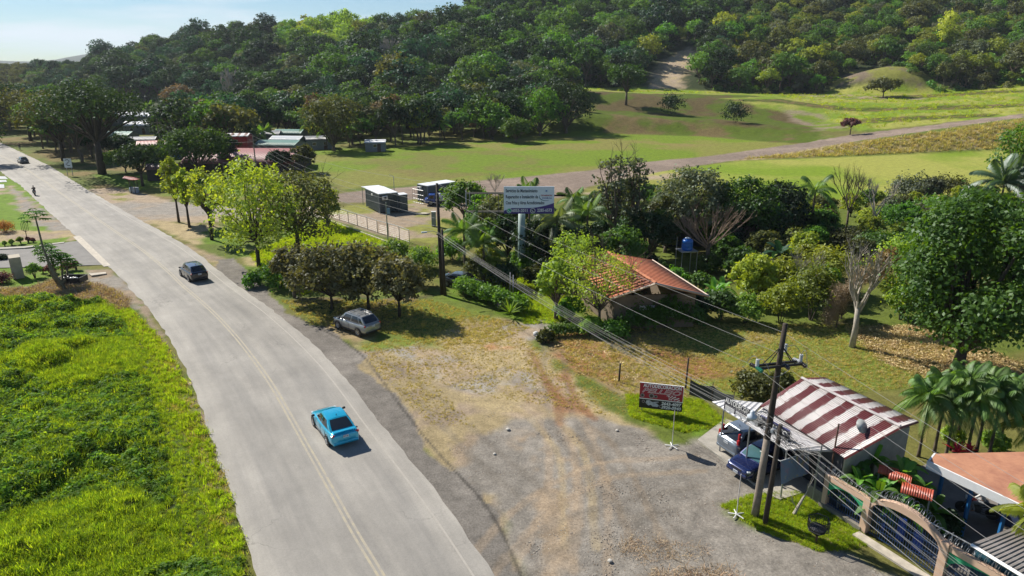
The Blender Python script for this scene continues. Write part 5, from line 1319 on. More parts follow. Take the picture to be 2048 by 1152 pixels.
# ---------------- orange tiled house
oh = empty('house', (11,60,0), 0, 'house with a sunlit orange tiled gable roof behind the feathery green trees', 'house')
tile = corr('orange_tile', (.56,.19,.09), (.40,.11,.055), pitch=.55, patch=.7, bstr=1.3, scale=.9, rough=.75)
oA, oB = P(1216,505,4.9), P(1312,567,4.7)
eR0, eR1 = P(1305,520,3.3), P(1418,592,3.0); eL0, eL1 = P(1128,519,3.3), P(1222,598,3.0)
rel_(roof_plane('roof', oA, oB, eR1, eR0, .12, tile, oh), oh); rel_(roof_plane('roof', oA+Vector((0,0,.004)), oB+Vector((0,0,.004)), eL1, eL0, .12, tile, oh), oh)
q = MB(); q.tube([oA+Vector((0,0,.04)), oB+Vector((0,0,.04))], .12, 6); rel_(q.build('ridge_tiles', paint('ridge_orange', (.55,.20,.10), .8), oh), oh)
q = MB(); q.tube([oB, eR1], .09, 4); q.tube([oB, eL1], .09, 4); q.tube([eR0, eR1], .08, 4); rel_(q.build('bargeboard', paint('fascia_cream', (.62,.50,.40), .7), oh), oh)
cw = paint('house_wall', (.22,.17,.12), .9, wear=.3, scale=.7)
c1, c2, c3, c4 = [Vector((v.x,v.y,0)) for v in (eR0.lerp(eL0,.08), eR1.lerp(eL1,.10).lerp(eR0,.08), eL1.lerp(eR1,.10).lerp(eL0,.08), eL0.lerp(eR0,.08))]
q = MB()
for a, b in ((c1,c2),(c2,c3),(c3,c4),(c4,c1)): wall_quad(q, a, b, 0, 3.0, .18)
rel_(q.build('wall', cw, oh), oh)
for k in (.25,.6):
    c_ = c2.lerp(c3, k); q = MB(); dd = (c3-c2).normalized(); nn_ = Vector((dd.y,-dd.x,0)); nn_ = nn_ if nn_.y < 0 else -nn_; c_ = c_+nn_*.1
    q.box((c_.x,c_.y,1.5), (1.3,.06,1.1), math.atan2(dd.y,dd.x)); f = rel_(q.build('window', white, oh), oh)
# dark shed behind, water tank on stand
p0 = P(1345,512,0)
gable('shed', (p0.x+4.2,p0.y+6.5,0), 4.0, 11, 2.6, .5, -.04, corr('brown_sheet', (.13,.075,.06), (.07,.05,.045), pitch=.2, patch=.9), paint('shed_grey', (.05,.06,.065), .9), 'long dark shed with a brown leaf strewn roof behind the orange roofed house', 'shed')
tp = P(1370,549); wt = empty('water_tank', (tp.x,tp.y,2.75), 0, 'blue plastic water tank with a pale lid on a steel stand by the house', 'water tank')
q = MB(); q.lathe([(.56,0),(.58,.05),(.58,.30),(.555,.33),(.58,.36),(.58,.65),(.555,.68),(.58,.71),(.58,1.0),(.50,1.12),(.25,1.24)], k=24); q.build('tank', paint('tank_blue', (.012,.13,.48), .35, wear=.1), wt, smooth=True)
q = MB(); q.lathe([(.27,1.22),(.28,1.30),(.20,1.34),(.02,1.36)], k=18); q.build('lid', paint('lid_pale', (.55,.62,.72), .4), wt, smooth=True)
ts = empty('tank_stand', (tp.x,tp.y,0), .2, 'thin steel stand carrying the blue water tank', 'stand')
for sx_ in (-1,1):
    for sy in (-1,1): q = MB(); q.tube([(sx_*.85,sy*.75,0),(sx_*.85,sy*.75,2.7+(1.3 if (sx_<0 and sy>0) else 0))], .04, 6); q.build('leg', steel, ts)
q = MB(); q.box((0,0,2.70), (1.85,1.65,.09)); q.build('platform', steel, ts)
# ---------------- site offices
def cabin(loc, rz, L, W, H, label, awn=False, mesh_cage=False):
    t = empty('site_office', (loc[0],loc[1],0), rz, label, 'site office')
    cm = paint('office_grey', (.085,.11,.125), .5, metal=.2, wear=.15)
    q = MB(); q.box((0,0,H/2+.1), (L,W,H-.1)); n_ = int(L/.28)
    for i in range(n_):
        for sg in (-1,1): q.box((-L/2+L*(i+.5)/n_, sg*(W/2+.018), H/2+.1), (.13,.036,H-.35))
    for i in range(int(W/.28)):
        for sg in (-1,1): q.box((sg*(L/2+.018), -W/2+W*(i+.5)/int(W/.28), H/2+.1), (.036,.13,H-.35))
    q.build('wall', cm, t)
    q = MB(); q.box((0,0,H+.06), (L+.16,W+.16,.12)); q.build('roof', paint('roof_white', (.78,.80,.82), .4, wear=.08), t, bevel=.01)
    q = MB(); [q.box((x,y,H/2+.05),(.16,.16,H)) for x in (-L/2,L/2) for y in (-W/2,W/2)]; q.build('corner_post', paint('office_post', (.13,.16,.18), .5), t)
    q = MB(); q.box((L/2+.25,-W*.22,H-.55), (.36,.85,.6)); a_c = q.build('air_conditioner', white, t, bevel=.03)
    q = MB(); q.lathe([(.20,0),(.20,.02),(.02,.02)], k=16, M=Matrix.Translation((L/2+.43,-W*.22,H-.55)) @ Matrix.Rotation(PI/2,4,'Y')); q.build('fan', blk, a_c)
    q = MB(); q.box((L/2+.05,W*.22,1.15), (.06,.85,2.0)); q.build('door', paint('door_dark', (.045,.065,.08), .5), t)
    q = MB(); q.box((-L*.0,-W/2-.06,H-.45), (.5,.06,.32)); q.build('notice', white, t)
    if awn:
        q = MB(); q.slab([(-L/2-2.2,-W/2,H+.02),(-L/2-.09,-W/2,H+.10),(-L/2-.09,W/2,H+.10),(-L/2-2.2,W/2,H+.02)], .06); q.build('canopy', paint('roof_white', (.78,.80,.82)), t)
        for y in (-W/2+.1,W/2-.1): q = MB(); q.tube([(-L/2-2.1,y,0),(-L/2-2.1,y,H-.05)], .05, 6); q.build('post', steel, t)
        q = MB(); q.box((L/2-.1,W/2+.72,1.3),(1.6,1.3,2.6)); q.build('annex', paint('office_grey', (.085,.11,.125)), t); q = MB(); q.box((L/2-.1,W/2+.74,2.66),(1.7,1.36,.08)); q.build('annex_roof', paint('roof_white', (.78,.80,.82)), t)
    if mesh_cage:
        q = MB()
        for y in np.linspace(-W/2-.3,W/2,6): q.tube([(L/2+.9,y,0),(L/2+.9,y,2.2)], .03, 4)
        for z in (.05,.7,1.4,2.2): q.tube([(L/2+.9,-W/2-.3,z),(L/2+.9,W/2,z)], .03, 4)
        q.build('cage', steel, t)
    return t
d1 = math.radians(-60); c0 = P(760,427); u1 = Vector((math.cos(d1), math.sin(d1), 0)); v1 = Vector((-u1.y, u1.x, 0)); c_ = c0-u1*3.03+v1*1.45
cabin((c_.x,c_.y), d1, 6.06, 2.9, 2.9, 'nearer dark grey cabin office with a white roof and a canopy at its left end', awn=True)
k0, k1 = P(856,407), P(912,397.5); d2 = math.atan2(k0.y-k1.y, k0.x-k1.x); u1 = Vector((math.cos(d2), math.sin(d2), 0)); v1 = Vector((-u1.y, u1.x, 0)); L2 = (k1-k0).length; c_ = (k0+k1)/2-v1*1.25
cabin((c_.x,c_.y), d2, L2, 2.5, 2.8, 'farther dark grey cabin office with a white roof behind the flatbed truck', mesh_cage=True)
# yard fence
fpx = [(612,424),(625,428),(640,431),(659,435),(679,440),(697,446),(715,452),(735,459),(755,466),(777,472),(799,479),(819,487)]
fp = [P(*q_) for q_ in fpx]; fe = empty('chain_fence', (0,0,0), 0, 'steel post fence with a top rail along the near side of the office yard', 'fence')
for p in fp: q = MB(); q.tube([(p.x,p.y,0),(p.x,p.y,1.75)], .04, 6); q.build('post', steel, fe)
q = MB(); q.tube([p+Vector((0,0,1.72)) for p in fp], .045, 6); q.build('top_rail', paint('pale_rail', (.5,.5,.48), .5), fe)
q = MB(); [q.tube([p+Vector((0,0,z)) for p in fp], .009, 3) for z in np.arange(.2,1.7,.25)]; q.build('wire', steel, fe)
q = MB(); cp = [P(*q_) for q_ in ((600,420),(640,436),(700,458),(740,473),(778,487))]
for a, b in zip(cp, cp[1:]): wall_quad(q, a, b+(b-a).normalized()*.05, -.05, .22, .22)
tag(q.build('kerb', paint('pale_concrete', (.55,.49,.40))), kind='structure')
p = P(776,482); lp = empty('lamp_pole', tuple(p), 0, 'thin steel pole with a small blue notice at the yard fence', 'pole')
q = MB(); q.tube([(0,0,0),(0,0,5.0)], .07, 8); q.build('pole', steel, lp); q = MB(); q.box((.28,-.1,3.9),(.4,.05,.75)); q.build('notice', paint('notice_blue', (.30,.42,.60), .5), lp)
q = MB(); p = P(790,410); q.tube([(p.x,p.y,0),(p.x,p.y,4.6)], .05, 6); q.tube([(p.x,p.y,4.6),(p.x-.7,p.y,4.9)], .03, 5); tag(q.build('lamp_post', steel), 'thin lamp post behind the nearer site office', 'lamp post')
p = P(868,452); eb = empty('meter_box', tuple(p), 0, 'grey metal meter box standing beside the dark utility pole', 'meter box'); q = MB(); q.box((0,0,1.0),(.6,.45,2.0)); q.build('cabinet', paint('box_grey', (.24,.28,.30), .5), eb, bevel=.02); q = MB(); q.box((0,0,2.03),(.66,.5,.06)); q.build('lid', white, eb)
q = MB(); p = P(845,428); q.prism([(-1,-.3),(.6,-.5),(1.2,.1),(.2,.5),(-.9,.3)], .0, .15, M=Matrix.Translation(p)); tag(q.build('slab', paint('pale_concrete', (.55,.49,.40))), 'pale concrete slab lying on the office yard grass', 'slab')
# ---------------- settlement across the side street
wb_ = paint('wall_blue', (.10,.20,.36), .8, wear=.2); wy = paint('wall_ochre', (.40,.28,.14), .85); wr_ = paint('wall_red', (.30,.03,.03), .8); wg = paint('wall_grey', (.20,.22,.22), .85)
wdk = paint('wall_shadowy', (.06,.045,.04), .9); r_red = corr('old_red_sheet', (.30,.07,.06), (.20,.05,.05), pitch=.3, patch=.6); r_wh = corr('white_sheet_roof', (.72,.74,.76), pitch=.3, patch=.1, rough=.3); r_gy = corr('grey_sheet_roof', (.16,.17,.19), (.10,.11,.12), pitch=.3, patch=.6)  # wall_shadowy: shadow under the red roofs put into the wall colour
r_gn = corr('green_sheet_roof', (.10,.24,.19), (.08,.18,.14), pitch=.3, patch=.5); r_mx = corr('patched_roof', (.68,.68,.68), (.18,.08,.06), stripe=1.6, red_share=.6, pitch=.3)
def hs(px, py, w_, l_, h, pit, rz, rm_, wm_, label, **k): p = P(px, py); return gable('house', (p.x,p.y,0), w_, l_, h, pit, rz, rm_, wm_, label, 'house', 'houses of the settlement across the side street', door=k.get('door', l_*.2), wins=k.get('wins', 2))
hs(322,316,6,9,3.0,1.2,.35,r_red,wb_,'blue walled house with a red roof left of the big dark tree')
hs(287,302,5,7,2.9,.8,.2,r_gy,wy,'ochre walled house with a grey roof behind the blue house')
hs(266,250,9,16,3.4,1.4,.0,r_wh,wg,'long house under a bright white sheet roof far in the trees')
hs(284,267,6,9,2.8,1.2,.1,r_wh,wg,'smaller white roofed house in front of the long white roof')
hs(238,290,6,9,2.8,1.0,-.1,r_gn,wg,'pale green roofed house left of the ochre house')
hs(478,316,5,6,5.4,.5,.1,r_mx,wr_,'red two storey house with a patched white roof')
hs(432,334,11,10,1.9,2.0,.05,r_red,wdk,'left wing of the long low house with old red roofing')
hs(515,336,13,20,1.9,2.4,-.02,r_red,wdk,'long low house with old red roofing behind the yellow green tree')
hs(562,310,8,10,2.8,.9,-.1,r_gn,wg,'green roofed house at the edge of the open field')
hs(578,299,6,8,2.8,.8,-.1,r_wh,wg,'white roofed house just behind the green roofed one')
hs(537,288,6,7,2.8,1.0,.1,r_gy,wg,'dark grey roofed house behind the red roofs')
hs(582,285,6,8,2.8,1.0,-.1,r_gn,wg,'dull green roofed house deepest among the palms')
hs(640,297,6,7,2.6,.8,.3,r_gy,wg,'small dark roofed house at the far left corner of the field')
hs(752,302,4,5,2.4,.6,.1,r_wh,wg,'tiny pale hut at the tree line of the field', wins=1)
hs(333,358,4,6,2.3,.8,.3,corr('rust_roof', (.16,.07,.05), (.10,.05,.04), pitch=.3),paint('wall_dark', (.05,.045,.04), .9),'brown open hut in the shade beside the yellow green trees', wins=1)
hs(300,200,9,16,3.,1.2,.0,r_red,wg,'far house with a pinkish roof at the foot of the hill'); hs(255,199,8,12,3.,1.2,.0,r_red,wg,'farthest pinkish roof left of the similar one at the hill foot')
# roadside stall
p = P(270,384); st_ = empty('roadside_stall', tuple(p), -.2, 'small roadside stall with a faded red sheet roof on the lawn', 'stall')
roof_plane('roof', (-2.0,.5,2.7), (.6,.5,2.5), (.9,-1.2,2.3), (-1.6,-.6,2.5), .05, corr('old_red_sheet', (.30,.07,.06)), st_)
q = MB(); q.box((.7,-.6,2.35),(1.5,1.2,.07)); q.build('canopy', paint('stall_red', (.42,.10,.07), .7), st_)
for x, y in ((-1.1,.2),(.5,.2),(.9,-1.0),(.1,-1.0)): q = MB(); q.tube([(x,y,0),(x,y,2.4)], .05, 5); q.build('post', bark_d, st_)
q = MB(); q.box((.4,-.5,.45),(1.2,.8,.9)); q.build('counter', paint('counter_grey', (.35,.38,.42), .6), st_, bevel=.02); q = MB(); q.lathe([(.35,0),(.38,.4),(.25,.9),(.08,1.0)], (-.1,-.7,.05), 12); q.build('barrel', paint('barrel_pale', (.45,.50,.52), .5), st_, smooth=True)
# curve sign
p = P(141,352); sg2 = empty('road_sign', tuple(p), .05, 'white square sign with a dark curved arrow by the shaded trees', 'sign')
q = MB(); [q.tube([(x,0,0),(x,0,3.2)], .06, 6) for x in (-.5,.5)]; q.build('post', steel, sg2)
q = MB(); q.box((0,-.08,2.6),(1.5,.05,1.8)); q.build('board', paint('board_white', (.62,.68,.70), .5), sg2)
q = MB(); ar = [(-.45,0,3.2),(.1,0,3.3),(.4,0,3.0),(0,0,2.65),(-.4,0,2.35),(.05,0,2.1),(.4,0,2.15)]; q.tube([(a,-.12,c) for a,b,c in ar], .07, 5); q.build('arrow', blk, sg2)
# concrete gateway slab on the left
p = P(38,556); gt = empty('monument', (P(37,554).x, P(37,554).y, 0), math.radians(38), 'tall pale concrete frame like a gateway block on the left lawn', 'monument')
mc = paint('monument_concrete', (.46,.41,.32), .9, wear=.25, scale=1.3, bump=.2)
q = MB(); q.box((.0,-.75,1.15),(1.0,.16,2.3)); q.box((0,.75,1.15),(1.0,.16,2.3)); q.box((0,0,2.22),(1.0,1.34,.16)); q.box((0,0,.14),(1.0,1.34,.28)); q.build('frame', mc, gt, bevel=.01); q = MB(); q.box((.35,0,1.2),(.12,1.34,1.9)); q.build('panel', mc, gt)
# black crate of pale bags
p = P(147,566); bc = empty('rubbish_crate', tuple(p), .0, 'low black crate filled with dark and white rubbish bags', 'crate')
q = MB(); q.box((0,-.7,.45),(2.3,.06,.6)); q.box((0,.7,.45),(2.3,.06,.6)); q.box((-1.12,0,.45),(.06,1.4,.6)); q.box((1.12,0,.45),(.06,1.4,.6)); q.box((0,0,.18),(2.2,1.34,.06)); q.build('crate', blk, bc)
r = random.Random(9)
for k in range(9):
    x, y = r.uniform(-.85,.85), r.uniform(-.45,.45); w_ = k % 3 == 0; q = MB(); q.lathe([(.05,0),(.24,.06),(.29,.2),(.2,.36),(.05,.44)], (p.x+x,p.y+y,.22), 9); o = q.build('rubbish_bag', paint('bag_white', (.66,.68,.72), .4) if w_ else paint('bag_black', (.03,.03,.035), .35), smooth=True)
    tag(o, 'white knotted rubbish bag in the low black crate' if w_ else 'black knotted rubbish bag in the low black crate', 'bag', 'white bags in the black crate' if w_ else 'black bags in the black crate')
# ================================================================== signs
def signM(p, xd): return frame(p, xd)
# billboard on the mast
bp_ = P(1043,552); bb = empty('billboard', tuple(bp_), 0, 'white and purple billboard on a tall pale green mast with phone numbers', 'billboard')
BH = hgt(bp_, 372); BL = hgt(bp_, 424)
q = MB(); q.tube([(0,0,0),(0,0,BL-.1)], [.42,.36], 20); q.build('mast', paint('mast_green', (.26,.36,.34), .6, wear=.3, scale=1), bb, smooth=True)
bw = 5.15; bh = BH-BL+.1; cz = (BH+BL)/2; bx = .72; yy_ = -.62
M = Matrix(((1,0,0,bx),(0,0,-1,yy_),(0,1,0,cz),(0,0,0,1)))
def bbox(nm, c, s, m, bev=0): return boxM(nm, c, s, m, bb, M, bev)
bbox('board', (0,0,-.06), (bw,bh,.10), paint('board_blue_white', (.74,.80,.88), .4, wear=.06))
# purple footer with curved top edge
n_ = 24; pts = [(-bw/2,-bh/2),(bw/2,-bh/2)]; cur = [(bw/2-bw*t, -bh/2+bh*(.21+.19*max(0,(1-t)-.45)**2*3.3-.10*max(0,t-.85)/.15)) for t in [i/n_ for i in range(n_+1)]]
q = MB(); q.prism(pts+cur, .0, .012); o = q.build('footer', paint('footer_purple', (.022,.018,.16), .4, col2=(.06,.02,.22), scale=.6), bb); o.matrix_local = M
ink = paint('sign_ink', (.012,.04,.07), .5, wear=0.)
for s_, y, w_ in (('Servicios de Mantenimiento', .34, 3.25),('Reparación e Instalación de', .12, 3.3),('Ctos Fríos y Aires Acondicionados', -.10, 3.95)):
    text('lettering', s_, .47, ink, bb, M @ Matrix.Translation((-bw/2+.2+w_/2, y*bh, .004)), w_, bold=.012)
text('lettering', '6055-2011', .44, wl, bb, M @ Matrix.Translation((-.9, -.385*bh, .018)), 1.55, bold=.008)
text('lettering', '2285-6573', .44, wl, bb, M @ Matrix.Translation((1.62, -.375*bh, .018)), 1.5, bold=.008)
for x, c_ in ((-2.02,(.03,.42,.26)),(.40,(.03,.02,.10))):
    q = MB(); q.lathe([(.26,0),(.26,.01),(.01,.01)], k=24); q.lathe([(.215,.01),(.215,.018),(.01,.018)], k=24, m=1)
    q.tube([(-.10,.09,.02),(-.06,-.02,.02),(.03,-.09,.02),(.11,-.10,.02)], .03, 5, 2)
    o = q.build('phone_badge', [wl, paint('badge_%d' % int(c_[1]*100), c_, .4), wl], bb); o.matrix_local = M @ Matrix.Translation((x,-.385*bh,.012))
text('lettering', 'TECNISERVICIOS', .20, paint('logo_red', (.45,.03,.06), .5), bb, M @ Matrix.Translation((1.80,.17*bh,.004)), 1.15, bold=.006)
text('lettering', 'DOS MIL S.A.', .20, paint('logo_blue', (.03,.05,.30), .5), bb, M @ Matrix.Translation((1.86,.075*bh,.004)), .98, bold=.006)
q = MB(); arc = [(1.85+1.05*math.cos(a)*.65-.1, .12*bh+.62*math.sin(a)*.62, .012) for a in np.linspace(2.7,5.2,16)]; q.tube(arc, [.012+.022*math.sin(PI*i/15) for i in range(16)], 4)
o = q.build('logo_swoosh', paint('logo_teal', (.02,.16,.26), .5), bb); o.matrix_local = M
q = MB(); [q.tube([(1.78-.13*math.cos(a),.34*bh-.13*math.sin(a),.012),(1.78+.13*math.cos(a),.34*bh+.13*math.sin(a),.012)], .018, 4) for a in (0,PI/3,2*PI/3)]; o = q.build('logo_snowflake', paint('logo_pale_blue', (.08,.22,.52), .5), bb); o.matrix_local = M
q = MB(); hx = bw/2+bx
for z in (BL+.05, BH-.75): q.box((-3.6,-.25,z), (4.4,.09,.09)); q.box((-3.6,.35,z), (4.4,.09,.09)); q.box((hx-.1,.1,BH-1.0), (2.6,.10,.14))
for x in (-5.7,-4.9,-4.1,-3.3,-2.4): q.box((x,-.25,(BL+BH)/2-.35), (.06,.06,BH-BL-.75)); q.box((x,.05,BL+.05), (.05,.7,.05))
q.build('truss', paint('weathered_steel', (.20,.18,.14), .8, wear=.4), bb); q = MB(); q.box((-5.75,-.3,BH-1.2),(.12,.12,1.5)); q.box((-5.35,-.3,BH-1.2),(.06,.10,1.3)); q.build('end_frame', paint('pale_frame', (.5,.5,.48), .6), bb)
# red roadside board
a_, b_2 = P(1277,822), P(1363,832); z0, z1 = .28, 2.05
rs = empty('advert_board', tuple((a_+b_2)/2), 0, 'red and black roadside advert board with white lettering and two phone numbers', 'sign')
xd = (b_2-a_).normalized(); RL_ = (b_2-a_).length; M = frame(Vector((0,0,(z0+z1)/2)), xd); HH = z1-z0
def rbox(nm, c, s, m): return boxM(nm, c, s, m, rs, M)
rbox('board', (0,HH*.19,-.03), (RL_,HH*.62,.05), paint('sign_red', (.36,.01,.03), .5, wear=.15, scale=2)); rbox('board', (0,-HH*.32,-.03), (RL_,HH*.36,.05), paint('sign_black', (.018,.012,.016), .5)); rbox('stripe', (0,-HH*.125,-.025), (RL_,.06,.055), wl)
rbox('border', (0,HH*.5,-.03), (RL_+.05,.03,.06), wl); rbox('border', (RL_/2,HH*.19,-.03), (.03,HH*.62,.06), wl)
text('lettering', 'AUTODECORACION', .36, wl, rs, M @ Matrix.Translation((.06,HH*.40,.0)), RL_*.88, bold=.014)
text('lettering', 'PELLEJO', .44, wl, rs, M @ Matrix.Translation((-.03,HH*.20,.0)), RL_*.90, shear=.35, bold=.010); text('lettering', 'PELLEJO', .44, paint('sign_red', (.36,.01,.03)), rs, M @ Matrix.Translation((-.03,HH*.20,.006)), RL_*.885, shear=.35, bold=-.008)
text('lettering', '2643-4097', .30, wl, rs, M @ Matrix.Translation((RL_*.24,-HH*.25,.0)), RL_*.46, shear=.15, bold=.012); text('lettering', '8920-0940', .30, wl, rs, M @ Matrix.Translation((RL_*.24,-HH*.40,.0)), RL_*.46, shear=.15, bold=.012)
q = MB()
for i in range(7):
    for j in range(4):
        if (i+j) % 2 == 0: q.box((RL_*.18+i*.10+j*.02, HH*(.02)-j*.075+.06*math.sin(i*.7)+.05, .0), (.09,.065,.012))
o = q.build('chequered_flag', wl, rs); o.matrix_local = M
for x, y, s_ in ((-RL_*.43,.0,.13),(-RL_*.22,.02,.17),(-RL_*.12,.0,.11),(-RL_*.40,-HH*.24,.10),(0.02,-HH*.37,.11)):
    q = MB(); q.lathe([(s_,0),(s_,.012),(s_*.65,.012)], (x,y,0), 16, 0); q.lathe([(s_*.65,0),(s_*.62,.016),(.01,.016)], (x,y,0), 16, 1)
    o = q.build('wheel_picture', [paint('pic_grey', (.30,.27,.27), .5), paint('pic_dark', (.05,.03,.03), .5)], rs); o.matrix_local = M
q = MB(); q.prism([(-.95,-.50),(-.9,-.34),(-.72,-.30),(-.55,-.40),(-.2,-.50),(-.1,-.62),(-.2,-.72),(-.5,-.72),(-.6,-.60),(-.75,-.68),(-.85,-.62)], 0, .01); q.prism([(-.5,-.40),(-.15,-.34),(-.12,-.38),(-.45,-.46)], 0, .01); o = q.build('car_picture', paint('pic_white', (.62,.64,.70), .5, col2=(.3,.32,.38), scale=6), rs); o.matrix_local = M
for x in (-RL_*.42, RL_*.42): q = MB(); q.box((x,0,-.10), (.07,.07,0)); o = MB(); o.tube([tuple(xd*x+Vector((0,.09,0))), tuple(xd*x+Vector((0,.09,z1)))], .035, 6); o.build('post', steel, rs)
# feather banners seen edge-on
def feather(px, py, lab):
    p = P(px, py); t = empty('feather_banner', (p.x,p.y,0), 0, lab, 'banner'); top = 2.35
    q = MB(); q.tube([(0,0,.05),(0,0,top)], .022, 6); q.build('pole', white, t)
    rz = math.atan2(p.y, p.x)+PI  # blade hangs away from the road, edge towards the lot
    q = MB(); d_ = Vector((math.cos(rz), math.sin(rz), 0)); s_ = Vector((-d_.y, d_.x, 0))*.006
    V = [Vector((0,0,.75)), d_*.55+Vector((0,0,.85)), d_*.58+Vector((0,0,1.9)), d_*.3+Vector((0,0,2.3)), Vector((0,0,top))]
    q.face([v+s_ for v in V]); q.face([v-s_ for v in V][::-1]); q.build('flag', paint('flag_cloth', (.62,.50,.48), .8, col2=(.28,.08,.08), scale=4), t)
    q = MB(); [q.tube([(0,0,.06),(.42*math.cos(a),.42*math.sin(a),.03)], .035, 5) for a in np.arange(.3,6.5,1.2566)]; q.build('foot', white, t)
feather(1344,893,'thin feather banner seen edge on in front of the red board'); feather(1473,1030,'feather banner on a white star foot beside the near utility pole')
# printed cloth hung from the awning arm
A, B_ = P(1561,923,2.35), P(1618,905,2.15); hb2 = empty('hanging_banner', tuple(A), 0, 'grey blue printed cloth banner hanging under the awning arm', 'banner')
C_, D_ = P(1618,946,1.25), P(1561,969,1.2)
q = MB(); ns = 10
for i in range(ns):
    for j in range(6):
        f = lambda s, t: (A.lerp(B_, s)).lerp(D_.lerp(C_, s), t)-A+Vector((.03*math.sin(s*9+t*2), .05*math.sin(s*9+t*3), 0))
        q.face([f(i/ns,j/6), f((i+1)/ns,j/6), f((i+1)/ns,(j+1)/6), f(i/ns,(j+1)/6)])
m, n, out = nt('printed_cloth'); b = N(n,'ShaderNodeBsdfPrincipled'); n.links.new(b.outputs[0], out.inputs[0]); co = N(n,'ShaderNodeTexCoord').outputs['Object']
f1 = noise(n, 1.5, co, 3); c = mixc(n, ramp(n, f1, [(.5,0.),(.62,1.)]), (.16,.21,.27), (.30,.16,.20)); c = mixc(n, ramp(n, noise(n, 3.1, co, 2), [(.56,0.),(.62,.8)]), c, (.42,.34,.14)); n.links.new(c, b.inputs[0]); b.inputs['Roughness'].default_value = .6
q.build('cloth', m, hb2, smooth=True)
q = MB(); q.tube([P(1520,902,2.4)-A, Vector((0,0,.02)), B_-A+Vector((0,0,.05))], .025, 5); q.build('arm', white, hb2)
# black rubbish basket on its foot
p = P(1632,1083); bk_ = empty('litter_basket', tuple(p), .3, 'black iron basket with a pointed base for rubbish on the grass by the gate', 'litter basket')
q = MB(); ring = lambda r_, z, k=6: [Vector((r_*math.cos(a*2*PI/k), r_*math.sin(a*2*PI/k), z)) for a in range(k+1)]
q.tube(ring(.50,1.22), .022, 4); q.tube(ring(.50,.72), .02, 4); q.tube(ring(.12,.40), .02, 4)
for s_ in range(36):
    a = s_/36*6; k = int(a); f = a-k; r1, r2, r3 = ring(.50,1.22), ring(.50,.72), ring(.12,.40)
    pts = [r1[k].lerp(r1[k+1], f), r2[k].lerp(r2[k+1], f), r3[k].lerp(r3[k+1], f)]; q.tube(pts, .011, 3)
q.build('basket', paint('iron_black', (.02,.022,.028), .6), bk_); q = MB(); q.tube([(0,0,0),(0,0,.42)], .05, 6); q.build('post', rustp, bk_); q = MB(); q.lathe([(.12,.42),(.36,.62),(.40,.78),(.2,.86)], k=9); q.build('rubbish', paint('bag_black', (.03,.03,.035)), bk_)
# ================================================================== utility poles and lines
wood = paint('pole_wood', (.060,.045,.034), .9, wear=.4, scale=4, bump=.4); wood_g = paint('pole_grey', (.30,.25,.20), .9, wear=.4, scale=3, bump=.4)
PR, PLf = P(1510,1030), P(884,588); HR, HL = 10.2, 10.9
wd2 = (PR-PLf).normalized(); pd = Vector((-wd2.y, wd2.x, 0)); pd = pd if pd.x > 0 else -pd
def tilt_top(base, px, h): # top of a leaning pole
    Z = CP*base.y+SP*(CH-h); return Vector(((px-1024)/FP*Z, base.y, h))
TR = Vector((PR.x+.35, PR.y+.1, HR)); TL = Vector((PLf.x-.15, PLf.y+.1, HL))
def lean(b, t, z): return b.lerp(t, z/t.z)
up_ = empty('utility_pole', tuple(PR), 0, 'tall wooden utility pole with a crossarm and insulators at the shop forecourt', 'utility pole')
L_ = lambda v: v-PR
q = MB(); q.tube([L_(lean(PR,TR,z)) for z in (0,2,4,6,8,HR)], [.19,.175,.16,.145,.13,.11], 12); q.build('pole', [wood_g if False else wood], up_, smooth=True)
q = MB(); q.tube([L_(lean(PR,TR,z)) for z in (.0,1.2,2.6,4.3)], [.195,.183,.172,.162], 12); q.build('lower_pole', wood_g, up_, smooth=True)
cz_ = 8.15; cc = L_(lean(PR,TR,cz_)); xa = (Vector((1,.25,0))).normalized()
q = MB(); an = math.atan2(xa.y, xa.x)
for dy in (-.16,.16): q.box((cc.x-dy*xa.y, cc.y+dy*xa.x, cz_), (2.3,.09,.11), an)
for sg in (-1,1):
    for dy in (-.17,.17): e_ = cc+xa*sg*.75+Vector((-dy*xa.y,dy*xa.x,.05)); q.tube([e_, L_(lean(PR,TR,cz_+.95))+Vector((0,0,0))], .025, 4)
q.build('crossarm', blk, up_)
def insulator(p, d, col, par, n=5, r=.10):
    q = MB(); d = Vector(d).normalized(); pr = []
    for k in range(n): pr += [(.03,k*.085),(r,k*.085+.02),(r*.9,k*.085+.05),(.03,k*.085+.06)]
    q.lathe(pr, k=12, M=Matrix.Translation(p) @ d.to_track_quat('Z','Y').to_matrix().to_4x4()); return q.build('insulator', col, par, smooth=True)
ig = paint('insulator_green', (.01,.25,.14), .2, coat=.5); ib = paint('insulator_brown', (.05,.035,.03), .25, coat=.6); iw = paint('insulator_white', (.62,.64,.66), .3, coat=.4)
dn = Vector((.28,-.96,-.12)); dl_ = -wd2
eR, eL = cc+xa*1.15, cc-xa*1.15
ins_pts = {}
for nm, e_, dr, cl_ in (('a', eR, dn, ib), ('b', eL, dn, ig), ('c', cc+xa*.25, dn, ib), ('d', eL, dl_, ib), ('e', eR+Vector((0,0,.02)), dl_, iw)):
    insulator(e_, dr, cl_, up_); ins_pts[nm] = PR+e_+Vector(dr).normalized()*.45
insulator(cc+xa*.0+Vector((.25,.1,.6)), (.05,.1,1), iw, up_)
for e_ in (eL+Vector((0,0,.06)), eR+Vector((0,0,.06))):
    q = MB(); q.tube([e_, e_+Vector((0,0,.34))], .085, 10); q.build('fuse_cutout', iw, up_)
wirem = paint('wire_bright', (.24,.24,.235), .6, wear=.1, spec=.2); wired = paint('wire_dark', (.05,.05,.055), .5)
q = MB()
def loop(a, b, s): return [a.lerp(b, t)+Vector((0,0,s*math.sin(PI*t))) for t in np.linspace(0,1,9)]
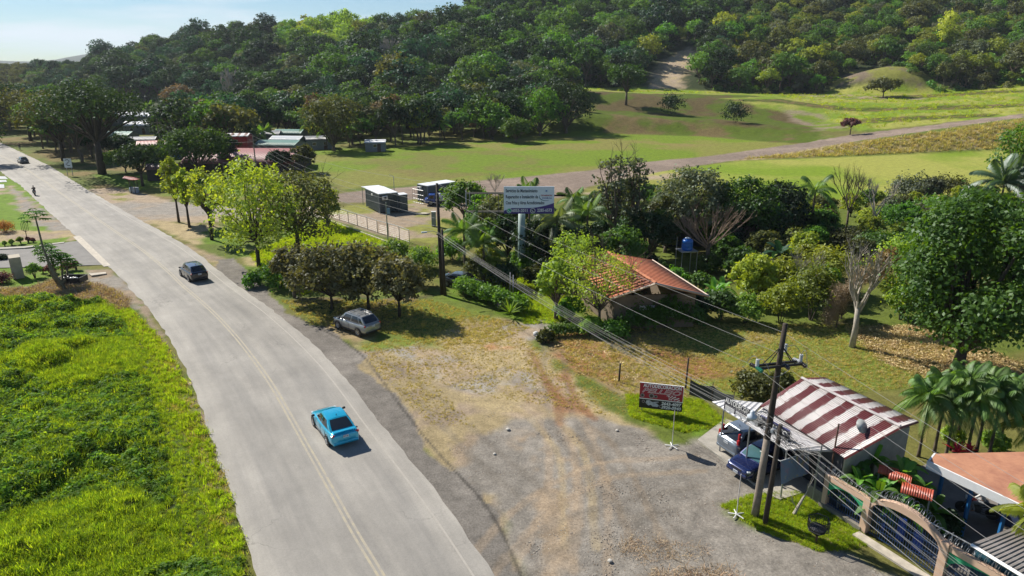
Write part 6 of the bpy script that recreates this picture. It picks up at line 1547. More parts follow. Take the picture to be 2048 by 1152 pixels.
for a, b, s in ((eL+Vector((0,0,.4)), eL+dn*.5+Vector((.3,0,0)), .25), (eL+Vector((0,0,.4)), eL+dl_*.6, .25), (eR+Vector((0,0,.4)), eR+dn*.5, .5), (eR+Vector((0,0,.4)), cc+Vector((.3,0,.9)), .25), (cc+xa*.25+dn*.45, eL+dn*.5, -.3)): q.tube(loop(a,b,s), .014, 5)
q.build('jumper_wire', wirem, up_)
# street lamp on an arm, splice boxes and the tangle of old cables
q = MB(); lz = L_(lean(PR,TR,5.6)); q.tube([lz, lz+Vector((-.5,-.2,.25)), lz+Vector((-1.0,-.5,.35))], .025, 6); q.build('lamp_arm', steel, up_)
q = MB(); q.lathe([(.05,.18),(.10,.12),(.11,-.02),(.24,-.10),(.20,-.24),(.05,-.27)], tuple(lz+Vector((-1.1,-.55,.30))), 14); q.build('lamp_head', paint('lamp_white', (.55,.60,.66), .3), up_, smooth=True)
r = random.Random(21); q = MB(); ct = L_(lean(PR,TR,4.9))
for k in range(60):
    s0 = r.uniform(-2.2,1.6); ln = r.uniform(.5,2.2); ox, oz = r.gauss(0,.12), r.gauss(.05,.17)-.05*s0; sg_k = r.uniform(.02,.35); w1, w2 = r.uniform(3,9), r.uniform(0,6)
    pts = [ct+wd2*(s0+ln*t)+Vector((ox+.05*math.sin(w1*t+w2), .05*math.cos(w1*t), oz-sg_k*math.sin(PI*t)+.06*math.sin(w1*1.7*t+w2))) for t in np.linspace(0,1,16)]
    q.tube(pts, r.choice([.007,.010,.014]), 4)
q.build('cable_tangle', wired, up_)
q = MB()
for k in range(9):
    a = ct+wd2*r.uniform(-1.2,1.2)+Vector((0,-.1,r.uniform(-.2,.3))); q.tube([a+Vector((.13*math.cos(t)*r.uniform(.8,1.1),0,.16*math.sin(t))) for t in np.arange(0,6.6,.7)], .012, 4)
q.build('cable_coil', wirem, up_)
for k in range(4): a = ct+wd2*(-1.3+.75*k)+Vector((0,-.12,.05*k-.1)); q = MB(); q.box(tuple(a), (.30,.14,.18), .4*k); q.build('splice_box', blk if k % 2 else iw, up_, bevel=.02)
p2 = P(1530,1046); up2 = empty('utility_pole', tuple(p2), 0, 'slim dark stub pole standing just right of the tall near pole', 'utility pole')
q = MB(); q.tube([(0,0,0),(.1,.02,3),(.16,.05,5.4)], [.13,.12,.10], 10); q.build('pole', wood, up2, smooth=True)
up3 = empty('utility_pole', tuple(PLf), 0, 'tall dark utility pole at the left end of the hedge', 'utility pole')
q = MB(); q.tube([(0,0,0),(-.08,.05,5.5),(-.15,.1,HL)], [.19,.16,.12], 12); q.build('pole', wood, up3, smooth=True)
q = MB(); q.tube([(-.15,.1,6.1),(-.7,-.2,6.4),(-1.2,-.4,6.35)], .03, 5); q.build('lamp_arm', steel, up3); q = MB(); q.box((-1.45,-.5,6.33),(.55,.22,.13), .35); q.build('lamp_head', paint('lamp_white', (.55,.60,.66)), up3, bevel=.04)
insulator(Vector((-.1,.1,HL-.9)), (.3,-1,0), iw, up3, 3, .07); q = MB(); q.box((-.1,.1,6.0),(.5,.3,.08)); q.build('bracket', blk, up3)
p4 = P(881,590)+Vector((.45,-.1,0)); up4 = empty('utility_pole', tuple(p4), 0, 'shorter dark pole leaning against the tall one by the hedge', 'utility pole'); q = MB(); q.tube([(0,0,0),(-.1,.0,6.6)], [.15,.11], 10); q.build('pole', wood, up4, smooth=True)
FPo = P(514,352); FPo = Vector((FPo.x, FPo.y, 0)); FH = hgt(FPo, 271); up5 = empty('utility_pole', tuple(FPo), 0, 'thin far utility pole rising behind the long red roof', 'utility pole')
q = MB(); q.tube([(0,0,0),(0,0,FH)], [.16,.10], 8); q.box((0,0,FH-.9),(1.6,.1,.1)); q.build('pole', wood_g, up5)
FQ = P(327,330); F2 = hgt(FQ, 236); up6 = empty('utility_pole', tuple(FQ), 0, 'pale thin pole standing in front of the blue walled house', 'utility pole'); q = MB(); q.tube([(0,0,0),(0,0,F2)], [.18,.10], 8); q.box((.0,0,F2-1.0),(1.4,.1,.1)); q.build('pole', wood_g, up6)
F3 = P(225,290); up7 = empty('utility_pole', tuple(F3), 0, 'dark thin pole in the deep shade of the roadside trees', 'utility pole'); q = MB(); q.tube([(0,0,0),(0,0,9)], [.16,.10], 8); q.build('pole', wood, up7)
def wire(a, b, sag, rad, mat, lab, k=22):
    q = MB(); q.tube([a.lerp(b, t)+Vector((0,0,-sag*4*t*(1-t))) for t in np.linspace(0,1,k)], rad*.46, 4); return tag(q.build('power_line', mat), lab, 'cable', 'overhead lines along the road')
ND = Vector((.285,-.958,0)); NXT = lambda v, dz=0, side=0: v+ND*36+Vector((side,0,dz))
TLp = PLf+(TL-PLf)
near, far_ = 'leaving the near pole towards the lower right', 'between the hedge pole and near pole'
wire(TLp, TR-Vector((0,0,.45)), .5, .016, wirem, 'topmost bright overhead wire '+far_); wire(TR-Vector((0,0,.45)), NXT(TR-Vector((0,0,.45))), .7, .015, wirem, 'topmost bright overhead wire '+near)
wire(TLp-Vector((-.1,0,1.9)), ins_pts['d'], .6, .018, wirem, 'left bright phase wire '+far_); wire(TLp-Vector((-.2,0,1.0)), ins_pts['e'], .6, .018, wirem, 'right bright phase wire '+far_)
wire(ins_pts['a'], NXT(ins_pts['a'], .3, .3), .7, .017, wirem, 'right bright phase wire '+near); wire(ins_pts['c'], NXT(ins_pts['c'], .2), .7, .015, wirem, 'middle bright phase wire '+near); wire(ins_pts['b'], NXT(ins_pts['b'], .2, -.3), .7, .015, wirem, 'left bright phase wire '+near)
for k in range(7):
    zl, zr_ = 5.9+.13*(k % 4), 4.6+.17*k; o_ = pd*(.22*(k % 3)-.2)
    wire(lean(PLf,TL,zl)+o_, lean(PR,TR,zr_)+o_, .35+.16*(k % 4), .020 if k % 3 == 0 else .013, wirem if k % 3 == 0 else paint('wire_grey', (.14,.14,.14), .5), ('lowest','second lowest','third','fourth','fifth','sixth','seventh')[k]+' cable of the low bundle '+far_)
    wire(lean(PR,TR,zr_)+o_, NXT(lean(PR,TR,zr_), .2, .18*(k-3))+o_, .5+.15*(k % 3), .026 if k == 0 else .014, wirem if k % 3 == 0 else paint('wire_grey', (.14,.14,.14)), ('lowest','second lowest','third','fourth','fifth','sixth','seventh')[k]+' cable of the low bundle '+near)
fv = FPo+Vector((0,0,FH))
wire(fv, TLp, 1.2, .022, wirem, 'topmost wire from the far pole over the field to the hedge pole')
for k in range(3): wire(fv-Vector((.5*(k-1),0,1.0+.5*k)), TLp-Vector((0,0,1.9+.75*k)), 1.5, .022, wirem, ('upper','middle','lower')[k]+' wire over the site offices to the hedge pole')
wire(PLf.lerp(TL,.62), FPo+Vector((0,0,FH-3.5)), 2.0, .028, wirem, 'thick bright cable dipping behind the yellow green tree'); wire(PLf.lerp(TL,.60), FPo+Vector((0,0,FH-4.2)), 2.6, .02, wirem, 'lowest bright cable dipping behind the yellow green tree')
wire(fv, FQ+Vector((0,0,F2-1)), 1.2, .03, wirem, 'high wire between the far pole and the pale thin pole'); wire(fv-Vector((0,0,1.2)), FQ+Vector((0,0,F2-2.2)), 1.2, .03, wirem, 'lower wire between the far pole and the pale thin pole')
wire(lean(PR,TR,cz_)-Vector((0,0,.2)), P(1562,800,3.3), .1, .02, wired, 'dark stay wire dropping from the near pole to the awning'); wire(lean(PR,TR,5.0), P(1611,962,1.3), .05, .012, wired, 'thin guy wire slanting from the near pole to the stump')
# fence posts, shade cloth, dish, stump and odd bits
def post(px, py, tpx, lab, mat=None, r_=.06):
    p = P(px, py); h = hgt(p, tpx); q = MB(); q.tube([(p.x,p.y,-.1),(p.x+.03,p.y,h)], [r_*1.1,r_], 8); return tag(q.build('fence_post', mat or wood, smooth=True), lab, 'post')
post(1238,762,727,'short dark wooden post on the straw slope'); post(1371,778,716,'taller dark post left of the shade cloth'); post(1261,742,704,'thin bent rusty rod in the straw left of the wooden post', rustp, .025) if False else None
post(1020,600,545,'thin pale pole at the hedge end, the left of two', steel, .04); post(1026,608,550,'thin pale pole at the hedge end, the right of two', steel, .04); post(1094,590,552,'thin pale post right of the billboard mast', steel, .04)
def cloth(pxs, h0, h1, lab):
    t = empty('shade_cloth', (0,0,0), 0, lab, 'shade cloth'); ps = [P(*a) for a in pxs]; q = MB(); n_ = 10
    for a, b in zip(ps, ps[1:]):
        for i in range(n_):
            s0, s1 = i/n_, (i+1)/n_; z0_ = 1-.16*math.sin(PI*s0); z1_ = 1-.16*math.sin(PI*s1); A_, B__ = a.lerp(b,s0), a.lerp(b,s1)
            q.face([(A_.x,A_.y,h0),(B__.x,B__.y,h0),(B__.x,B__.y,h1*z1_),(A_.x,A_.y,h1*z0_)])
    q.build('cloth', paint('shade_grey', (.050,.055,.06), .9, wear=.1), t)
    for a in ps: q = MB(); q.tube([(a.x,a.y,0),(a.x,a.y,h1+.25)], .03, 5); q.build('post', wood, t)
cloth([(1379,790),(1423,803),(1465,822)], .0, 1.15, 'dark grey shade cloth fence behind the shop sign')
dp = P(1718,868,3.9); ds = empty('satellite_dish', tuple(dp), 0, 'grey satellite dish standing on the striped shop roof', 'satellite dish')
q = MB(); q.lathe([(.02,0),(.15,.012),(.28,.05),(.36,.09),(.37,.10)], k=20, M=Matrix.Translation((0,0,.42)) @ Matrix.Rotation(math.radians(50),4,'X') @ Matrix.Rotation(.4,4,'Y')); q.build('dish', paint('dish_grey', (.34,.37,.37), .5), ds, smooth=True)
q = MB(); q.tube([(0,0,-.35),(0,0,.2),(0,.05,.42)], .02, 6); q.tube([(0,.1,.25),(-.1,-.35,.35)], .012, 4); q.build('bracket', steel, ds)
for px, py, z, h, lab in ((1664,922,0,4.6,'tall thin steel pole in front of the striped roof corner'),(1638,915,0,3.2,'shorter thin rod left of the tall steel pole at the awning')):
    p = P(px, py, 2.5); q = MB(); q.tube([(p.x,p.y,0),(p.x+.05,p.y,h)], .04, 6); tag(q.build('pole', rustp if h > 4 else steel), lab, 'pole')
sp_ = P(1588,1028); stp = empty('dead_stump', tuple(sp_), 0, 'broken leaning dead tree stem on the grass by the basket', 'tree stump')
r = random.Random(2); q = MB(); q.tube([(0,0,0),(.25,.1,.5),(.5,.2,.95)], [.09,.07,.05], 7); twig_geo(q, Vector((.5,.2,.95)), Vector((.3,.1,1)).normalized(), .7, .04, 2, r); twig_geo(q, Vector((.1,0,.3)), Vector((-.5,.1,1)).normalized(), .4, .02, 2, r); q.build('trunk', bark_p, stp)
for px, py, s_, lab in ((1220,1122,.12,'pale stone lying on the gravel near the bare patch'),(1016,859,.14,'white litter scrap on the straw grass in mid lot'),(1234,861,.10,'small white scrap at the edge of the gravel'),(989,908,.10,'white stone near the broken asphalt edge')):
    p = P(px, py); q = MB(); q.lathe([(.3*s_,-.02),(s_,.1*s_),(.8*s_,.5*s_),(.2*s_,.7*s_)], tuple(p), 7); tag(q.build('stone', paint('pale_stone', (.55,.52,.46), .9)), lab, 'stone')
p = P(1012,618); q = MB(); q.lathe([(.5,0),(.85,.2),(.9,.6),(.7,1.0),(.3,1.2)], tuple(p), 11); me_o = q.build('boulder', paint('boulder_dark', (.05,.052,.055), .8, wear=.5, scale=2, bump=.6), smooth=True); tag(me_o, 'large dark boulder behind the leafy end of the hedge', 'boulder')
for k, (px, py) in enumerate(((1072,672),(1080,676),(1076,680),(1086,683),(1092,680))):
    p = P(px, py); q = MB(); q.lathe([(.1,0),(.26,.08),(.27,.25),(.12,.4)], tuple(p), 7); tag(q.build('stone', paint('white_stone', (.62,.62,.62), .8) if k % 2 == 0 else paint('boulder_dark', (.05,.052,.055)), smooth=True), ('white' if k % 2 == 0 else 'dark')+' garden stone stacked at the foot of the clipped bush', 'stone', 'garden stones under the clipped bush, '+('white' if k % 2 == 0 else 'dark'))
# motorcycle and rider in the restaurant yard
p = P(1952,1032,0); motorcycle((p.x,p.y), 2.6, (.35,.02,.03), 'red motorcycle standing in the shaded restaurant yard'); person((p.x,p.y), 2.6, 'ride', 'person in a white shirt and white cap sitting on the red motorcycle', paint('shirt_white', (.72,.72,.72), .8), paint('trousers_grey', (.25,.26,.28), .9), white)
# low table and drums by the gate
# ================================================================== trees and plants one can tell apart
def depth(p): return CP*p.y+SP*(CH-p.z)
def T(px, py, top, wpx, leaf, label, **k):
    b = G(px, py); H = max(1.2, hgt(b, top)); W = wpx*depth(b)/FP
    Y = b.y; k.setdefault('ls', .20+.0022*Y); k.setdefault('n', 15); k.setdefault('ncl', 20); k.setdefault('nlf', 13); k.setdefault('cr', W*.035)
    k.setdefault('cb', .14)
    return tree(k.pop('name', 'tree'), tuple(b), H, W, leaf, label, **k)
def B(px, py, top, wpx, leaf, label, **k):
    b = G(px, py); H = max(.4, hgt(b, top)); W = wpx*depth(b)/FP
    k.setdefault('ls', .16+.0018*b.y)
    return bush('bush', tuple(b), H, W, leaf, label, **k)
# roadside giants on the left
T(205,348,168,235,L_dark,'huge dark spreading tree with a thick leaning trunk beside the road bend', shape='flat', n=24, cb=.42, r0=.7, ncl=26, bk=bark_d)
T(128,322,188,170,L_olive,'broad dusky olive tree behind the huge dark roadside tree', shape='flat', n=18, cb=.35, ncl=24, bk=bark_d)
T(62,282,182,150,L_olive,'wide dusky tree over the road at the left edge', shape='flat', n=16, cb=.4, bk=bark_d)
T(-75,285,140,210,L_dark,'broad dark tree overhanging the road from beyond the left edge', shape='flat', n=18, cb=.3, bk=bark_d)
T(-40,330,235,120,L_dark,'dark tree just past the left edge casting shade over the road', n=14, cb=.3, bk=bark_d)
T(2,262,165,150,L_dark,'dark tree cut off by the left edge of the view', n=14, cb=.3)
T(165,292,200,120,L_dark,'dark dense tree above the walking person', n=14, cb=.25)
T(286,372,288,95,L_dark,'small dark tree in front of the brown hut', n=12, cb=.35, bk=bark_d)
T(252,345,300,80,L_mid,'green shrubby tree left of the ochre house', n=10, cb=.2)
T(397,352,255,150,L_mid,'large dark leafy tree between the blue house and the red roofs', n=20, cb=.15, ncl=24)
T(335,330,282,50,L_mid,'slim green tree right of the blue walled house', n=8, cb=.2)
# yellow green trio and the mixed pair
T(358,444,322,62,L_yel,'thin yellow green tree, the left one of three beside the side street', n=11, cb=.40, shape='tall', ncl=16, nlf=11, bk=bark_d, r0=.16)
T(379,454,345,58,L_yel,'thin yellow green tree, the middle one of three beside the side street', n=10, cb=.42, shape='tall', ncl=14, nlf=11, bk=bark_d, r0=.16)
T(424,479,335,84,L_yel,'leaning sparse yellow green tree, the right one of three, dark forked trunk', n=12, cb=.40, ncl=11, nlf=10, bk=bark_d, r0=.2, twigs=1, lean=(-.04,0))
T(425,452,385,60,L_brown,'small brownish tree just behind the leaning sparse one', n=8, cb=.4, ncl=12, bk=bark_d)
T(518,532,316,190,L_yel,'tall bright yellow green tree with two dark stems at the road verge', n=28, cb=-.05, ncl=15, nlf=12, bk=bark_d, r0=.2, fork=3.0)
T(598,505,338,185,L_olive,'spreading half bare brownish tree right of the bright yellow green one', n=28, cb=.0, ncl=16, nlf=10, twigs=1, bk=bark_d, r0=.26, fork=2.6)
T(655,455,372,60,L_yel,'small bright green tree tip right of the half bare tree', n=8, cb=.2)
T(450,342,268,70,L_dark,'dark tree standing in front of the long red roof', n=12, cb=.3, bk=bark_d)
T(305,350,292,70,L_mid,'green tree hiding the corner of the ochre house', n=12, cb=.15)
T(238,312,272,70,L_dark,'dark tree in front of the pale green roofed house', n=12, cb=.15)
T(500,300,262,60,L_dark,'dark tree between the far pole and the grey roofed house', n=12, cb=.1)
T(360,300,250,80,L_dark,'dark tree above the blue walled house', n=14, cb=.1)
T(560,345,300,55,L_dark,'dark tree against the middle of the long red roof', n=10, cb=.2)
T(610,345,290,60,L_olive,'small olive tree at the right end of the long red roof', n=9, cb=.2)
B(560,575,515,110,L_green,'green shrubs under the tall yellow green tree')
B(505,575,545,50,L_green,'low green bush at the asphalt edge under the tall tree')
B(610,560,520,80,L_mid,'dark green bush between the mixed trees and the shaded grove')
# shaded grove over the silver car
T(664,618,488,170,L_dusty,'dark dusty olive tree shading the silver car, left of three', n=24, cb=.0, ncl=17, bk=bark_d, r0=.14, fork=1.3)
T(737,617,486,150,L_dusty,'dark dusty olive tree shading the silver car, middle of three', n=22, cb=.0, ncl=17, bk=bark_d, r0=.14, fork=1.3)
T(799,633,512,122,L_dusty,'dark dusty tree with a clear leaning trunk, right of three over the parked car', n=17, cb=.15, ncl=17, bk=bark_d, r0=.13, fork=1.5)
T(590,595,490,90,L_dusty,'dusty olive tree at the left end of the shaded grove', n=12, cb=.2)
for i, (px, py, tp_, w_, lf, lab) in enumerate([
 (790,515,478,80,L_lime,'bright lime shrub at the end of the yard fence'),(845,540,490,80,L_lime,'pale green shrub left of the dark pole'),
 (770,545,505,80,L_green,'green shrub behind the shaded grove'),(840,575,520,70,L_olive,'olive shrub at the foot of the hedge pole'),
 (905,520,470,70,L_green,'green shrub right of the dark pole'),(700,520,490,60,L_lime,'low lime shrub on the grass under the yard fence'),
 (1280,655,598,120,L_mid,'dark green shrubs along the front of the orange roofed house'),(1318,562,524,60,L_mid,'dark green shrub between the orange roof and the brown shed'),(1350,578,532,60,L_green,'fresh green shrub in front of the water tank stand'),(1400,585,540,60,L_mid,'green shrub right of the water tank stand'),(1290,535,500,60,L_dark,'dark shrub at the left end of the brown shed'),(1140,640,590,70,L_green,'bright green bush at the left corner of the house'),(1180,668,630,60,L_lime,'low lime bush under the feathery tree'),(1330,655,585,90,L_green,'tall leafy shrub against the shaded front wall of the house'),(1250,640,572,100,L_mid,'leafy shrub under the left eave of the orange roof'),(1395,640,580,80,L_dark,'dark shrub under the right eave of the orange roof'),(1300,640,590,70,L_dark,'dark shrub in the middle of the house front'),(1365,650,592,110,L_mid,'dense green shrub at the right front corner of the house'),
 (1440,640,570,90,L_mid,'green shrub right of the orange roof tip'),(1228,672,640,80,L_green,'low green shrubs under the feathery tree'),
 (1490,645,585,80,L_lime,'rounded yellow green bush on the lawn edge, leftmost of the bright ones'),(1560,648,560,95,L_yel,'yellow green bush right of the rounded one'),
 (1620,640,520,120,L_yel,'tall bright yellow green shrub mass left of the dried vine'),(1560,600,505,100,L_yel,'sunlit yellow bush behind the bright lawn edge bushes'),
 (1650,585,480,130,L_yel,'wide sunlit yellow shrub left of the dead tree'),(1500,560,500,100,L_grey,'dull grey green shrub behind the small palm'),
 (1790,560,470,130,L_lime,'pale green shrub left of the great right hand tree'),(1800,640,560,70,L_lime,'low pale shrub in the gap beside the great tree'),
 (1590,530,455,110,L_olive,'olive shrub behind the yellow bushes'),(1700,500,450,120,L_olive,'olive thicket under the twin bare trees'),
 (1790,470,400,120,L_green,'bright green thicket right of the twin bare trees'),(1870,455,380,130,L_green,'green thicket left of the right hand palm'),
 (1820,400,345,110,L_grey,'greyish dry scrub at the field edge'),(1890,395,345,110,L_olive,'olive dry scrub at the field edge'),(1750,520,455,110,L_mid,'dark green thicket behind the dead tree'),
 (1840,520,450,130,L_mid,'dense green thicket above the great tree'),(2010,480,400,140,L_green,'leafy green shrub under the right hand palm'),
 (1640,475,410,80,L_green,'glossy dark green round tree left of the bare trees'),(1605,455,395,70,L_yel,'yellow topped shrub beside the drooping palm'),
 (1510,790,742,110,L_olive,'loose olive shrub behind the shop sign'),(1560,780,740,60,L_olive,'small olive shrub touching the striped roof'),
 (1092,684,658,40,L_olive,'small clipped round bush above the piled garden stones'),(1420,545,505,70,L_mid,'green bush by the water tank stand'),
 (1010,575,520,80,L_dark,'dark shrub in the shade left of the billboard mast'),(1090,570,515,80,L_dark,'dark shrub right of the billboard mast'),
 (960,560,500,90,L_olive,'olive shrub left of the palm grove'),(1465,520,455,90,L_dark,'dark shrub right of the leafless fan tree'),(1900,900,850,50,L_lime,'yellow green garden shrub behind the terracotta roof'),
 (1985,905,860,60,L_lime,'yellow green garden shrub at the far side of the terracotta roof')]):
    B(px, py, tp_, w_, lf, lab, n=8, ncl=26, nlf=13)
# central grove
CT = [(928,440,362,95,L_green,'green tree right of the far site office',{}),(1000,470,392,110,L_olive,'olive tree behind the billboard frame',{}),(965,520,440,90,L_mid,'dark leafy tree under the billboard frame',{}),
 (1075,545,440,120,L_dark,'dark tree behind the billboard mast',{}),(1160,545,450,110,L_dark,'dark tree left of the orange roof',{}),(1222,520,322,105,L_grey,'tall open yellowish tree with thin forked stems',dict(ncl=11,nlf=9,cb=.35,twigs=1,shape='tall')),
 (1262,515,326,90,L_grey,'tall open yellowish tree, the right of the thin pair',dict(ncl=11,nlf=9,cb=.35,twigs=1,shape='tall')),(1300,520,420,120,L_dark,'dark tree behind the peak of the orange roof',{}),
 (1378,500,334,165,L_grey,'broad rounded grey green tree in the middle of the grove',dict(n=20,ncl=24)),(1330,505,398,110,L_olive,'dull olive tree under the rounded grey green one',{}),
 (1478,505,352,150,L_mid,'broad dark green tree right of the rounded grey one',dict(n=18)),(1560,480,362,120,L_dark,'dark tree hung with creepers near the drooping palm',dict(cb=.1)),
 (1520,500,400,120,L_dark,'dark tree in the shade behind the brown shed',{}),(1240,550,455,110,L_mid,'dark tree directly behind the orange roof',{}),
 (1112,640,520,90,L_lime,'slender bright green tree left of the feathery tree',dict(ncl=14,nlf=10,cb=.3)),
 (1198,655,503,185,leafm('leaf_feathery', (.12,.18,.016), (.17,.225,.022), .5, rv=.1),'wide feathery lime tree in front of the orange roof',dict(n=24,ncl=12,nlf=11,cb=.15,ls=.20,twigs=1,fork=1.6,r0=.12)),
 (1150,600,462,120,L_lime,'feathery bright green tree left behind the house',dict(ncl=14,nlf=10,cb=.3,ls=.24)),(1315,652,592,42,L_green,'small thin garden tree in front of the shaded porch',dict(cb=.5,n=6)),
 (2035,430,238,150,L_green,'tall green tree at the right edge above the palm',dict(n=18)),(1960,470,380,110,L_mid,'mid green tree left below the right hand palm',{}),
 (1915,748,385,310,leafm('leaf_great', (.020,.055,.007), (.052,.105,.011), .42, sc=.35, rv=.1),'great dense round tree with a thick dark trunk on the right lawn',dict(n=34,ncl=40,nlf=19,cb=.0,irr=.3,cr=.42,r0=.42,ls=.32,bk=bark_d,fork=1.9)),
 (2110,700,420,240,L_green,'large tree overlapping the right edge behind the great round tree',dict(n=22,ncl=34,cb=.15,ls=.34)),(2120,560,330,200,L_mid,'tree cut by the right edge above the great round one',dict(n=14)),
 (1252,210,128,88,L_mid,'lone dark tree with a forked trunk on the grass terrace',dict(cb=.35,n=12)),(1080,272,176,105,L_green,'rounded glossy dark green tree at the field corner',dict(cb=.08,n=16)),
 (1132,266,160,120,L_dark,'dark spreading tree right of the glossy one at the field corner',dict(cb=.1,n=16)),(985,278,208,95,L_green,'rounded green tree at the wood edge left of the glossy one',dict(cb=.1)),
 (1032,285,235,70,L_mid,'low green tree between the two rounded ones at the field corner',dict(cb=.1)),
 (668,302,192,125,L_olive,'big rounded olive tree at the tree line of the field',dict(cb=.1,n=18,ncl=24)),(842,288,208,60,L_yel,'yellowing tree with a pale trunk at the tree line',dict(cb=.3)),(745,270,222,80,L_yel,'yellow green low tree in the valley behind the olive tree',dict(cb=.1)),
 (1766,195,158,70,L_olive,'low spreading tree on the slope by the grassy mound',dict(cb=.3,shape='flat')),
 (1700,270,237,44,L_purple,'small purplish brown umbrella shaped tree beside the dirt road',dict(cb=.5,shape='flat',n=9))]
for px, py, tp_, w_, lf, lab, k in CT: T(px, py, tp_, w_, lf, lab, **k)
B(1342,228,182,62,L_dark,'dark bush halfway up the grass terrace, left of two'); B(1470,245,197,76,L_dark,'dark bush halfway up the grass terrace, right of two')
# more trees and shrubs of the grove, filling it to the lawn
GROVE = poly_w([(885,470),(930,440),(1100,445),(1180,400),(1260,405),(1420,430),(1560,430),(1650,440),(1700,410),(1850,400),(1990,380),(2120,380),(2160,500),(2160,640),(1850,640),(1800,660),(1640,640),(1470,640),(1440,600),(1400,540),(1200,520),(1130,545),(1100,590),(960,570),(890,540)])
rg = np.random.default_rng(5); gm, gx = GROVE.min(0), GROVE.max(0); gl = []
for q_ in range(2600):
    x, y = rg.uniform(gm[0], gx[0]), rg.uniform(gm[1], gx[1])
    if float(sdf(np.array([x]), np.array([y]), GROVE)[0]) > -1: continue
    if any((x-a)**2+(y-b)**2 < 4.0**2 for a, b in gl): continue
    px, py = proj(x, y, 0)
    if 1120 < px < 1430 and 505 < py < 640: continue
    if 1320 < px < 1420 and 540 < py < 600: continue
    gl.append((x, y))
GP = {}
for nm, lf in (('dark green', L_dark), ('mid green', L_mid), ('fresh green', L_green), ('olive', L_olive), ('yellow green', L_yel), ('grey green', L_grey)): GP[nm] = lf
protos = {}
def grove_tree(nm, v_):
    k_ = (nm, v_)
    if k_ not in protos:
        t = tree('tree', (0,0,0), 4.6 if v_ else 3.6, 4.6 if v_ else 4.2, GP[nm], 'x', 'tree', cb=.08, n=13, ncl=24, nlf=13, ls=.34, seed=900+len(protos), r0=.12, bk=bark_d); protos[k_] = t; return t
    return copy_tree(protos[k_])
for x, y in gl:
    px, py = proj(x, y, 0); right = px > 1640
    nm = ['olive','mid green','yellow green','fresh green','grey green','yellow green','olive'][rg.integers(0,7)] if right or py > 530 else ['dark green','mid green','olive','mid green','grey green','fresh green','dark green'][rg.integers(0,7)]
    t = grove_tree(nm, int(rg.integers(0,2))); z = tz(x, y); t.location = (x, y, z); s_ = rg.uniform(.55,1.12)*(.85 if right else 1.); t.scale = (s_*rg.uniform(.9,1.15),)*2+(s_,); t.rotation_euler = (0,0,rg.uniform(0,6.28))
    wh = 'right of the bare trees' if px > 1780 else 'round the bare trees' if px > 1600 else 'behind the water tank' if px > 1330 else 'behind the orange roof' if px > 1130 else 'round the billboard mast'
    rw = 'near the lawn' if y < 68 else ('in the middle' if y < 85 else 'at the far side')
    tag(t, 'bushy %s tree of the thicket %s, %s' % (nm, wh, rw), 'tree', 'bushy %s trees %s, %s' % (nm, wh, rw))
# bare trees
def bare(px, py, top, wpx, label, mat=None, r0=.16, d=5, fan=False, seed=1, up=.15):
    b = G(px, py); H = hgt(b, top); t = empty('bare_tree', tuple(b), 0, label, 'tree'); r = random.Random(seed); W = wpx*depth(b)/FP
    q = MB(); f = H*(.38 if not fan else .42); q.tube([(0,0,-.2),(.05,0,f*.5),(0,.05,f)], [r0*1.2,r0,r0*.85], 8); q.build('trunk', (bark if fan else (mat or bark_p)), t, smooth=True)
    q = MB(); n_ = 14 if fan else 5
    for k in range(n_):
        a = k*2*PI/n_+r.uniform(-.3,.3); s_ = W/2/H*1.3
        d_ = Vector((math.cos(a)*s_, math.sin(a)*s_, 1 if not fan else r.uniform(.35,1))).normalized()
        twig_geo(q, Vector((0,.05,f*r.uniform(.75,1))), d_, (H-f)*(.42 if not fan else .5), r0*.55 if not fan else r0*.4, 4 if not fan else 3, r, spread=.55 if not fan else .3, up=up)
    q.build('branches', mat or bark_p, t); return t
bare(1704,693,478,120,'dead pale tree standing alone on the lawn with bare crooked limbs', r0=.22, seed=4)
bare(1690,470,335,90,'leafless grey tree in the thicket, left of the twin bare trees', bark, .16, seed=5); bare(1742,475,345,100,'leafless grey tree in the thicket, right of the twin bare trees', bark_p, .2, seed=8)
bare(1412,545,405,150,'leafless fan shaped tree rising behind the blue water tank', paint('twig_brown', (.24,.17,.12), .9), .22, fan=True, seed=3)
bare(1600,620,505,90,'small bare white tree between the yellow bushes', bark_p, .1, seed=9); bare(990,400,345,60,'thin pale bare bush behind the billboard frame', bark_p, .08, seed=10); bare(820,60+0,28,30,'x', seed=2) if False else None
# dried vine curtain
b = G(1672,655); vt = empty('dried_vine', tuple(b), 0, 'arching curtain of dried grey brown vine beside the dead tree', 'vine')
q = MB(); q.tube([(0,0,0),(.3,.3,2),(1.4,.4,3.6),(2.6,.5,4.4)], [.06,.05,.04,.03], 5); q.build('stem', bark, vt)
lb = [((-.6+.33*i, .2, .55+4.0*math.sin(min(1,i/9)*PI/2)), (.75,.8,.8)) for i in range(12)]; lb += [((-.55+.1*i,.2,.5+.45*i), (.7,.7,.7)) for i in range(7)]
v, f = crown_geo(lb, 60, 18, .22, .16, 5, shell=(.3,1), aspect=.16, up=-.4); obj('tendrils', mesh_np('tendrils', v, f, [leafm('vine_dry', (.15,.11,.075), (.21,.155,.10), .2, tcol=(1.1,1,.8))]), vt)
v, f = crown_geo([((2.6+.4*i,.4,4.6+.5*i), (.9,.9,.8)) for i in range(4)], 26, 12, .2, .25, 8); obj('leaves', mesh_np('leaves', v, f, [leafm('vine_orange', (.20,.11,.035), (.16,.13,.03), .3, tcol=(1.3,1.1,.7))]), vt)
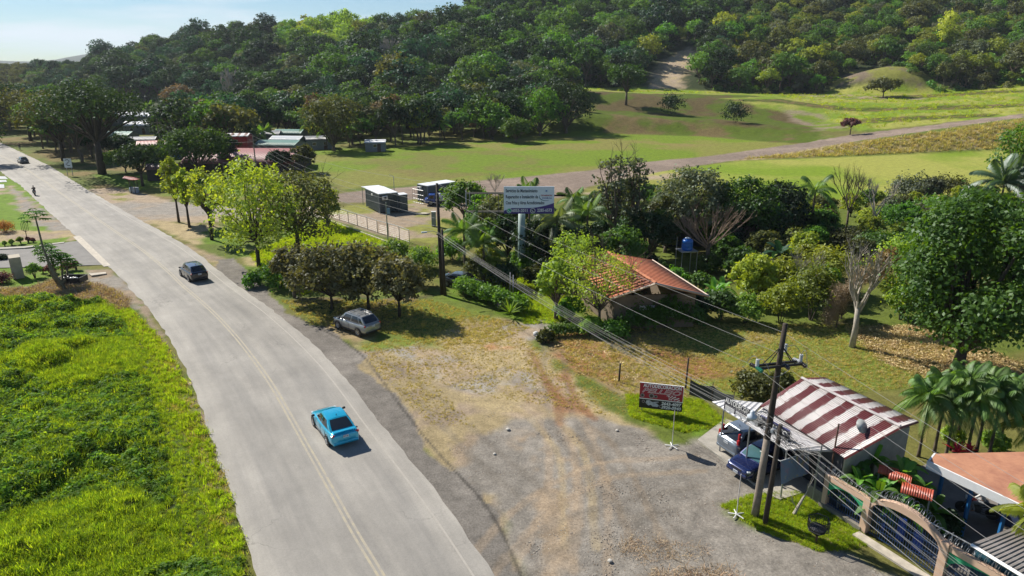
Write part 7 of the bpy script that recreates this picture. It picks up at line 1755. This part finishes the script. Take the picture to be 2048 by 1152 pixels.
# palms
def PM(px, py, ctop, Lf, label, **k):
    b = G(px, py); H = hgt(b, ctop); return palm('palm', tuple(b), H, Lf, label, **k)
PM(930,560,462,3.6,'coconut palm right of the hedge pole, the left one of the near grove', seed=2, nf=15, nl=24, ll=.75, wid=.09)
PM(968,565,485,3.2,'coconut palm under the billboard frame, lower than its neighbours', seed=3, nf=14, nl=24, ll=.7, wid=.09)
PM(1058,530,392,3.6,'tall palm whose crown shows above the billboard', seed=4, nf=13, nl=24, ll=.75, wid=.09, rr=(.5,1.35)); PM(1112,545,440,4.3,'large coconut palm with drooping fronds right of the mast', seed=5, nf=17, nl=26, ll=.85, wid=.10, leaf=leafm('palm_dull', (.07,.10,.035), (.10,.12,.05), .35, gloss=.04))
PM(1172,530,425,3.6,'coconut palm right of the large drooping one', seed=6, nf=15, nl=24, ll=.8, wid=.10); PM(1145,500,400,3.2,'far coconut palm above the end of the billboard truss', seed=7, nf=13, nl=22, ll=.7, wid=.10)
PM(1618,480,382,4.6,'palm with long drooping fronds left of the bare trees', seed=8, nf=14, nl=26, ll=.8, wid=.1, droop=.8); PM(1985,480,365,6.0,'large palm with upright shining fronds near the right edge', seed=9, nf=17, nl=34, ll=1.1, wid=.14, rr=(.2,1.45), leaf=leafm('palm_dark', (.028,.06,.022), (.05,.085,.035), .3, gloss=.07))
PM(1518,600,572,2.6,'short young palm rising from the bushes right of the banana clump', seed=10, nf=14, nl=24, ll=.6, wid=.08, rr=(.5,1.4), droop=.35, leaf=L_yel)
for k, (px, py, c_, L_, lab) in enumerate([(1836,915,795,1.9,'leftmost of the feathery garden palms beside the striped roof'),(1868,905,778,1.9,'second feathery garden palm from the striped roof'),(1890,918,800,1.7,'short feathery garden palm between the second and third'),(1930,922,796,1.7,'short feathery garden palm between the third and fourth'),(1975,920,800,1.8,'short feathery garden palm between the fourth and fifth'),(1908,905,766,2.0,'third feathery garden palm, tallest of the row'),(1952,905,772,2.0,'fourth tall feathery garden palm of the row'),(1995,905,785,2.0,'fifth feathery garden palm nearest the right edge')]):
    PM(px, py, c_+14, L_*1.3, lab, seed=20+k, nf=24, nl=40, ll=.55, wid=.05, r0=.09, rr=(.05,1.2), droop=.75, crownshaft=True, dead=3 if k in (0,2) else 1, group='feathery garden palms', leaf=L_palm)
PM(2060,930,850,2.6,'palm at the right edge above the terracotta roof', seed=31, nf=15, nl=26, ll=.6, wid=.08, r0=.1, leaf=L_yel); PM(2040,1180,1028,2.2,'palm with brown lower leaves in the bottom right corner', seed=32, nf=17, nl=26, ll=.5, wid=.08, r0=.13, crownshaft=False, dead=4, leaf=L_yel)
for k, (px, py, c_) in enumerate([(412,262,225),(530,292,262),(620,292,250),(655,300,262),(805,290,240),(300,240,212),(700,296,258),(880,286,246)]):
    PM(px, py, c_, 4.5, ('far palm left of the small green clearing','far palm by the grey roofed house','far palm over the white roof','far palm at the left end of the tree line','far palm in the middle of the tree line','far palm near the long white roof','far palm against the olive tree','far palm at the right end of the tree line')[k], seed=40+k, nf=11, nl=12, ll=1.1, wid=.28)
# banana plants and agaves
def BN(px, py, top, label, **k):
    b = G(px, py) if py < 900 else P(px, py); H = max(.5, hgt(b, top)*.62); return banana('banana_plant', tuple(b), H, label, **k)
BN(1432,612,560,'banana clump beside the right end of the orange roof', n=9, L=2.2, W=.55, stems=3, seed=4); BN(1552,565,470,'tall banana with bluish upright leaves in the grove', n=8, L=2.8, W=.8, seed=5, leaf=L_teal); BN(1388,640,600,'young banana at the house corner', n=6, L=1.4, seed=6)
for k, (s_, n_, h_, st_n, lab) in enumerate([(.6,1.0,1.3,2,'banana plant in the garden corner next to the shop'),(1.3,1.5,1.5,2,'banana plant with pale upright leaves behind the first grille'),(2.0,1.2,1.4,2,'banana plant leaning over the peach wall left of the gate'),(2.7,1.9,1.7,2,'tall banana plant behind the gate pillar'),(3.4,1.7,1.2,2,'broad leaved banana plant above the gate arch'),(2.2,2.9,1.7,2,'banana plant in front of the terracotta roof corner'),(4.1,2.3,1.0,1,'low banana plant with a torn leaf inside the gate'),(1.0,2.7,1.6,2,'banana plant against the cream shop wall'),(1.7,.8,1.5,2,'banana plant rising right behind the peach wall'),(2.9,.9,1.4,2,'banana plant hanging over the left side of the gate arch'),(3.3,2.5,1.6,2,'banana plant in the middle of the walled garden'),(2.5,2.2,1.9,1,'tallest banana plant of the walled garden')]):
    p = on_wall(s_, n_); banana('banana_plant', (p.x,p.y,0), h_+.65, lab, n=8, L=1.5, W=.42, stems=st_n, seed=60+k, group='banana plants of the walled garden', leaf=L_banana if k % 2 else L_green)
def agave(p, n, L, leaf, label, cat='plant', rise=(.2,1.3), W=.10, nm='spiky_plant'):
    t = empty(nm, tuple(p), 0, label, cat); r = random.Random(int(p[0]*50)); 
    for k in range(n):
        q = MB(); blade_geo(q, Vector((0,0,.05)), k*2.4, L*r.uniform(.8,1.1), W, rise[1]+(rise[0]-rise[1])*k/n, .15, 0, r, False); q.build('leaf', leaf, t)
for k, (s_, n_, lab) in enumerate([(.5,2.0,'spiky strap leaved plant against the shop wall'),(1.6,3.2,'spiky plant at the back of the garden'),(2.9,3.3,'spiky plant under the terracotta fascia')]): agave(on_wall(s_, n_, .6), 18, 1.3, L_green, lab)
for px, py, lab in ((1914,905,'crimson leaved plant behind the terracotta roof, the taller of two'),(1938,903,'crimson leaved plant behind the terracotta roof, the smaller of two')): agave(P(px, py, 1.2)+Vector((0,0,0)), 16, .85 if px < 1920 else .5, L_red, lab, W=.09, nm='crimson_plant')
for i, (s_, n_, h_, w_, lf, lab) in enumerate([(.3,.6,1.7,1.2,L_mid,'dark shrub just inside the peach wall corner'),(1.2,.6,1.9,1.3,L_green,'climbing shrub over the first grille panel'),(2.1,.6,2.0,1.3,L_mid,'climber tangled over the peach wall'),(3.2,1.0,1.7,1.3,L_mid,'shrub behind the left half of the gate arch'),(4.6,3.0,1.6,1.6,L_dark,'dark shrub beside the red motorcycle'),(3.0,2.6,1.5,1.5,L_mid,'garden shrub under the banana leaves'),(6.6,3.4,1.2,1.1,L_dark,'dark shrub by the blue post')]):
    p = on_wall(s_, n_); bush('bush', (p.x,p.y,0), h_, w_, lf, lab, n=7, ncl=24, nlf=12, ls=.17)
# hedge along the drive
h0, h1 = P(912,592), P(1030,634); hd_ = math.atan2(h1.y-h0.y, h1.x-h0.x); hl = (h1-h0).length; c_ = (h0+h1)/2+Vector((.3,1.1,0))
hg = empty('hedge', (c_.x,c_.y,0), hd_, 'long bright green leafy hedge running from the dark pole to the lawn', 'hedge'); r = random.Random(6)
lb = [((-hl/2+hl*i/16, r.uniform(-.35,.35)+.1, r.uniform(.65,.95)), (.85,.75,.65)) for i in range(17)]; v, f = crown_geo(lb, 50, 14, .2, .27, 12, shell=(.4,1.05)); obj('foliage', mesh_np('foliage', v, f, [L_green]), hg)
q = MB(); [q.tube([(-hl/2+hl*i/16,0,-.1),(-hl/2+hl*i/16,.1,.7)], .04, 4) for i in range(17)]; q.build('stem', bark_d, hg)
h0, h1 = P(1105,672), P(1250,662); hd_ = math.atan2(h1.y-h0.y, h1.x-h0.x); hl = (h1-h0).length; c_ = (h0+h1)/2
hg = empty('hedge', (c_.x,c_.y,0), hd_, 'low dark hedge at the foot of the feathery tree', 'hedge'); lb = [((-hl/2+hl*i/12, 0, .45), (.6,.45,.5)) for i in range(13)]; v, f = crown_geo(lb, 40, 12, .15, .2, 13, shell=(.4,1.05)); obj('foliage', mesh_np('foliage', v, f, [L_mid]), hg)
q = MB(); [q.tube([(-hl/2+hl*i/12,0,-.1),(-hl/2+hl*i/12,0,.4)], .04, 4) for i in range(13)]; q.build('stem', bark_d, hg)
agave(P(1020,628,.3), 26, 1.6, L_lime, 'tufted strap leaved plant at the right end of the hedge', W=.12)
# garden on the left
def papaya(px, py, top, crowns, label, seed, bend):
    b = P(px, py); H = hgt(b, top); t = empty('papaya_tree', tuple(b), 0, label, 'tree'); r = random.Random(seed)
    q = MB(); tp = []
    for (bx, by, hf) in crowns:
        e = Vector((bx, by, H*hf)); q.tube([Vector((0,0,0)), Vector((bx*.6,by*.35,H*hf*.25)), Vector((bx*.92,by*.85,H*hf*.6)), e], [.17,.13,.10,.07], 7); tp.append(e)
    q.build('trunk', paint('papaya_stem', (.20,.18,.11), .8, wear=.4), t, smooth=True)
    V, F4 = [], []
    for e in tp:
        for k in range(18):
            a = k*2.4; el = 1.2-1.35*k/18; L = r.uniform(.8,1.15)*(H/6.5)**.3; d = Vector((math.cos(a)*math.cos(el), math.sin(a)*math.cos(el), math.sin(el))); tip = e+d*L
            mb = MB(); mb.tube([e, e+d*L*.5+Vector((0,0,.05)), tip], .014, 3)
            for j in range(7):
                b2 = (j-3)*.72; dd = Matrix.Rotation(b2, 3, 'Z') @ Vector((d.x, d.y, 0)).normalized(); w2 = Vector((-dd.y, dd.x, 0))*.10; l2 = .55-.04*abs(j-3)
                p1 = tip+dd*l2*.55+Vector((0,0,-.05)); p2_ = tip+dd*l2+Vector((0,0,-.2)); mb.face([tip, p1-w2, p2_, p1+w2])
            mb.build('leaf', L_green, t)
    return t
papaya(132,580,436,[(-1.6,.1,.98)], 'tall slim papaya tree with a parasol crown by the road edge', 1, 0)
papaya(120,572,500,[(-.9,.2,.95),(.55,.1,.72),(-.1,-.3,.8),(.9,.3,.55)], 'lower many stemmed papaya tree beside the tall one', 2, 0)
for k, (px, py, tp_, w_, lf, lab) in enumerate([(10,493,481,10,L_lime,'tiny clipped ball bush, leftmost of the kerb row'),(24,491,478,12,L_lime,'small clipped ball bush, second from the left of the kerb row'),(42,488,472,15,L_lime,'largest clipped ball bush of the kerb row'),(57,485,473,12,L_purple,'clipped dark red ball bush, the left of two in the kerb row'),(67,485,475,10,L_purple,'clipped dark red ball bush, right of two in the kerb row'),
 (10,464,438,50,L_orange,'orange and green croton bush at the left edge'),(70,556,524,34,L_green,'round light green bush leaning on the concrete monument'),(86,546,534,12,L_purple,'tiny dark red bush between the monument and the hedge'),(103,548,527,28,L_purple,'dark red hedge bush, the left of the group behind the crate'),(135,543,522,32,L_purple,'dark red hedge bush, middle of the group behind the crate'),(153,540,520,16,L_purple,'dark red hedge bush, right of the group behind the crate'),
 (5,566,543,44,L_purple,'dark red bush at the left edge below the monument'),(3,520,508,30,L_dark,'dark rounded bush at the left edge behind the monument')]): B(px, py, tp_, w_, lf, lab, n=6, ncl=30, nlf=12, ls=.15)
b = P(53,472); t = empty('candelabra_plant', tuple(b), 0, 'small leafless candelabra shaped plant on the left lawn', 'plant'); q = MB(); q.tube([(0,0,0),(0,0,.8)], .05, 5)
for a in range(5): x = (a-2)*.22; q.tube([(0,0,.6),(x,.0,.75),(x,.0,1.7)], .035, 4)
q.build('stem', bark, t)
# ================================================================== ground cover nobody could count
tg = [tuft_mesh('tuft', 30, .42, .14, .035, leafm('grass_a', (.125,.19,.012), (.19,.25,.020), .55, rv=.3, gloss=.01), 1), tuft_mesh('tuft', 30, .5, .16, .035, leafm('grass_b', (.085,.15,.012), (.135,.195,.016), .55, rv=.3, gloss=.01), 2), tuft_mesh('tuft', 26, .36, .15, .04, leafm('grass_c', (.155,.21,.018), (.22,.26,.024), .55, rv=.3, gloss=.01), 3), tuft_mesh('tuft', 30, .6, .15, .03, leafm('grass_a', (.08,.14,.012), (.11,.17,.016)), 4, .6)]
wdm = [weed_mesh('weed', 90, .28, .32, .12, leafm('weed_a', (.08,.14,.012), (.13,.19,.016), .5, rv=.35, gloss=.01), 5), weed_mesh('weed', 90, .34, .36, .14, leafm('weed_b', (.055,.115,.014), (.09,.15,.016), .5, rv=.35, gloss=.01), 6)]
tdry = [tuft_mesh('tuft', 22, .20, .14, .03, leafm('grass_dry', (.30,.24,.11), (.20,.19,.06), .35, rv=.3), 7), tuft_mesh('tuft', 22, .18, .14, .03, leafm('grass_olive', (.17,.18,.035), (.24,.22,.07), .4, rv=.3), 8), tuft_mesh('tuft', 18, .25, .12, .03, leafm('grass_dry', (.30,.24,.11), (.2,.19,.06)), 9)]
def fill(poly, n, seed=0, world=False):
    pl = poly_w(poly); mn, mx = pl.min(0), pl.max(0); r = np.random.default_rng(seed)
    x = r.uniform(mn[0], mx[0], n); y = r.uniform(mn[1], mx[1], n); k = sdf(x, y, pl) < 0
    return x[k], y[k]
MEAD = [(-260,560+30),(100,600),(200,603),(262,622),(322,690),(368,780),(408,880),(446,990),(474,1090),(488,1260),(-700,1260)]
x, y = fill(MEAD, 120000, 1); d_edge = -sdf(x, y, road_w)*-1
dr_ = sdf(x, y, road_w); nn1 = fbm(x, y, 3.2, 3, 71); nn2 = fbm(x, y, 7, 3, 72)
near_edge = 1-sstep(1.0, 4.5, dr_)
mound = lambda x, y: (1.0*sstep(.42,.75,fbm(x, y, 3.2, 3, 71))+.5*sstep(.35,.7,fbm(x, y, 7, 3, 72)))*sstep(1.5, 5.5, sdf(x, y, road_w))
mz = mound(x, y); is_w = (nn2 < .52) & (R.random(len(x)) < .9)
gi_ = (~is_w) | (near_edge > .6)
# the swelling body of the sward: one sheet under the blades
xs = np.linspace(x.min(), x.max(), 240); ys = np.linspace(y.min(), y.max(), 240); A_, B2 = np.meshgrid(xs, ys); mzg = mound(A_.ravel(), B2.ravel()); mp_ = poly_w(MEAD); ins = -sdf(A_.ravel(), B2.ravel(), mp_)
zg = mzg*sstep(0,.8,ins)*.8-.06+(-.4*(1-sstep(-.3,.2,ins)))
ii = (np.arange(239)[:,None]*240+np.arange(239)[None,:]).ravel(); keep = ins.reshape(240,240)[:-1,:-1].ravel() > -1.2; ii = ii[keep]
me = mesh_np('meadow', np.c_[A_.ravel(), B2.ravel(), zg], np.stack([ii,ii+1,ii+241,ii+240],1), [paint('sward_floor', (.045,.07,.012), 1., wear=.5, scale=.8, col2=(.03,.04,.012))], smooth=True); tag(obj('meadow', me), kind='stuff')
sc_ = R.uniform(.6, 1.15, len(x))*(.38+.62*sstep(.8, 5, dr_))
gi_ = gi_ | (R.random(len(x)) < .35); k = gi_ & (R.random(len(x)) < .75)
scatter('meadow_grass', np.c_[x, y, mz*.8-.05][k], sc_[k]*.92, proto_coll('tufts', tg+[tdry[1]]), 5, 2, tilt=.2)
k = ~gi_ & (R.random(len(x)) < .42)
scatter('meadow_weeds', np.c_[x, y, mz*.8-.02][k], (sc_*R.uniform(.8,1.5,len(x)))[k], proto_coll('weeds', wdm), 2, 3, tilt=.2)
# rank olive edge next to the asphalt
x, y = fill([(262,618),(330,690),(378,780),(420,880),(460,990),(486,1090),(500,1260),(440,1260),(425,1060),(385,920),(340,800),(300,700),(240,625)], 26000, 7)
scatter('verge_grass', np.c_[x, y, np.full(len(x), -.03)], R.uniform(.6,1.1,len(x)), proto_coll('verge', [tdry[1], tdry[0], tg[0]]), 3, 9, tilt=.3)
def cover(name, poly, n, protos, lo, hi, seed, avoid_road=True, thr=None):
    x, y = fill(poly, n, seed)
    if thr is not None: kk = fbm(x, y, 2.4, 3, seed) > thr; x, y = x[kk], y[kk]
    if avoid_road: kk = sdf(x, y, road_w) > .5; x, y = x[kk], y[kk]
    z = terr(x, y); scatter(name, np.c_[x, y, z-.06], R.uniform(lo, hi, len(x)), proto_coll(name, protos), len(protos), seed, tilt=.25)
cover('dry_grass', [(1085,665),(1400,648),(1700,650),(1900,690),(1880,770),(1560,800),(1420,780),(1360,800),(1260,790),(1150,740)], 15000, tdry, .3, .8, 11)
cover('dry_grass', [(720,690),(860,665),(1030,665),(1150,740),(1260,800),(1250,840),(1160,820),(1000,800),(860,760),(960,860),(860,850),(750,740)], 9000, [tdry[0], tdry[2]], .2, .55, 12)
cover('dry_grass', [(860,600),(1000,640),(1060,655),(980,690),(860,690),(740,660),(620,650),(560,600)], 8000, tdry, .3, .8, 13)
cover('lawn_grass', [(1250,790),(1400,800),(1460,850),(1370,868),(1260,835)], 5000, [tg[2], tdry[1], tg[0]], .25, .55, 14); cover('lawn_grass', [(1440,1012),(1500,990),(1590,985),(1720,1045),(1735,1095),(1640,1105),(1520,1065)], 7000, [tg[2], tdry[1], tg[0]], .2, .45, 15)
cover('lawn_grass', [(885,560),(1000,540),(1130,590),(1130,645),(1050,650),(1040,630),(960,590)], 6000, [tg[2], tg[0]], .3, .7, 16); cover('lawn_grass', [(500,510),(650,440),(790,490),(830,510),(700,570),(600,590),(540,560)], 14000, [tg[2], tg[0], tdry[1]], .5, 1.1, 17)
cover('dry_bank_grass', [(1480,318),(1640,300),(1720,285),(2000,245),(2200,235),(2200,296),(1980,298),(1640,314)], 9000, tdry, 2.2, 4.2, 18)
cover('field_grass', [(1150,178),(1500,188),(1640,210),(1700,262),(2048,225),(2048,168),(1640,188),(1300,180)], 9000, [tdry[1], tg[2]], 1.2, 2.6, 19, thr=.5)
cover('dry_brush', [(-60,580),(60,578),(110,560),(200,570),(262,605),(240,622),(110,600),(-60,606)], 6000, [tuft_mesh('twigs', 16, .3, .2, .03, leafm('brush', (.16,.10,.06), (.30,.23,.15), .2), 31, .9), tdry[0]], .7, 1.6, 20)
def stone_mesh(k, mat):
    r = np.random.default_rng(k); bm = bmesh.new(); bmesh.ops.create_icosphere(bm, subdivisions=1, radius=.05)
    for v in bm.verts: v.co = Vector((v.co.x*1.3, v.co.y, v.co.z*.6))*float(r.uniform(.7,1.3))
    me = bpy.data.meshes.new('pebble'); bm.to_mesh(me); bm.free(); me.materials.append(mat); return me
gm_ = [stone_mesh(1, paint('pebble_pale', (.42,.38,.32), .9)), stone_mesh(2, paint('pebble_grey', (.20,.18,.16), .9)), stone_mesh(3, paint('pebble_brown', (.26,.19,.13), .9))]
cover('gravel', LOT[:-6]+[(1800,1250),(1050,1250),(1010,1080),(960,985)], 14000, gm_, .2, .7, 23); cover('gravel', [(730,700),(1080,690),(1180,830),(960,900),(1040,1150),(985,1150),(880,940),(760,790)], 7000, gm_, .2, .7, 24)
brush_ = [tuft_mesh('twigs', 14, .16, .22, .03, leafm('brush', (.09,.055,.035), (.20,.15,.10), .2), 32, 1.2), tdry[0]]
cover('dry_brush', [(1230,1085),(1300,1080),(1420,1100),(1400,1120),(1290,1130),(1240,1110)], 170, brush_[:1], .3, .9, 25); cover('dry_brush', [(1300,1140),(1460,1140),(1500,1200),(1290,1200)], 260, brush_[:1], .4, 1.1, 26)
# fallen leaves
lv = weed_mesh('fallen_leaves', 40, .6, .02, .13, L_straw, 55)
cover('leaf_litter', [(1690,655),(1830,650),(2048,730),(2048,800),(1900,775),(1760,720)], 3000, [lv], .7, 1.2, 21)
cover('leaf_litter', [(1090,690),(1170,676),(1300,750),(1240,775),(1130,735)], 160, [lv], .7, 1.1, 22)
# ================================================================== camera, sun, sky, air
cam = bpy.data.cameras.new('camera'); cam.sensor_width = 36; cam.lens = 36*FP/2048; cam.clip_start = .3; cam.clip_end = 9000
co_ = bpy.data.objects.new('camera', cam); COL.objects.link(co_); co_.location = (0, 0, CH); co_.rotation_euler = (PI/2-PT, 0, 0)
SC.camera = co_
SUN_EL = math.radians(41); SUN_AZ = math.atan2(-.77, .64)      # clockwise from +Y
sd = Vector((math.sin(SUN_AZ)*math.cos(SUN_EL), math.cos(SUN_AZ)*math.cos(SUN_EL), math.sin(SUN_EL)))
sl = bpy.data.lights.new('sun', 'SUN'); sl.energy = 5.0; sl.angle = math.radians(.53); sl.color = (1., .94, .84)
so = bpy.data.objects.new('sun', sl); COL.objects.link(so); so.rotation_euler = (-sd).to_track_quat('-Z', 'Y').to_euler(); so.location = (0, 0, 60)
w = bpy.data.worlds.new('World'); SC.world = w; w.use_nodes = True; n = w.node_tree; n.nodes.clear()
out = n.nodes.new('ShaderNodeOutputWorld'); bg = n.nodes.new('ShaderNodeBackground'); n.links.new(bg.outputs[0], out.inputs[0])
sky = n.nodes.new('ShaderNodeTexSky'); sky.sky_type = 'NISHITA'; sky.sun_disc = False
sky.sun_elevation = SUN_EL; sky.sun_rotation = SUN_AZ; sky.altitude = 50; sky.air_density = 1.; sky.dust_density = .1; sky.ozone_density = 2.2
tc = n.nodes.new('ShaderNodeTexCoord'); mp = n.nodes.new('ShaderNodeMapping'); mp.inputs['Scale'].default_value = (1.6, 1.6, 14); mp.inputs['Location'].default_value = (.35, .2, .55)
n.links.new(tc.outputs['Generated'], mp.inputs[0])
cl = ramp(n, noise(n, 2.2, mp.outputs[0], 6, .55), [(.42, 0.), (.64, 1.)])
sx = n.nodes.new('ShaderNodeSeparateXYZ'); n.links.new(tc.outputs['Generated'], sx.inputs[0])
fd = ramp(n, sx.outputs[2], [(.0, .7), (.03, .95), (.07, .75), (.30, .35), (.6, .0)])
mm = n.nodes.new('ShaderNodeMath'); mm.operation = 'MULTIPLY'; n.links.new(cl, mm.inputs[0]); n.links.new(fd, mm.inputs[1])
n.links.new(mixc(n, mm.outputs[0], mixc(n, 1., sky.outputs[0], (.80,1.02,1.22), 'MULTIPLY'), (10.5, 11.8, 12.8)), bg.inputs[0]); bg.inputs[1].default_value = SKY_STRENGTH if 'SKY_STRENGTH' in globals() else .05
# thin bluish air
if HAZE > 0:
    mb = MB(); mb.box((0, 1700, 125), (8600, 4400, 260))
    m, n, out = nt('air'); pv = n.nodes.new('ShaderNodeVolumePrincipled'); pv.inputs['Color'].default_value = (.80,.88,1,1); pv.inputs['Density'].default_value = HAZE
    pv.inputs['Anisotropy'].default_value = .2
    n.links.new(pv.outputs[0], out.inputs['Volume'])
    tag(mb.build('haze', m), kind='stuff')
SC.render.engine = 'CYCLES'; SC.cycles.use_denoising = True
SC.cycles.max_bounces = 6; SC.cycles.diffuse_bounces = 3; SC.cycles.glossy_bounces = 3; SC.cycles.transmission_bounces = 4; SC.cycles.transparent_max_bounces = 8; SC.cycles.volume_bounces = 0
SC.view_settings.view_transform = 'Standard'; SC.view_settings.look = 'None'; SC.view_settings.exposure = EXPOSURE; SC.view_settings.gamma = 1
